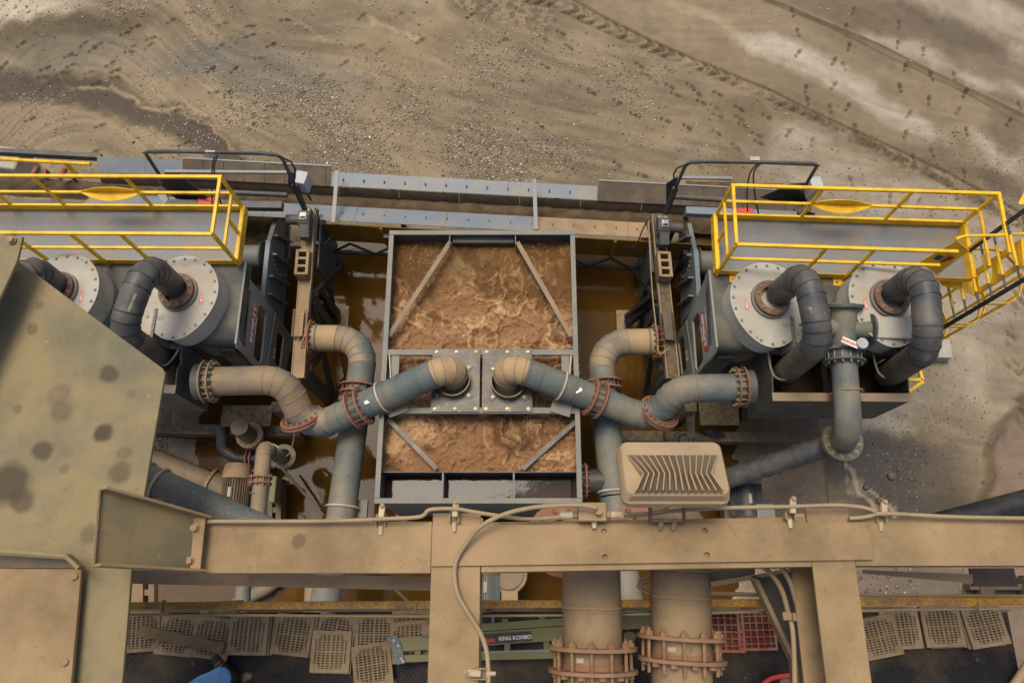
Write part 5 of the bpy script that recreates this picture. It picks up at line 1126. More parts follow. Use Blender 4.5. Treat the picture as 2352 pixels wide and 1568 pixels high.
# ---------------- pipes from the boxes into the tank
mat('galv_tan2', (138, 122, 96), (172, 144, 106), .6, .5, 1.3, .75, grain=.12, spots=(96, 78, 54), spot_scale=18, spot_size=.16)
mat('galv_mix', (84, 95, 97), (156, 133, 100), .5, .5, 1.6, .65, speck=(120, 122, 112), speck_scale=70, speck_amt=.45, grain=.2, contrast=5.)
def tank_pipe(pts, r, mats, label, f1, f2, f3, sleeve):
    th = thing('transfer_pipe', label, 'pipe', 'transfer pipes from the boxes into the tank', pts[2])
    P_ = [Vector(p) for p in pts]
    pipe(th, P_, r, (['galv_tan', 'galv_tan', 'galv_tan', 'galv_mix', 'galv', 'galv_tan2', 'galv_tan2'] if mats == 'galv_tan' else ['galv', 'galv', 'galv', 'galv', 'galv', 'galv_tan2', 'galv_tan2']), [.42, .38, .5, .30], 4, 30, wm='galv_tan')
    d0 = (P_[1]-P_[0]).normalized()
    flange_pair(th, P_[0]+d0*.20, d0, r, r+.12, .13, .028, 16, 'rust' if f1 else 'galv_tan', 'zinc', 1.5)
    obj('sleeve', MB().cyl(P_[0]-d0*.02, P_[0]+d0*.12, r+.06, 30), 'steel_dark', th)
    c = P_[1]+(P_[2]-P_[1])*.72; dz = (P_[1]-P_[2]).normalized()
    flange(th, c, dz, r, r+.125, .03, 18, f2, 'bolt_rust', 1.5, .12)
    obj('flange', MB().ring(c-dz*.055, dz, r, r+.13, .03), f2, th)
    c = P_[2]+(P_[3]-P_[2])*f3; d2 = (P_[3]-P_[2]).normalized()
    flange_pair(th, c, d2, r, r+.105, .19, .026, 16, 'rust_red', 'bolt_rust', 1.25)
    for f in (.12, .24, .56, .66, .78, .86): obj('weld_seam', MB().ring(P_[2]+(P_[3]-P_[2])*f, d2, r-.004, r+.012, .022, 30), 'galv', th)
    s = P_[2]+(P_[3]-P_[2])*sleeve; _, nx, ny = frame_of(d2)
    N = [s+(nx*math.cos(a)+ny*math.sin(a))*(r+.018) for a in np.linspace(0, 2*math.pi, 28)[:-1]]
    obj('u_bolt', MB().tube(N, .018, 8, closed=True), 'white_pipe', th)
    return th, P_, d2, s
cL, cR = HOLES[0], HOLES[1]
tL = tank_pipe([at(455, 876, 3.35), at(655, 872, 3.35), at(706, 990, 2.7), at(1042, 838, 3.45), Vector((cL.x, cL.y, 2.75))], .245, 'galv_tan', 'dusty transfer pipe running from the left box into the tank\'s left collar', 0, 'rust_red', .36, .52)
tR = tank_pipe([at(1725, 889, 3.35), at(1555, 892, 3.35), at(1500, 965, 2.7), at(1160, 836, 3.45), Vector((cR.x, cR.y, 2.75))], .235, 'galv', 'blue grey transfer pipe running from the right box into the tank\'s right collar', 1, 'rust', .40, .63)
for (th, P_, d2, s), u, v in ((tL, 912, 935), (tR, 1290, 935)):
    c = at(u, v, ZR+.03); obj('saddle_plate', MB().box(c, (.36, .26, .02), math.atan2(d2.y, d2.x)), 'tank_rim', th, bevel=.01)
    obj('sticker', MB().box(P_[2]+(P_[3]-P_[2])*(.44 if u < 1100 else .52)+Vector((0, -.04, .247 if u < 1100 else .237)), (.12, .06, .004), .5), 'decal_white', th)
# ---------------- suction pipes curving from the machines toward the tower
def suction(pts, r, m, label, fc, ub):
    th = thing('suction_pipe', label, 'pipe', 'wide suction pipes beside the tank', Vector(pts[1])-Vector((0,0,1.5)))
    P_ = [Vector(p) for p in pts]
    pipe(th, P_, r, ['galv_tan2', 'galv_mix']+[m]*8, [.62, .5, .5], 5, 30, wm='galv_tan')
    d0 = (P_[1]-P_[0]).normalized()
    flange(th, P_[0]+d0*.03, d0, r-.02, r+.10, .03, 16, 'rust_red', 'bolt_rust', 1.3, .15, True)
    obj('weld_seam', MB().ring(P_[0]+d0*.14, d0, r, r+.02, .03, 30), m, th)
    d2 = (P_[2]-P_[1]).normalized(); c = P_[1]+(P_[2]-P_[1])*fc
    flange_pair(th, c, d2, r, r+.10, .14, .026, 16, 'rust_red', 'bolt_rust', 1.1)
    c = P_[1]+(P_[2]-P_[1])*ub; _, nx, ny = frame_of(d2)
    obj('u_bolt', MB().tube([c+(nx*math.cos(a)+ny*math.sin(a))*(r+.02) for a in np.linspace(0, 2*math.pi, 28)[:-1]], .02, 8, closed=True), 'white_pipe', th)
    obj('bracket', MB().box(c+nx*(r+.06)*(1 if nx.x > 0 else -1)+Vector((0,0,-.16)), (.2, .3, .1)), 'galv', th)
suction([at(712, 776, 2.2), at(840, 778, 2.2), at(782, 1195, 2.3), at(738, 1420, 2.35)], .25, 'galv', 'wide grey suction pipe curving round the left side of the tank', .30, .93)
suction([at(1506, 785, 2.2), at(1376, 786, 2.2), at(1410, 1140, 2.3), at(1448, 1420, 2.35)], .25, 'galv', 'wide grey suction pipe curving round the right side of the tank', .30, .97)

# chalk marks on two of the black pipes
def chalk(txt, u, v, z, du, dv, size, label):
    p, q = at(u, v, z), at(u+du, v+dv, z); x = (q-p).normalized(); tag(text(txt, basis(p, x, Vector((-x.y, x.x, 0))), size*.8, 'tag_silver', None, .0, name='chalk_mark'), label, 'chalk mark')
chalk('PERM-0002', 304, 694, 5.345, 4, -10, .075, 'white chalk lettering on the left black looping pipe')
chalk('89.2', 1862, 712, 5.33, 4, 10, .07, 'white chalk number on the right black looping pipe')
# ================================================================== LADDER WITH CAGE at the right end of the walkway
r1, r2 = at(2215, 584, 3.8), at(2241, 708, 3.8)
ld = thing('caged_ladder', 'tall fixed ladder with dark rails, yellow grip rungs and a yellow hoop cage', 'ladder', loc=(r1.x, r1.y, 0))
LX = Vector((1, 0, 0)); dR = (r2-r1); dR.z = 0; wd = dR.length; dR.normalize(); LX = Vector((-dR.y, dR.x, 0)); LX = LX if LX.x > 0 else -LX
for r_ in (r1, r2): obj('rail', MB().bar((r_.x, r_.y, .02), (r_.x, r_.y, 5.4), .07, .03, up=LX), 'steel_black', ld, bevel=.004)
z = .35
while z < 5.35:
    a, b = Vector((r1.x, r1.y, z)), Vector((r2.x, r2.y, z)); rg = obj('rung', MB().cyl(a, b, .017, 10), 'decal_blue' if False else 'steel_dark', ld)
    obj('grip', MB().cyl(a+(b-a)*.22, a+(b-a)*.74, .025, 12), 'yellow', rg); z += .355
mid = (r1+r2)/2; hc = mid+LX*.30
def hoop(z, n=18):
    pts = [Vector((r1.x, r1.y, z))]
    for k in range(n+1):
        a = math.pi*k/n; q = hc + dR*(-math.cos(a)*wd*.5) + LX*(math.sin(a)*.42); pts.append(Vector((q.x, q.y, z)))
    pts.append(Vector((r2.x, r2.y, z))); m = MB()
    for p, q in zip(pts[:-1], pts[1:]): m.bar(p, q, .012, .07)
    return m
for z in (1.75, 2.85, 3.0, 4.0): obj('hoop', hoop(z), 'yellow', ld)
for k in (4, 9, 14):
    a = math.pi*k/18; q = hc + dR*(-math.cos(a)*wd*.5) + LX*(math.sin(a)*.41); obj('cage_bar', MB().bar((q.x, q.y, 1.7), (q.x, q.y, 4.1), .012, .05, up=dR), 'yellow', ld)
for z in (.9, 1.5):
    for r_ in (r1, r2): obj('standoff', MB().bar((r_.x, r_.y, z), (r_.x-.5, r_.y, z), .05, .05), 'yellow', ld)
# gate plate with oval cut-outs, sign panel, curved handrail
gp = thing('ladder_gate', 'yellow steel gate panel with rounded cut-outs beside the ladder top', 'gate', loc=at(2235, 650, 3.75))
g0, g1 = at(2236, 622, 3.8), at(2239, 680, 3.8); gd = (g1-g0); gl = gd.length; gd.normalize()
def oval(cy, cz, w_, h, n=16): return [g0+gd*(cy+w_*math.copysign(abs(math.cos(a))**.5, math.cos(a)))+Vector((0,0,cz+h*math.copysign(abs(math.sin(a))**.5, math.sin(a)))) for a in [2*math.pi*k/n for k in range(n)]]
obj('panel', MB().holed([g0, g1, g1+Vector((0,0,1.25)), g0+Vector((0,0,1.25))], [oval(gl*.5, .3, gl*.3, .2), oval(gl*.5, .85, gl*.3, .22)], LX*.03), 'yellow', gp)
sp_ = thing('sign_panel', 'yellow panel with a red number sticker between walkway rail and ladder', 'panel', loc=at(2190, 600, 3.9))
q0, q1, q2, q3 = at(2196, 551, 4.85), at(2268, 590, 4.75), at(2216, 628, 3.95), at(2138, 588, 4.05)
q0, q1, q2, q3 = [at(u, v, z_) for u, v, z_ in ((2197, 553, 4.88), (2226, 576, 4.7), (2152, 632, 3.95), (2112, 602, 4.05))]
nrm_ = (q1-q0).cross(q3-q0).normalized(); nrm_ = nrm_ if nrm_.z > 0 else -nrm_
obj('plate', MB().prism([q0, q1, q2, q3], -nrm_*.01), 'yellow', sp_)
c = q0*.25+q1*.25+q2*.25+q3*.25; ax_ = (q0-q3).normalized(); ay_ = nrm_.cross(ax_)
Rm = Matrix((ax_, ay_, nrm_)).transposed()
obj('sticker', MB().box(c+ax_*-.03-ay_*.06+nrm_*.004, (.24, .10, .003), 0, Rm), 'decal_red', sp_); text('2588409', basis(c+ax_*-.03-ay_*.06+nrm_*.007, -ax_, -ay_), .055, 'decal_dark', sp_)
obj('sticker', MB().box(c+ax_*-.06+ay_*.07+nrm_*.004, (.14, .09, .003), 0, Rm), 'decal_blue', sp_)
tag(obj('curved_handrail', MB().tube(smooth_path([at(2196, 550, 4.9), at(2206, 545, 4.9), at(2225, 542, 4.9), at(2300, 540, 4.9), at(2352, 537, 4.9)], 5), .026, 10), 'yellow'), 'curved yellow handrail running past the ladder top', 'rail')
tag(obj('corner_plate', MB().prism([at(2150, 634, 3.55), at(2230, 634, 3.55), at(2240, 678, 3.55), at(2205, 665, 3.55), at(2165, 655, 3.55)], (0,0,-.02)), 'yellow', bevel=.003), 'flat yellow plate under the walkway corner behind the ladder', 'plate')
p = at(2155, 800, .25); tag(obj('concrete_block', MB().box((p.x, p.y, .13), (.55, .42, .30), -.05), 'concrete_light', bevel=.02), 'pale concrete block under the foot of the ladder cage', 'block')
fs_ = thing('cage_footing', 'small yellow bracket frame on the box corner below the ladder cage', 'bracket', loc=at(2108, 870, 1.0))
for (u0, v0), (u1, v1) in (((2106, 826), (2118, 872)), ((2118, 872), (2082, 872)), ((2120, 876), (2088, 898)), ((2082, 876), (2084, 900))): obj('bar', MB().bar(at(u0, v0, 2.0), at(u1, v1, 2.0), .055, .05), 'yellow', fs_)
tag(obj('warning_plate', MB().prism([at(2352, 440, 5.0), at(2339, 466, 5.0), at(2341, 470, 5.0), at(2375, 470, 5.0), at(2375, 440, 5.0)], (0,0,.01)), 'yellow'), 'corner of a yellow plate at the right edge of the picture', 'plate')

# ================================================================== PUMPS AND LOW PIPES
def motor(c, r, ln, m, label, hood='tan_dull', tbox=None, axis=(0,1,0)):
    ax, nx, ny = frame_of(axis); c = Vector(c)
    th = thing('pump_motor', label, 'motor', 'finned electric pump motors', (c.x, c.y, .1))
    obj('core', MB().cyl(c-ax*ln/2, c+ax*ln/2, r*.82, 26), m, th)
    for k in range(34):
        a = 2*math.pi*k/34; d = nx*math.cos(a)+ny*math.sin(a)
        if d.z < -.3: continue
        obj('fin', MB().bar(c-ax*ln*.47+d*r*.9, c+ax*ln*.47+d*r*.9, .010, r*.2, up=d), m, th)
    obj('fan_cowl', MB().tube([c+ax*ln*.47, c+ax*(ln*.5+.22), c+ax*(ln*.5+.27)], r*1.04, 28, r2=r*.8), hood, th)
    obj('end_bell', MB().tube([c-ax*ln*.47, c-ax*(ln*.5+.12)], r*1.0, 26, r2=r*.7), m, th)
    obj('shaft_guard', MB().cyl(c-ax*(ln*.5+.12), c-ax*(ln*.5+.5), r*.45, 18), 'steel_dark', th)
    obj('base', MB().box(c+Vector((0,0,-r-.15)), (r*2.4, ln*1.5, .3)), 'steel_brown', th)
    if tbox is not None:
        t_ = obj('terminal_box', MB().box(c+Vector(tbox), (.34, .28, .22)), 'tan_dull' if hood == 'tan_dull' else 'motor_blue', th, bevel=.015)
        for sx in (-1, 1):
            for sy in (-1, 1): bolt(t_, c+Vector(tbox)+Vector((sx*.14, sy*.11, .11)), (0,0,1), 'bolt_grey', .7)
    obj('name_plate', MB().box(c+Vector((-.02, .02, r*1.01)), (.06, .18, .004)), 'tag_silver', th)
    return th
motor(at(540, 1135, 1.05), .27, .62, 'poly_dusty', 'dusty finned electric motor of the pump left of the tank', tbox=(-.22, -.30, .16))
motor(at(1715, 1150, 1.05), .30, .62, 'steel_dark', 'dark finned electric motor with blue grey terminal box right of the floodlight', 'motor_blue', tbox=(.25, -.22, .18))
motor(at(1118, 1350, 1.5), .24, .5, 'motor_blue', 'blue grey electric motor seen behind the left tower post', 'motor_blue', tbox=None)
pv = thing('pump', 'dusty cast pump casing beside the blue grey motor below the beam', 'pump', loc=at(1165, 1330, .6))
c = at(1168, 1318, 1.5); obj('volute', MB().tube([c+Vector((0,0,-.5)), c+Vector((0,0,-.1)), c+Vector((0,0,.0))], .34, 28), 'tan_dull', pv, bevel=.02); obj('cover', MB().cyl(c, c+Vector((0,0,.06)), .26, 24), 'galv_tan', pv)
for k in range(8): bolt(pv, c+Vector((.3*math.cos(k*.785), .3*math.sin(k*.785), .0)), (0,0,1), 'bolt_tan', 1.6)
obj('bracket', MB().box(c+Vector((.02, -.45, -.1)), (.3, .35, .25)), 'tan_dull', pv, bevel=.02)
# left pump pipework
ph_ = thing('pump_pipe', 'dusty tan pipe with rust flanges rising from the left pump', 'pipe', loc=at(600, 1150, 1.8))
pts = [at(588, 1225, 2.7), at(607, 1030, 2.6), at(648, 1050, 1.5)]; pipe(ph_, pts, .135, 'galv_tan', .14, 4, 22)
d = (pts[1]-pts[0]).normalized(); flange_pair(ph_, at(597, 1104, 2.64), d, .135, .205, .10, .02, 10, 'rust_red', 'bolt_tan', 1.0)
obj('weld_seam', MB().ring(at(593, 1133, 2.65), d, .13, .145, .015, 24), 'galv_tan', ph_)
d = (pts[2]-pts[1]).normalized(); obj('clear_section', MB().cyl(pts[1]+d*.30, pts[1]+d*.62, .14, 24), 'clear_poly', ph_)
for f in (.36, .44, .52): obj('wire_ring', MB().ring(pts[1]+d*f, d, .138, .148, .012, 24), 'bolt_grey', ph_)
flange(ph_, at(651, 1048, 1.6), d, .14, .23, .03, 12, 'galv_tan', 'bolt_tan', 1.0)
pe = thing('pump_elbow', 'wet black elbow pipe under the left box leading to the pump', 'pipe', loc=at(511, 1000, .6))
pts = [at(511, 975, 1.3), at(509, 1030, 1.1), at(545, 1052, 1.05), at(592, 1053, 1.05)]; pipe(pe, pts, .105, 'poly_dark', .16, 3, 20)
for u in (569, 578): flange(pe, at(u, 1053, 1.05), (1,0,0), .10, .175, .02, 8, 'rust_red', 'bolt_rust', .9)
pd = thing('drain_pipe', 'dusty vertical flanged pipe under the left box', 'pipe', loc=at(574, 1030, .3))
p_ = at(574, 1000, 1.5); obj('pipe_run', MB().cyl(p_+Vector((0, .05, .6)), p_+Vector((0, -.1, -.8)), .16, 22), 'poly_dusty', pd); flange_pair(pd, p_, (0, .1, 1), .16, .25, .08, .025, 12, 'tan_dull', 'bolt_tan', 1.1)
ps = thing('inlet_pipe', 'wide dark pipe slanting into a bolted flange left of the pump motor', 'pipe', loc=at(420, 1080, .5))
a, b = at(280, 1026, 1.3), at(482, 1110, 1.0); obj('pipe_run', MB().cyl(a, b, .22, 26), 'poly_dusty', ps); flange(ps, b+(b-a).normalized()*.01, (a-b), .20, .31, .035, 14, 'tan_dull', 'bolt_tan', 1.3)
obj('casing', MB().cyl(b+(b-a).normalized()*.03, b+(b-a).normalized()*.40, .26, 22), 'poly_dusty', ps)
tag(obj('prop_rod', MB().cyl(at(640, 1066, .9), at(742, 1182, .3), .028, 8), 'galv_tan'), 'thin slanted rod standing in the brown water left of the tank', 'rod')
tag(obj('prop_rod', MB().cyl(at(905, 1350, .9), at(950, 1392, .3), .028, 8), 'galv_tan'), 'thin slanted rod in the brown water below the cross beam', 'rod')
tag(obj('hose', MB().tube(smooth_path([at(360, 1002, .3), at(430, 1005, .16), at(480, 1015, .16), at(515, 1030, .3)], 6), .018, 8), 'hose_black'), 'thin black hose lying across the wet slab by the left pump', 'hose')
tag(obj('hose', MB().tube(smooth_path([at(676, 995, 2.4), at(672, 1020, 2.0), at(664, 1042, 1.8), at(630, 1060, 1.7), at(606, 1075, 2.2), at(585, 1085, 2.5), at(580, 1180, 2.6)], 6), .012, 7), 'white_pipe'), 'thin pale cable hanging from the left transfer pipe to the pump', 'cable')
bx = MB(); p = at(632, 1125, 1.0); bx.box(p, (.12, .5, .35)); tag(obj('valve_actuator', bx, 'green', bevel=.02), 'small green actuator beside the left pump pipe', 'actuator')
sk = thing('pump_skid', 'dark steel skid rail beside the left pump standing in water', 'skid', loc=at(640, 1150, .1))
for u, v0, v1 in ((625, 1090, 1200), (645, 1100, 1205)): obj('rail', MB().bar(at(u, v0, .55), at(u, v1, .55), .1, .35), 'steel_brown', sk)
obj('cross_bar', MB().bar(at(618, 1172, .55), at(648, 1172, .55), .1, .3), 'steel_brown', sk)
p = at(1752, 1002, .2); fpt = thing('anchor_plate', 'pale bolted foot plate on the wet slab under the right box', 'plate', loc=(p.x, p.y, .1)); o_ = obj('plate', MB().box((p.x, p.y, .2), (.36, .14, .05)), 'concrete_light', fpt)
for sx in (-.13, .13): bolt(o_, (p.x+sx, p.y, .225), (0,0,1), 'bolt_rust', 1.6)
vv = thing('drain_valve', 'muddy drain valve with a hand wheel under the right box', 'valve', loc=at(1560, 1000, .5))
c = at(1560, 1005, 1.2); obj('body', MB().cyl(c+Vector((-.3, 0, 0)), c+Vector((.35, 0, -.1)), .13, 18), 'mud_splat', vv); obj('bonnet', MB().cyl(c, c+Vector((0, -.1, .35)), .08, 14), 'mud_splat', vv); obj('hand_wheel', MB().ring(c+Vector((0, -.1, .36)), (0, -.2, 1), .12, .15, .025, 20), 'steel_dark', vv)
obj('post', MB().bar(at(1584, 905, 2.2), at(1584, 1020, 1.0), .16, .1), 'tan_dull', vv)
for k in range(3): tag(obj('hose', MB().tube(smooth_path([at(1600+k*6, 985+k*3, 1.2), at(1640, 990+k*4, 1.3), at(1666, 1000+k*2, 1.1), at(1672-k*3, 1020, .8)], 5), .02, 7), 'hose_black'), ['topmost', 'middle', 'lowest'][k]+' of the three muddy black hoses bunched under the right box', 'hose', 'black hoses under the right box')
a, b = at(2080, 1225, .35), at(2420, 1135, .35); tag(obj('poly_pipe', MB().cyl(a, b, .24, 26), 'hose_black'), 'thick black plastic pipe lying on the mud at the right edge', 'pipe')
p = at(560, 1370, .15); pz = thing('bent_hose', 'pale grey hose end bending on the dirt below the yellow rail', 'hose', loc=(p.x, p.y, 0))
obj('hose', MB().tube(smooth_path([at(640, 1330, .3), at(606, 1352, .25), at(570, 1370, .2), at(530, 1395, .15)], 6), .13, 18), 'galv_tan', pz)
tag(obj('blue_pipe', MB().cyl(at(560, 1320, 2.0), at(556, 1410, 2.0), .13, 20), 'galv'), 'blue grey pipe crossing the gap below the left beam', 'pipe')
tag(obj('capped_pipe', MB().cyl(at(722, 1325, 2.3), at(717, 1420, 2.3), .15, 20), 'galv_tan'), 'dusty pipe with a rolled rim beside the left suction pipe', 'pipe')
# a few single stones that stand out on the wet yard
for k, (u, v, s_) in enumerate(((2048, 1092, .09), (1946, 1030, .08), (2262, 1108, .05), (1990, 1118, .07), (2066, 1078, .04), (2020, 1150, .06))):
    m = MB(); p = at(u, v, .03); n_ = 9
    bm = bmesh.new(); bmesh.ops.create_icosphere(bm, subdivisions=2, radius=s_)
    for v_ in bm.verts: v_.co *= random.uniform(.82, 1.12); v_.co.z *= .65
    me = bpy.data.meshes.new('rock'); bm.to_mesh(me); bm.free(); me.shade_smooth()
    o = link('rock', me, 'steel_brown'); o.location = (p.x, p.y, s_*.35)
    tag(o, ['tan rock on the dark mud right of the slab, largest there', 'wet rock under the feed pipe flange', 'dark pebble beside the muddy puddle at right', 'dark rock beside the little stream', 'small rock near the tan rock on the mud', 'rock near the stream close to the cross beam'][k], 'rock', 'rocks on the muddy yard')
# ================================================================== TOWER FRAMING IN FRONT (close to the camera)
ZB = 11.0
fy1 = at(700, 1197, ZB).y; fy0 = at(700, 1316, ZB).y; fyr1 = at(2100, 1188, ZB).y; fyr0 = at(2100, 1299, ZB).y
xl, xr = at(440, 1250, ZB).x, 6.2
cl0, cl1 = at(990, 1310, ZB).x, at(1103, 1310, ZB).x; cr0, cr1 = at(1868, 1310, ZB).x, at(1968, 1310, ZB).x
def ibeam(name, p0, p1, w_, h, m, par, tf=.02):
    p0, p1 = Vector(p0), Vector(p1)
    obj('top_flange', MB().bar(p0, p1, w_, tf), m, par, bevel=.004); obj('bottom_flange', MB().bar(p0-Vector((0,0,h)), p1-Vector((0,0,h)), w_, tf), m, par, bevel=.004)
    obj('web', MB().bar(p0-Vector((0,0,h/2)), p1-Vector((0,0,h/2)), .016, h-tf), m, par)
cbm = thing('cross_beam', 'wide dusty tan steel cross beam spanning the lower picture', 'beam', loc=(0, (fy0+fy1)/2, ZB-.4))
yc, yw_ = (fy0+fy1)/2, fy1-fy0; ycr, ywr = (fyr0+fyr1)/2, fyr1-fyr0
ibeam('l', (xl, yc, ZB-.014), (cl0-.003, yc, ZB-.014), yw_, .34, 'tan_beam', cbm)
ibeam('m', (cl1+.003, yc, ZB-.014), (cr0-.003, ycr, ZB-.014), (yw_+ywr)/2, .34, 'tan_beam', cbm)
ibeam('r', (cr1+.003, ycr, ZB-.014), (xr, ycr, ZB-.014), ywr, .34, 'tan_beam', cbm)
# splice plate with four holes
pa, pb, pc_, pd_ = at(993, 1206, ZB+.02), at(1997, 1198, ZB+.02), at(2007, 1285, ZB+.02), at(990, 1300, ZB+.02)
hl = []
for u, v in ((1387, 1220), (1389, 1279), (1619, 1218), (1624, 1274)):
    c = at(u, v, ZB+.02); hl.append([c+Vector((.0165*math.cos(2*math.pi*k/16), .0165*math.sin(2*math.pi*k/16), 0)) for k in range(16)])
obj('splice_plate', MB().holed([pa, pb, pc_, pd_], hl, (0,0,-.014)), 'tan_beam', cbm, bevel=.002)
for n, (x0, x1), (vt, vb), lab in (('l', (cl0, cl1), (1178, 1640), 'dusty tan tower member running toward the viewer at the lower centre'), ('r', (cr0, cr1), (1167, 1640), 'speckled dusty tan tower member running toward the viewer at the lower right')):
    th = thing('tower_member', lab, 'beam', 'tower members running toward the viewer', ((x0+x1)/2, 0, ZB-.4))
    yt, yb_ = at(1000 if n == 'l' else 1900, vt, ZB).y, at(1000, vb, ZB).y; xc = (x0+x1)/2
    ibeam(n, (xc, yt, ZB-.012), (xc, yb_, ZB-.012), x1-x0, .34, 'tan_beam', th)
# lower ties
tie = thing('lower_tie', 'blue speckled tan tie bar below the left part of the cross beam', 'beam', loc=at(600, 1338, 10.2))
obj('flange', MB().bar(at(296, 1324, 10.3), at(992, 1340, 10.3), .085, .02), 'tan_dull', tie)
obj('web', MB().bar(at(296, 1324, 10.2)-Vector((0,-.03,0)), at(992, 1340, 10.2)-Vector((0,-.03,0)), .012, .2), 'tan_dull', tie)
tie = thing('lower_tie', 'pale tapering tie bar below the right part of the cross beam', 'beam', loc=at(2100, 1325, 10.2))
obj('flange', MB().prism([at(1985, 1308, 10.3), at(2235, 1318, 10.3), at(2235, 1339, 10.3), at(1985, 1316, 10.3)], (0,0,-.02)), 'tan_dull', tie)
obj('clip', MB().box(at(2280, 1325, 10.1), (.3, .12, .03)), 'steel_brown', tie)
# knee channel and the big gusset plate at the left
kz0, kz1 = 11.03, 11.55
ch = thing('knee_channel', 'olive tan steel channel bolted to the left end of the cross beam', 'channel', loc=at(340, 1220, 11.2))
A0, A1, B1, B0 = at(228, 1122, kz1), at(470, 1190, kz0), at(460, 1312, kz0), at(214, 1298, kz1)
nn = (A1-A0).cross(B0-A0).normalized(); nn = nn if nn.z > 0 else -nn
obj('web', MB().prism([A0, A1, B1, B0], -nn*.012), 'olive_plate', ch)
for p, q in ((A0, A1), (B0, B1)): obj('channel_flange', MB().bar(p+nn*.03, q+nn*.03, .016, .075, up=nn), 'tan_beam', ch, bevel=.003)
ep = [at(432, 1187, kz0+.05), at(474, 1189, kz0+.03), at(461, 1315, kz0+.03), at(418, 1312, kz0+.05)]
e_o = obj('end_plate', MB().prism(ep, (0,0,.014)), 'tan_beam', ch, bevel=.002)
for u, v in ((447, 1212), (435, 1287)): bolt(e_o, at(u, v, kz0+.055), (0,0,1), 'bolt_tan', 1.25, .0)
wl = MB()
for k in range(60): p = A0+(B0-A0)*(k/59); wl.box(p+nn*.008+Vector((random.uniform(-.0015, .0015), 0, 0)), (.010, .009, .010), random.random())
obj('weld_bead', wl, 'tan_beam', ch)
GZ = 11.2
add_stains_and_tints(MATS['olive_plate'], [(at(u, v, 11.2), r*1.38, k) for u, v, r, k in ((250, 858, .040, .8), (237, 993, .040, .95), (98, 1035, .042, .8), (20, 1110, .085, .9), (50, 1150, .05, .7), (135, 905, .05, .35), (140, 945, .045, .45), (275, 1085, .045, .6), (285, 1040, .03, .4), (75, 755, .025, .5), (30, 640, .03, .3), (148, 1078, .02, .4), (210, 1225, .04, .45), (90, 700, .02, .35), (40, 940, .022, .4), (300, 905, .02, .3))], (74, 62, 44))
add_stains_and_tints(MATS['tan_beam'], [(at(686, 1243, 11.0), .043, .6), (at(1300, 1280, 11.02), .07, .25), (at(1360, 1285, 11.02), .06, .2)], (92, 76, 54), .15)
add_stains_and_tints(MATS['tan_beam'], [(at(1180, 1250, 11.02), .38, .45), (at(1060, 1240, 11.02), .2, .3)], (178, 148, 110), .5)  # broad soft paler patches on the splice plate
gs = thing('gusset_plate', 'huge olive gusset plate with dark wet blotches filling the left edge', 'plate', loc=at(100, 1000, GZ))
obj('plate', MB().prism([at(u, v, GZ) for u, v in ((-220, 560), (40, 598), (372, 845), (379, 856), (331, 1135), (302, 1314), (278, 1600), (-220, 1600))], (0,0,-.025)), 'olive_plate', gs, bevel=.004)
obj('edge_flange', MB().prism([at(u, v, 11.42) for u, v in ((-150, 520), (52, 543), (38, 602), (-150, 1010))], (0,0,-.02)), 'olive_plate', gs, bevel=.004)
bolt(gs, at(27, 552, 11.43), (0,0,1), 'bolt_tan', 1.2)
cv = thing('cover_plate', 'tan bolted cover plate at the lower left corner', 'plate', loc=at(80, 1450, 11.5))
co_ = obj('plate', MB().prism([at(u, v, 11.27) for u, v in ((-200, 1303), (187, 1306), (160, 1600), (-200, 1600))], (0,0,-.03)), 'tan_beam', cv, bevel=.004)
for u, v in ((170, 1324), (148, 1520)): bolt(co_, at(u, v, 11.27), (.5,.2,1), 'bolt_tan', 1.1)
lp = thing('box_lip', 'tan box end with a dark open slot above the corner cover plate', 'box', loc=at(60, 1280, 11.4))
obj('lip', MB().bar(at(-200, 1248, 11.40), at(156, 1276, 11.36), .02, .05), 'olive_plate', lp, bevel=.003); obj('slot_floor', MB().prism([at(-200, 1262, 11.275), at(150, 1284, 11.275), at(186, 1304, 11.275), at(-200, 1302, 11.275)], (0,0,.004)), 'steel_brown', lp)
obj('slot_end', MB().bar(at(156, 1276, 11.36), at(186, 1304, 11.36), .02, .06), 'tan_beam', lp)
# slanting pipe under the gusset with two white u-bolts
sp = thing('slanted_pipe', 'blue tan pipe slanting out from under the gusset plate', 'pipe', loc=at(420, 1140, 9.9))
a, b = at(270, 1070, 10.2), at(650, 1240, 10.2); obj('pipe_run', MB().cyl(a, b, .108, 26), 'galv', sp)
d = (b-a).normalized(); _, nx, ny = frame_of(d)
for f in (.17, .26):
    c = a+(b-a)*f; obj('u_bolt', MB().tube([c+(nx*math.cos(t_)+ny*math.sin(t_))*.118 for t_ in np.linspace(0, 2*math.pi, 26)[:-1]], .010, 8, closed=True), 'white_pipe', sp)
    obj('saddle', MB().box(c+Vector((.05, -.12, .06)), (.07, .05, .05)), 'tan_dull', sp)

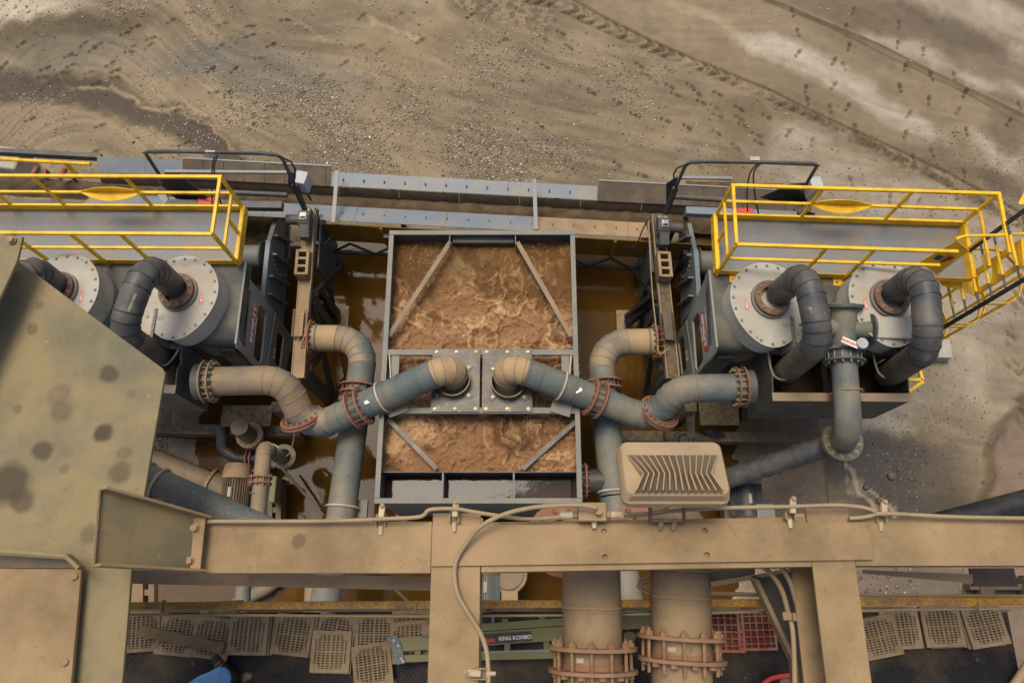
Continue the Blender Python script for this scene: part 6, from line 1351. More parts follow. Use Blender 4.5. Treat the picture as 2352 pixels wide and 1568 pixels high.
# ---------------- the two big vertical-run pipes with bolted flanges
def riser(ul, ur, vt, vb, fv, seam, label, z, elbow_to, fr):
    th = thing('riser_pipe', label, 'pipe', 'thick dusty pipes with bolted flanges under the beam', at((ul+ur)/2, 1400, z-.4))
    a, b = at((ul+ur)/2, vt, z), at((ul+ur)/2+7, vb, z); r = (at(ur, 1390, z).x-at(ul, 1390, z).x)/2
    obj('pipe_run', MB().cyl(a, b, r, 40), 'tan_pipe', th)
    d = (b-a).normalized()
    obj('elbow', MB().tube(sum([q for k, q in arc_path([a, a-d*.22, a-d*.22+Vector((elbow_to, -.02, -.8))], .24, 8)], []), r*.99, 30), 'tan_pipe', th)
    fc = a-d*.22+Vector((elbow_to*.75, -.02, -.52)); flange(th, fc, (elbow_to*-.6, .15, .8), r*.8, r*1.42, .03, 12, 'rust_red', 'bolt_rust', 1.2)
    for s in seam:
        c = at((ul+ur)/2+(s-1310)*.025, s, z); c = a+d*((c-a).dot(d))
        obj('coupling_ring', MB().ring(c, d, r-.005, r+.010, .02, 40), 'tan_pipe', th); obj('coupling_ring', MB().ring(c+d*.022, d, r-.005, r+.007, .012, 40), 'tan_pipe', th)
    c1_, c2_ = [a+d*((at((ul+ur)/2+5, v, z)-a).dot(d)) for v in fv]
    f1 = flange(th, c1_, -d, r, fr, .022, 12, 'rust_pale', 'bolt_brown', 1.5, (c2_-c1_).length+.09, False, ph=.13)
    f2 = flange(th, c2_, d, r, fr, .022, 12, 'rust_pale', 'bolt_brown', 1.5, .0, ph=.13)
    obj('gasket', MB().ring(c1_+(c2_-c1_)*.82, d, r-.003, r+.008, .035, 40), 'rust_red', th)
    q = c1_+(c2_-c1_)*.45+Vector((-.05, 0, r+.001))
    obj('sticker', MB().box(q+Vector((-.05, 0, -.012)), (.05, .03, .003), 0, Matrix.Rotation(-.3, 3, 'Y')), 'tag_silver', th); obj('sticker', MB().box(q+Vector((.03, -.02, -.004)), (.035, .02, .003)), 'tag_silver', th)
    return th
mat('tan_pipe', (116, 99, 74), (150, 126, 94), .5, .5, 2.4, .8, grain=.1, pits=(90, 72, 52), spots=(122, 96, 68), spot_scale=4, spot_size=.12)
mat('rust_pale', (132, 98, 74), (150, 118, 88), .45, .3, 6., .85, grain=.12)
mat('bolt_brown', (122, 92, 66), (150, 120, 88), .4, .4, 14., .8, grain=.15)
ZP = 10.15
riser(1291, 1425, 1300, 1700, (1487, 1539), (1395,), 'thick dusty pipe with bolted flange pair, left of the two under the beam', ZP, -.22, (at(1467, 1487, ZP).x-at(1263, 1487, ZP).x)/2)
riser(1494, 1629, 1280, 1700, (1463, 1514), (1372, 1311), 'thick dusty pipe with bolted flange pair, right of the two under the beam', ZP, -.16, (at(1676, 1463, ZP).x-at(1474, 1463, ZP).x)/2)
for k, (u0, v0, u1, v1, u2, v2) in enumerate(((1495, 1322, 1468, 1335, 1494, 1355), (1495, 1330, 1466, 1345, 1496, 1366))):
    tag(obj('cable_loop', MB().tube(smooth_path([at(1520, v0-2, 10.0), at(u0, v0, 10.0), at(u1, v1, 10.0), at(u2, v2, 10.0), at(1530, v2+4, 10.0)], 6), .010, 8), 'conduit'), ['upper of the two small cable loops left of the right thick pipe', 'lower of the two small cable loops left of the right thick pipe'][k], 'cable', 'cable loops by the right thick pipe')

# ---------------- conduits, clamps and boxes along the beam
def conduit(pts, r, label, group='armoured conduits on the cross beam'):
    P_ = smooth_path([at(u, v, z) for u, v, z in pts], 8)
    # ribbed hose: radius ripples along its length
    m = MB(); L_ = [0.]
    for a, b in zip(P_[:-1], P_[1:]): L_.append(L_[-1]+(b-a).length)
    N = int(L_[-1]/.009); q = []; j = 0
    for i in range(N+1):
        s = L_[-1]*i/N
        while j < len(L_)-2 and L_[j+1] < s: j += 1
        q.append(P_[j].lerp(P_[j+1], (s-L_[j])/max(1e-6, L_[j+1]-L_[j])))
    seg = 9; base = len(m.v); m.tube(q, r, seg)
    for i in range(N+1):
        k = 1.0 if i % 2 else .86
        for t_ in range(seg):
            idx = base+i*seg+t_; v = Vector(m.v[idx]); m.v[idx] = tuple(q[i]+(v-q[i])*k)
    o = tag(obj('conduit', m, 'conduit', ang=80), label, 'conduit', group); return o
zc_ = ZB+.05
conduit([(430, 1197, zc_-.02), (600, 1197, zc_), (760, 1196, zc_), (887, 1191, zc_+.02), (965, 1186, zc_+.02), (988, 1170, zc_+.03), (1047, 1168, zc_+.05), (1088, 1175, zc_+.04), (1174, 1188, zc_+.02), (1225, 1191, zc_+.02), (1290, 1186, zc_+.03)], .013, 'ribbed conduit running along the beam from the left to the small square box')
conduit([(1372, 1166, zc_+.14), (1340, 1160, zc_+.14), (1293, 1160, zc_+.12), (1225, 1165, zc_+.11), (1157, 1181, zc_+.10), (1105, 1208, zc_+.07), (1075, 1242, zc_+.03), (1051, 1280, zc_), (1044, 1314, zc_-.01), (1051, 1362, zc_-.01), (1075, 1406, zc_-.01), (1102, 1450, zc_-.02), (1116, 1488, zc_-.02), (1121, 1529, zc_-.02), (1122, 1620, zc_-.02)], .0145, 'ribbed conduit arching from the square box over the beam and down the post')
conduit([(1430, 1187, zc_+.02), (1500, 1178, zc_+.03), (1576, 1170, zc_+.04), (1700, 1165, zc_+.04), (1809, 1163, zc_+.04), (1913, 1160, zc_+.04), (1968, 1163, zc_+.03), (2000, 1170, zc_+.03), (2010, 1180, zc_+.02), (1985, 1187, zc_), (1950, 1190, zc_-.01)], .013, 'ribbed conduit running right from the square box and looping back')
conduit([(2012, 1180, zc_+.02), (2040, 1179, zc_+.02), (2100, 1182, zc_+.01), (2200, 1187, zc_), (2300, 1189, zc_), (2420, 1191, zc_)], .013, 'ribbed conduit leaving the picture on the right along the beam')
jb = thing('conduit_box', 'small square tan junction box on the beam left of the floodlight', 'electrical box', loc=at(1360, 1180, ZB))
c = at(1359, 1176, ZB+.07); obj('case', MB().box(c, (.162, .105, .08)), 'tan_beam', jb, bevel=.006)
for s_, u in ((-1, 1306), (1, 1414)):
    p = c+Vector((s_*.085, -.015, .0)); obj('gland_nut', MB().tube([p, p+Vector((s_*.024, 0, 0))], .024, 6), 'bolt_tan', jb); obj('gland', MB().cyl(p+Vector((s_*.026, 0, 0)), p+Vector((s_*.10, 0, 0)), .021, 16), 'clip_white', jb)
p = c+Vector((.03, .0, .045)); obj('gland', MB().cyl(p, p+Vector((0,0,.05)), .022, 14), 'bolt_tan', jb)
p = at(1364, 1205, ZB+.03); obj('clamp_screw', MB().cyl(p+Vector((0, .03, .02)), p+Vector((0, -.02, .02)), .020, 12, r2=.012), 'clip_white', jb)
def beam_clamp(u, v, label, z=ZB+.03, a=0.):
    c = at(u, v, z); th = thing('conduit_clamp', label, 'clamp', 'conduit clamps on the tower framing', c)
    R_ = Matrix.Rotation(a, 3, 'Z'); T_ = lambda x, y, zz: c+R_ @ Vector((x, y, zz))
    for sx in (-1, 1): obj('channel_side', MB().bar(T_(sx*.026, -.035, .0), T_(sx*.026, .035, .0), .006, .05), 'bolt_tan', th)
    obj('channel_base', MB().bar(T_(0, -.035, -.025), T_(0, .035, -.025), .05, .006), 'bolt_tan', th)
    obj('clip', MB().bar(T_(.004, -.005, .045), T_(.012, .075, .055), .035, .03), 'clip_white', th, bevel=.006); bolt(th, T_(.012, .075, .07), (0,.2,1), 'bolt_tan', .7)
    obj('clamp_screw', MB().cyl(T_(0, -.035, .0), T_(0, -.085, .0), .016, 10, r2=.010), 'clip_white', th)
beam_clamp(1044, 1186, 'pale conduit clamp above the left tower member'); beam_clamp(876, 1194, 'pale conduit clamp on the left part of the cross beam', ZB+.0)
beam_clamp(1812, 1178, 'conduit clamp on the beam above the right tower member'); beam_clamp(2020, 1185, 'conduit clamp where the right conduit loops back', ZB+.0); beam_clamp(1103, 1546, 'pale conduit clamp on the left tower member near the bottom edge', ZB+.03, math.radians(90))

# ---------------- floodlight
fl = thing('floodlight', 'dusty floodlight seen from behind with bent cooling fins', 'floodlight', loc=at(1540, 1195, ZB))
Z1 = ZB+.42
F0, F1, F2, F3 = at(1430, 1014, Z1-.14), at(1680, 1014, Z1-.14), at(1659, 1140, Z1), at(1419, 1140, Z1)
ex_ = (F1-F0).normalized(); ey_ = ((F0+F1)/2-(F3+F2)/2); ey_ = (ey_-ex_*ey_.dot(ex_)); hh_ = ey_.length; ey_.normalize(); ez_ = ex_.cross(ey_)
cF = (F0+F1+F2+F3)/4; wF = ((F1-F0).length+(F2-F3).length)/2
Q = lambda x, y, z: cF+ex_*x+ey_*y+ez_*z
def rrect(w_, h, r, z, n=5):
    out = []
    for sx, sy, a0 in ((1, 1, 0), (-1, 1, 90), (-1, -1, 180), (1, -1, 270)):
        for k in range(n+1):
            a = math.radians(a0+90*k/n); out.append(Q(sx*(w_/2-r)+r*math.cos(a), sy*(h/2-r)+r*math.sin(a), z))
    return out
def loft(rings):
    m = MB(); n = len(rings[0]); vs = [p for r_ in rings for p in r_]; fs = []
    for i in range(len(rings)-1):
        for k in range(n): fs.append((i*n+k, i*n+(k+1) % n, (i+1)*n+(k+1) % n, (i+1)*n+k))
    fs.append(tuple(range(n))[::-1]); fs.append(tuple((len(rings)-1)*n+k for k in range(n))); return m.add(vs, fs)
mat('flood_tan', (150, 130, 100), (172, 146, 112), .4, .3, 2.5, .7, grain=.07)
obj('housing', loft([rrect(wF, hh_+.02, .05, -.10), rrect(wF*1.01, hh_+.02, .05, -.06), rrect(wF, hh_, .045, -.05), rrect(wF*.97, hh_*.98, .045, .0), rrect(wF*.94, hh_*.93, .04, .012)]), 'flood_tan', fl)
obj('fin_gap_shade', MB().prism([Q(-wF*.43, hh_*.22, .013), Q(wF*.43, hh_*.22, .013), Q(wF*.31, -hh_*.20, .013), Q(wF*.39, -hh_*.46, .013), Q(-wF*.39, -hh_*.46, .013), Q(-wF*.31, -hh_*.20, .013)], ez_*.002), 'steel_brown', fl)  # dark sheet painting the shade between the cooling fins
for k in range(14):
    t_ = -1+2*k/13; x0, x1, x2 = t_*wF*.43, t_*wF*.31, t_*wF*.39
    m = MB(); w_ = .0035
    for (xa, ya, ha), (xb, yb2, hb2) in (((x0, hh_*.22, .004), (x1, -hh_*.20, .055)), ((x1, -hh_*.20, .055), (x2, -hh_*.475, .045))):
        m.hexa([Q(xa-w_, ya, .008), Q(xa+w_, ya, .008), Q(xb+w_, yb2, .008), Q(xb-w_, yb2, .008)], [Q(xa-w_, ya, .012+ha), Q(xa+w_, ya, .012+ha), Q(xb+w_, yb2, .012+hb2), Q(xb-w_, yb2, .012+hb2)])
    obj('fin', m, 'flood_tan', fl)
br_ = [at(1493, 1158, ZB+.30), at(1493, 1195, ZB+.10), at(1571, 1195, ZB+.10), at(1570, 1158, ZB+.30)]
obj('bracket', MB().tube(br_, .010, 8), 'steel_brown', fl)
for u in (1519, 1549): p = at(u, 1200, ZB+.08); obj('clamp_bolt', MB().cyl(p+Vector((0, .02, .02)), p+Vector((0, -.03, -.04)), .014, 10), 'bolt_tan', fl)
obj('lead', MB().tube(smooth_path([at(1545, 1158, ZB+.3), at(1520, 1172, ZB+.22), at(1480, 1178, ZB+.15), at(1432, 1180, ZB+.1)], 6), .008, 7), 'conduit', fl)

# ================================================================== PLATFORM: tread plate, rail, screen panels, ladder, person
ZK = 9.1
dk0, dk1 = at(120, 1480, ZK).x, at(2330, 1480, ZK).x; dky1, dky0 = at(1200, 1405, ZK).y, at(1200, 1800, ZK).y
pf = thing('platform_deck', 'dark worn tread plate platform along the bottom of the picture', 'platform', loc=((dk0+dk1)/2, dky1, ZK))
dkm = tread_mat('deck_dark', (32, 31, 30), (92, 78, 58), .2, 26., rough=.5, bump=0.0); dkm.node_tree.nodes['Principled BSDF'].inputs['Specular IOR Level'].default_value = .15
obj('plate', MB().box(((dk0+dk1)/2, (dky0+dky1)/2, ZK-.02), (dk1-dk0, dky1-dky0, .02)), 'deck_dark', pf)
tm = MB(); s_ = .036; j = 0
yy = dky1-.02
while yy > at(1200, 1600, ZK).y:
    xx = dk0+.02+(j % 2)*s_*.5; i = 0
    while xx < dk1-.02:
        a_ = math.radians(42 if (i+j) % 2 else -42); c_, q_ = math.cos(a_), math.sin(a_); L2, W2 = .013, .0042
        P4 = [(xx+c_*L2, yy+q_*L2), (xx-q_*W2, yy+c_*W2), (xx-c_*L2, yy-q_*L2), (xx+q_*W2, yy-c_*W2)]
        tm.add([(x, y, ZK-.0095) for x, y in P4]+[(xx, yy, ZK-.0055)], [(0,1,4),(1,2,4),(2,3,4),(3,0,4)]); xx += s_; i += 1
    yy -= s_*.62; j += 1
stuff(obj('raised_treads', tm, 'deck_dark', pf, sm=False))
obj('edge_channel', MB().bar((dk0, dky1+.02, ZK-.08), (dk1, dky1+.02, ZK-.08), .03, .2), 'steel_brown', pf)
for u, v in ((443, 1525), (2246, 1514)): p = at(u, v, ZK); obj('drain_hole', MB().cyl((p.x, p.y, ZK-.012), (p.x, p.y, ZK-.004), .016, 14), 'steel_black', pf)
zr = 10.0
gr = thing('guard_rail', 'long scuffed yellow rail running across the bottom above the platform', 'rail', loc=at(1200, 1392, ZK))
ra, rb = at(200, 1391, zr), at(1176, 1396, zr); rc = at(2420, 1380, zr); m_ = Vector(((ra.x+rc.x)/2, (ra.y+rc.y)/2, zr))
obj('top_rail', MB().bar((ra.x, rb.y+.012, zr), (rc.x, rc.y, zr), .052, .05), 'yellow_worn', gr, bevel=.005)
for x in (at(445, 1390, zr).x, at(1108, 1390, zr).x, at(1950, 1390, zr).x): obj('post', MB().bar((x, rb.y+.012, zr), (x, rb.y+.012, ZK-.05), .05, .05), 'yellow_worn', gr)
for u in (374, 955, 2243): obj('cable_tie', MB().ring(at(u, 1391, zr), (1,0,0), .036, .042, .01, 12), 'conduit', gr)
conduit([(200, 1411, zr-.02), (600, 1412, zr-.02), (900, 1414, zr-.02), (1400, 1411, zr-.02), (1700, 1405, zr-.02), (2100, 1399, zr-.02), (2420, 1396, zr-.02)], .010, 'ribbed conduit strapped just below the long yellow rail', 'conduits on the platform')
# screen panels: one mould, copied
def panel_mesh(open_=False):
    m = MB(); s = .305; h = .03; fr_ = .028 if not open_ else .02
    for sx in (-1, 1): m.box((sx*(s/2-fr_/2), 0, 0), (fr_, s, h)); m.box((0, sx*(s/2-fr_/2), 0), (s-2*fr_, fr_, h))
    m.box((0, 0, 0), (.014, s-2*fr_, h*.9)); m.box((0, 0, -.001), (s-2*fr_, .013, h*.9))
    if not open_:
        for k in range(13):
            y = -s/2+fr_+(s-2*fr_)*(k+.5)/13; m.box((0, y, 0), (s-2*fr_, .0085, h*.8))
        for x in (-.105, -.07, -.036, .036, .07, .105): m.box((x, 0, .001), (.0095, s-2*fr_, h*.82))
        for sx in (-1, 1):
            for sy in (-1, 1): m.cyl((sx*.115, sy*.115, -.014), (sx*.115, sy*.115, .0135), .030, 8)
    else:
        for k in range(5): m.box((0, -s/2+s*(k+1)/6, 0), (s-2*fr_, .008, h*.9)); m.box((-s/2+s*(k+1)/6, 0, .001), (.008, s-2*fr_, h*.7))
        for k in range(26): m.box((0, -s/2+fr_+(s-2*fr_)*(k+.5)/26, -.010), (s-2*fr_, .004, .006))
    return m.mesh('screen_panel', False)
PM, PMR = panel_mesh(), panel_mesh(True)
K_ = lambda x, y: (229.7+.3174*x, 1292+.3174*y); N_ = lambda x, y: (1493+.3652*x, 1033.6+.3652*y)
PANELS = [(K_(300, 495), -4, 0, 'at the far left, pressed against the gusset column'), (K_(560, 520), 5, .0, 'second from the left, under the plank'), (K_(812, 542), 7, .012, 'under the right end of the plank'),
 (K_(850, 470), 3, -.015, 'peeking out behind the plank end'), (K_(1075, 515), 1, .05, 'upright and level, topmost of the thick stack'), (K_(1100, 515), 1, .015, 'just below the topmost of the thick stack'), (K_(1124, 516), 1, -.015, 'lowest of the thick stack'),
 (K_(1396, 520), 6, .02, 'tilted right, next to the thick stack'), (K_(1425, 522), 5, -.012, 'beneath the tilted one next to the thick stack'), (K_(1706, 520), 8, 0, 'half covered behind the lower middle one'), (K_(1672, 640), 1, .035, 'square to the picture, lower middle'), (K_(1690, 648), 1, .0, 'under the lower middle one'),
 (K_(1985, 520), 0, .0, 'standing just right of the lower middle one'), (K_(1972, 735), -9, .04, 'tilted left, lowest of the row by the green ladder'), (K_(2250, 490), -1, -.012, 'behind the end of the green ladder, under the rail'), (K_(2245, 570), -4, .02, 'under the end of the green ladder'),
 (N_(1440, 1172), -10, .045, 'tilted, just right of the right tower member'), (N_(1575, 1120), -3, .02, 'overlapped by the tilted one beside the right tower member'), (N_(1835, 1105), -2, .04, 'second from the right end'), (N_(1860, 1112), -2, .005, 'underneath the second from the right end'), (N_(2105, 1103), -9, .04, 'at the far right end, tilted'), (N_(2080, 1108), -6, .005, 'underneath the one at the far right end')]
for (u, v), a, dz, lab in PANELS:
    p = at(u, v, ZK+.03+max(dz, -.01)); o = link('screen_panel', PM, 'panel_tan')
    o.location = (p.x, p.y, ZK+.03+max(dz, -.01)); o.rotation_euler = (random.uniform(-.03, .03), random.uniform(-.04, .04), -math.radians(a)); tag(o, 'tan slotted screen panel '+lab, 'screen panel', 'slotted screen panels on the platform')
for (u, v), a, lab in ((N_(470, 1140), 1, 'left of the pair'), (N_(668, 1128), -1, 'right of the pair')):
    p = at(u, v, ZK+.04); o = link('screen_panel', PMR, 'panel_red'); o.location = p; o.rotation_euler = (0, 0, -math.radians(a)); tag(o, 'red grid screen panel '+lab+' beside the right thick pipe', 'screen panel', 'red screen panels on the platform')
    for dx, dy in ((.13, .12), (.13, -.12)): pass
# plank
p0, p1 = at(*K_(290, 488), ZK+.11), at(*K_(895, 622), ZK+.11)
pk = MB(); n = 10; d = (p1-p0); sd_ = d.cross(Vector((0,0,1))).normalized(); vs = []
for i in range(n+1):
    c = p0+d*(i/n); wv = .042+.004*math.sin(i*2.1); zz = .018+.002*math.sin(i*1.3)
    vs += [c-sd_*wv-Vector((0,0,zz)), c+sd_*wv-Vector((0,0,zz)), c+sd_*wv*.97+Vector((0,0,zz)), c-sd_*wv*.97+Vector((0,0,zz))]
fs = [(0,1,2,3), (4*n+3, 4*n+2, 4*n+1, 4*n)]
for i in range(n):
    for k in range(4): fs.append((4*i+k, 4*i+(k+1) % 4, 4*i+4+(k+1) % 4, 4*i+4+k))
tag(obj('wooden_plank', pk.add(vs, fs), 'wood', bevel=.003), 'weathered wooden plank lying across the left screen panels', 'plank')
# folding ladder
lz = ZK+.18
la = thing('folding_ladder', 'pale green folding ladder with dark label lying on the platform behind the pipes', 'ladder', loc=at(1150, 1470, ZK))
def lrail(p, q, h, m='green'): return obj('side_rail', MB().bar(at(*p, lz), at(*q, lz), h, .03), m, la, bevel=.003)
lrail((900, 1481), (1305, 1452), .10); r2_ = lrail((1096, 1441), (1700, 1398), .055); lrail((925, 1511), (1290, 1503), .05); lrail((1400, 1434), (1600, 1420), .085); lrail((1420, 1398), (1640, 1392), .04)
for f, (u, v) in enumerate(((1160, 1455), (1245, 1450), (1165, 1492), (1255, 1488), (1420, 1430), (1540, 1424), (960, 1495))):
    p = at(u, v, lz-.02); obj('rung', MB().bar(p+Vector((0, .11, 0)), p+Vector((0, -.05, 0)), .045, .03), 'green', la)
obj('rung', MB().bar(at(1105, 1503, lz), at(1265, 1498, lz), .05, .02), 'tread_plate', la)
pl_ = at(1157, 1464, lz+.017); sl_ = math.atan2(at(1293, 1453, lz).y-at(917, 1478, lz).y, at(1293, 1453, lz).x-at(917, 1478, lz).x)
obj('label_strip', MB().box(pl_, (at(1213, 1464, lz).x-at(1085, 1464, lz).x, .075, .004), sl_), 'decal_dark', la)
xv, yv = (math.cos(sl_), math.sin(sl_), 0), (-math.sin(sl_), math.cos(sl_), 0)
text('LittleGiant', basis(at(1105, 1470, lz+.021), xv, yv), .05, 'decal_red', la, .0014); text('KING KOMBO', basis(at(1183, 1464, lz+.021), xv, yv), .04, 'decal_white', la, .0008)
obj('foot', MB().prism([at(887, 1462, lz), at(912, 1456, lz), at(924, 1480, lz), at(932, 1522, lz), at(912, 1526, lz), at(898, 1485, lz)], (0,0,.03)), 'galv', la, bevel=.006)
for u, v in ((905, 1470), (915, 1482), (922, 1512), (926, 1518)): bolt(la, at(u, v, lz+.032), (0,0,1), 'bolt_grey', .5)
obj('hinge', MB().cyl(at(978, 1447, lz), at(978, 1447, lz+.04), .04, 18), 'galv_tan', la); obj('lock_bar', MB().bar(at(1132, 1411, lz), at(1132, 1482, lz), .018, .01), 'motor_blue', la)
# red hose, right steel column with conduits
tag(obj('air_hose', MB().tube(smooth_path([at(1735, 1590, ZK+.03), at(1765, 1561, ZK+.03), at(1795, 1552, ZK+.03), at(1830, 1551, ZK+.03), at(1880, 1562, ZK+.03)], 6), .018, 10), 'red'), 'red air hose on the dark platform at the bottom edge', 'hose')
tag(obj('tan_hose', MB().tube(smooth_path([at(2378, 1500, ZK+.1), at(2352, 1540, ZK+.1), at(2325, 1580, ZK+.1)], 6), .035, 12), 'conduit'), 'tan hose in the bottom right corner', 'hose')
sc_ = thing('steel_column', 'dark dusty steel column with triangular gusset beside the right tower member', 'column', loc=at(1830, 1500, ZK))
zc2 = 10.3
obj('web_plate', MB().prism([at(1730, 1322, zc2), at(1862, 1298, zc2), at(1900, 1600, zc2-.3), at(1826, 1600, zc2-.3), at(1818, 1510, zc2-.2)], (0,0,-.03)), 'steel_brown', sc_)
obj('edge_flange', MB().bar(at(1733, 1330, zc2+.02), at(1822, 1520, zc2-.12), .03, .09), 'tan_dull', sc_, bevel=.003); obj('edge_flange', MB().bar(at(1822, 1520, zc2-.12), at(1829, 1610, zc2-.25), .03, .09), 'tan_dull', sc_, bevel=.003)
obj('stiffener', MB().bar(at(1742, 1322, zc2+.04), at(1868, 1298, zc2+.04), .02, .08), 'tan_dull', sc_); obj('tag', MB().prism([at(1859, 1328, zc2+.05), at(1867, 1328, zc2+.05), at(1874, 1380, zc2+.05), at(1865, 1380, zc2+.05)], (0,0,.004)), 'tag_silver', sc_)
text('SERIES 740', basis(at(1866, 1354, zc2+.058), (0,-1,0), (1,0,0)), .03, 'decal_dark', sc_)
for u, v in ((1829, 1361), (1852, 1390)): bolt(sc_, at(u, v, zc2+.001), (0,0,1), 'bolt_brown', 1.1)
hb = thing('rear_beam', 'dark dusty beam stub behind the right thick pipe', 'beam', loc=at(1690, 1320, 10.0))
obj('beam_web', MB().prism([at(1630, 1312, 10.2), at(1735, 1302, 10.2), at(1733, 1326, 10.2), at(1632, 1340, 10.2)], (0,0,-.04)), 'steel_brown', hb); obj('beam_flange', MB().bar(at(1630, 1341, 10.22), at(1735, 1324, 10.22), .03, .05), 'tan_dull', hb)
for k, pts in enumerate(([(1700, 1297, 10.75), (1745, 1299, 10.75), (1775, 1322, 10.7), (1796, 1356, 10.65), (1810, 1405, 10.6), (1822, 1460, 10.6), (1826, 1600, 10.6)], [(1785, 1294, 10.75), (1800, 1310, 10.75), (1818, 1345, 10.7), (1834, 1410, 10.6), (1848, 1490, 10.6), (1852, 1600, 10.6)])):
    tag(obj('bent_conduit', MB().tube(smooth_path([at(*q) for q in pts], 6), .0155, 12), 'conduit'), ['smooth bent conduit on the dark column, left of the two', 'smooth bent conduit on the dark column, right of the two'][k], 'conduit', 'smooth conduits on the dark column')
cl = thing('conduit_bracket', 'tan strut bracket clamping the two smooth conduits to the tower member', 'bracket', loc=at(1840, 1415, 10.6))
obj('strut', MB().bar(at(1838, 1410, 10.62), at(1878, 1408, 10.62), .025, .02), 'bolt_tan', cl); obj('strut', MB().bar(at(1838, 1424, 10.62), at(1878, 1424, 10.62), .012, .02), 'bolt_tan', cl)
for u, v in ((1808, 1414), (1830, 1416)): obj('strap', MB().box(at(u, v, 10.63), (.055, .05, .03)), 'bolt_tan', cl, bevel=.008)
tag(obj('grey_conduit', MB().cyl(at(1610, 1362, 9.9), at(1790, 1366, 9.9), .015, 10), 'conduit'), 'straight thin conduit behind the right thick pipe', 'conduit')
tag(obj('edge_conduit', MB().cyl(at(1975, 1366, 9.95), at(2420, 1369, 9.95), .012, 10), 'conduit'), 'straight thin conduit above the yellow rail at the right', 'conduit')
for u0, v0, u1, v1, lab in ((302, 1328, 352, 1392, 'tan'), (2225, 1322, 2352, 1372, 'dark')):
    th = thing('frame_corner', f'{lab} steel frame corner behind the yellow rail at the {"left" if u0 < 1000 else "right"}', 'frame', loc=at(u0, v1, 8.0))
    z_ = 8.6; a, b, c, d = at(u0, v0, z_), at(u1, v0, z_), at(u1, v1, z_), at(u0, v1, z_)
    m_ = 'tan_dull' if lab == 'tan' else 'steel_brown'
    obj('upright', MB().bar(a+(b-a)*.3, d+(c-d)*.3, .12, .08), m_, th); obj('crosspiece', MB().bar((a+d)/2-Vector((0,0,.02)), (b+c)/2-Vector((0,0,.02)), .05, .08), m_, th); obj('backing', MB().prism([q-Vector((0,0,.08)) for q in (a, b, c, d)], (0,0,-.02)), 'steel_brown', th); obj('upright', MB().bar(b, c, .05, .08), m_, th)

# ---------------- person standing at the lower left: jeans and boot in view, the rest below the frame
pb_ = at(524, 1545, ZK); fx, fy_ = pb_.x, pb_.y
pe_ = thing('person', 'person in blue jeans and dark boots standing on the platform at the bottom edge', 'person', loc=(fx-.10, fy_-.18, ZK))
def skin(name, verts, edges, radii, m, sub=2, root=0):
    me = bpy.data.meshes.new(name); me.from_pydata(verts, edges, []); o = link(name, me, m, pe_)
    sk_ = o.modifiers.new('skin', 'SKIN'); sk_.use_smooth_shade = True
    for v, r in zip(me.skin_vertices[0].data, radii): v.radius = (r, r) if not isinstance(r, tuple) else r
    me.skin_vertices[0].data[root].use_root = True
    s2 = o.modifiers.new('sub', 'SUBSURF'); s2.levels = sub; s2.render_levels = sub; return o
# right leg stands at (fx, fy); the other foot is behind and to the left, body leans out of frame
hipR, hipL, pel = (fx-.06, fy_-.19, ZK+.88), (fx-.26, fy_-.24, ZK+.88), (fx-.16, fy_-.22, ZK+.95)
skin('jeans', [pel, hipR, (fx-.015, fy_-.05, ZK+.50), (fx-.005, fy_-.035, ZK+.22), (fx, fy_-.01, ZK+.085), hipL, (fx-.30, fy_-.24, ZK+.48), (fx-.31, fy_-.30, ZK+.1)],
     [(0, 1), (1, 2), (2, 3), (3, 4), (0, 5), (5, 6), (6, 7)], [.14, .11, .095, .092, .10, .105, .08, .085], 'jeans')
skin('torso', [pel, (fx-.16, fy_-.22, ZK+1.2), (fx-.16, fy_-.21, ZK+1.42), (fx-.16, fy_-.20, ZK+1.52), (fx+.04, fy_-.2, ZK+1.42), (fx+.07, fy_-.32, ZK+1.16), (fx+.05, fy_-.47, ZK+1.02), (fx-.36, fy_-.2, ZK+1.42), (fx-.40, fy_-.32, ZK+1.16), (fx-.38, fy_-.47, ZK+1.02)],
     [(0, 1), (1, 2), (2, 3), (2, 4), (4, 5), (5, 6), (2, 7), (7, 8), (8, 9)], [(.17, .12), (.17, .12), (.16, .11), .055, .07, .055, .045, .07, .055, .045], 'shirt')
for hx in (fx+.05, fx-.38):
    yh = fy_-.50
    hv = [(hx, yh, ZK+1.0), (hx, yh-.05, ZK+.97)]; he = [(0, 1)]; hr_ = [.028, .035]
    for k in range(4): b_i = len(hv); hv += [(hx-.03+.02*k, yh-.09, ZK+.955), (hx-.03+.02*k, yh-.125-.008*(k in (1, 2)), ZK+.935), (hx-.03+.02*k, yh-.14, ZK+.91)]; he += [(1, b_i), (b_i, b_i+1), (b_i+1, b_i+2)]; hr_ += [.009, .0085, .007]
    b_i = len(hv); hv += [(hx+.035, yh-.06, ZK+.965), (hx+.045, yh-.09, ZK+.94)]; he += [(1, b_i), (b_i, b_i+1)]; hr_ += [.010, .008]
    skin('hand', hv, he, hr_, 'skin', 1)
hd = MB(); hcn = Vector((fx-.16, fy_-.17, ZK+1.66))
bm = bmesh.new(); bmesh.ops.create_uvsphere(bm, u_segments=20, v_segments=14, radius=1.0)
for v in bm.verts:
    q = v.co; v.co = Vector((q.x*.077, q.y*.095 + (.012 if q.z < 0 and q.y > .3 else 0), q.z*.118))
    if abs(q.x) < .25 and q.y > .85 and -.25 < q.z < .15: v.co.y += .018
me = bpy.data.meshes.new('head'); bm.to_mesh(me); bm.free(); me.shade_smooth(); me.transform(Matrix.Translation(hcn)); head = link('head', me, 'skin', pe_)
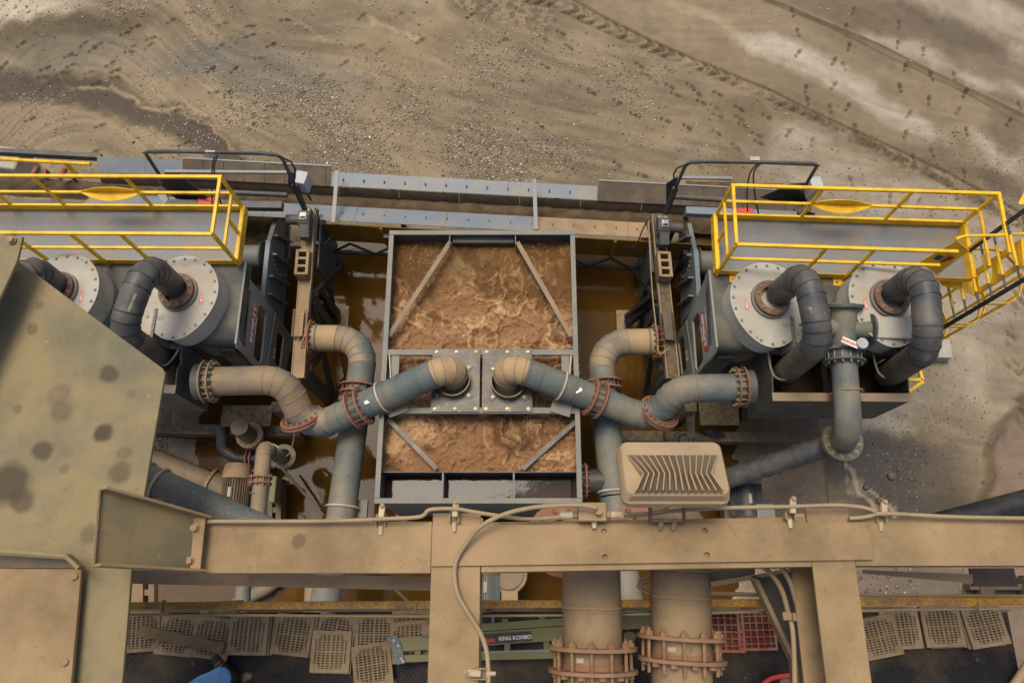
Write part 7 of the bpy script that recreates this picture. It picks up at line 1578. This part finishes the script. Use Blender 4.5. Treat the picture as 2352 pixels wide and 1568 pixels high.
for sx in (-1, 1): obj('ear', MB().cyl(hcn+Vector((sx*.074, -.005, -.01)), hcn+Vector((sx*.086, -.012, -.008)), .03, 10), 'skin', head); obj('eye', MB().cyl(hcn+Vector((sx*.03, .082, .012)), hcn+Vector((sx*.03, .089, .012)), .012, 10), 'decal_dark', head)
obj('mouth', MB().box(hcn+Vector((0, .088, -.055)), (.045, .012, .010)), 'red_dull', head)
obj('hair', MB().tube([hcn+Vector((0, -.02, -.03)), hcn+Vector((0, -.012, .06))], .087, 18), 'hair', head)
obj('hard_hat', MB().tube([hcn+Vector((0, .0, .055)), hcn+Vector((0, 0, .06)), hcn+Vector((0, 0, .10)), hcn+Vector((0, 0, .15)), hcn+Vector((0, 0, .165))], .115, 24, r2=.05), 'hardhat', pe_)
def boot(x, y, a):
    c, s = math.cos(a), math.sin(a); T_ = lambda l, b, z: Vector((x+c*l-s*b, y+s*l+c*b, ZK+z)); m = MB(); rings = []
    prof = [(-.10, .030, .09), (-.085, .042, .12), (-.03, .045, .14), (.03, .042, .115), (.09, .048, .075), (.15, .050, .062), (.19, .038, .05), (.205, .02, .03)]
    vs = []; n = 10
    for l, w_, h in prof:
        for k in range(n):
            t_ = math.pi*k/(n-1); vs.append(T_(l, -math.cos(t_)*w_, .022+math.sin(t_)**.8*(h-.022)))
    fs = []
    for i in range(len(prof)-1):
        for k in range(n-1): fs.append((i*n+k, i*n+k+1, (i+1)*n+k+1, (i+1)*n+k))
    fs.append(tuple(range(n))); fs.append(tuple((len(prof)-1)*n+k for k in range(n))[::-1]); m.add(vs, fs)
    b_ = obj('boot', m, 'boot', pe_, ang=60)
    so_ = [T_(l, w_*1.08, 0) for l, w_, h in prof]+[T_(l, -w_*1.08, 0) for l, w_, h in prof[::-1]]; obj('sole', MB().prism(so_, (0,0,.024)), 'rubber', b_)
    lc = MB()
    for k in range(4): lc.bar(T_(.0+.03*k, -.026, .136-.016*k), T_(.0+.03*k, .026, .136-.016*k), .008, .008)
    obj('laces', lc, 'tan_dull', b_)
boot(fx+.0, fy_+.01, math.radians(132)); boot(fx-.31, fy_-.30, math.radians(110))
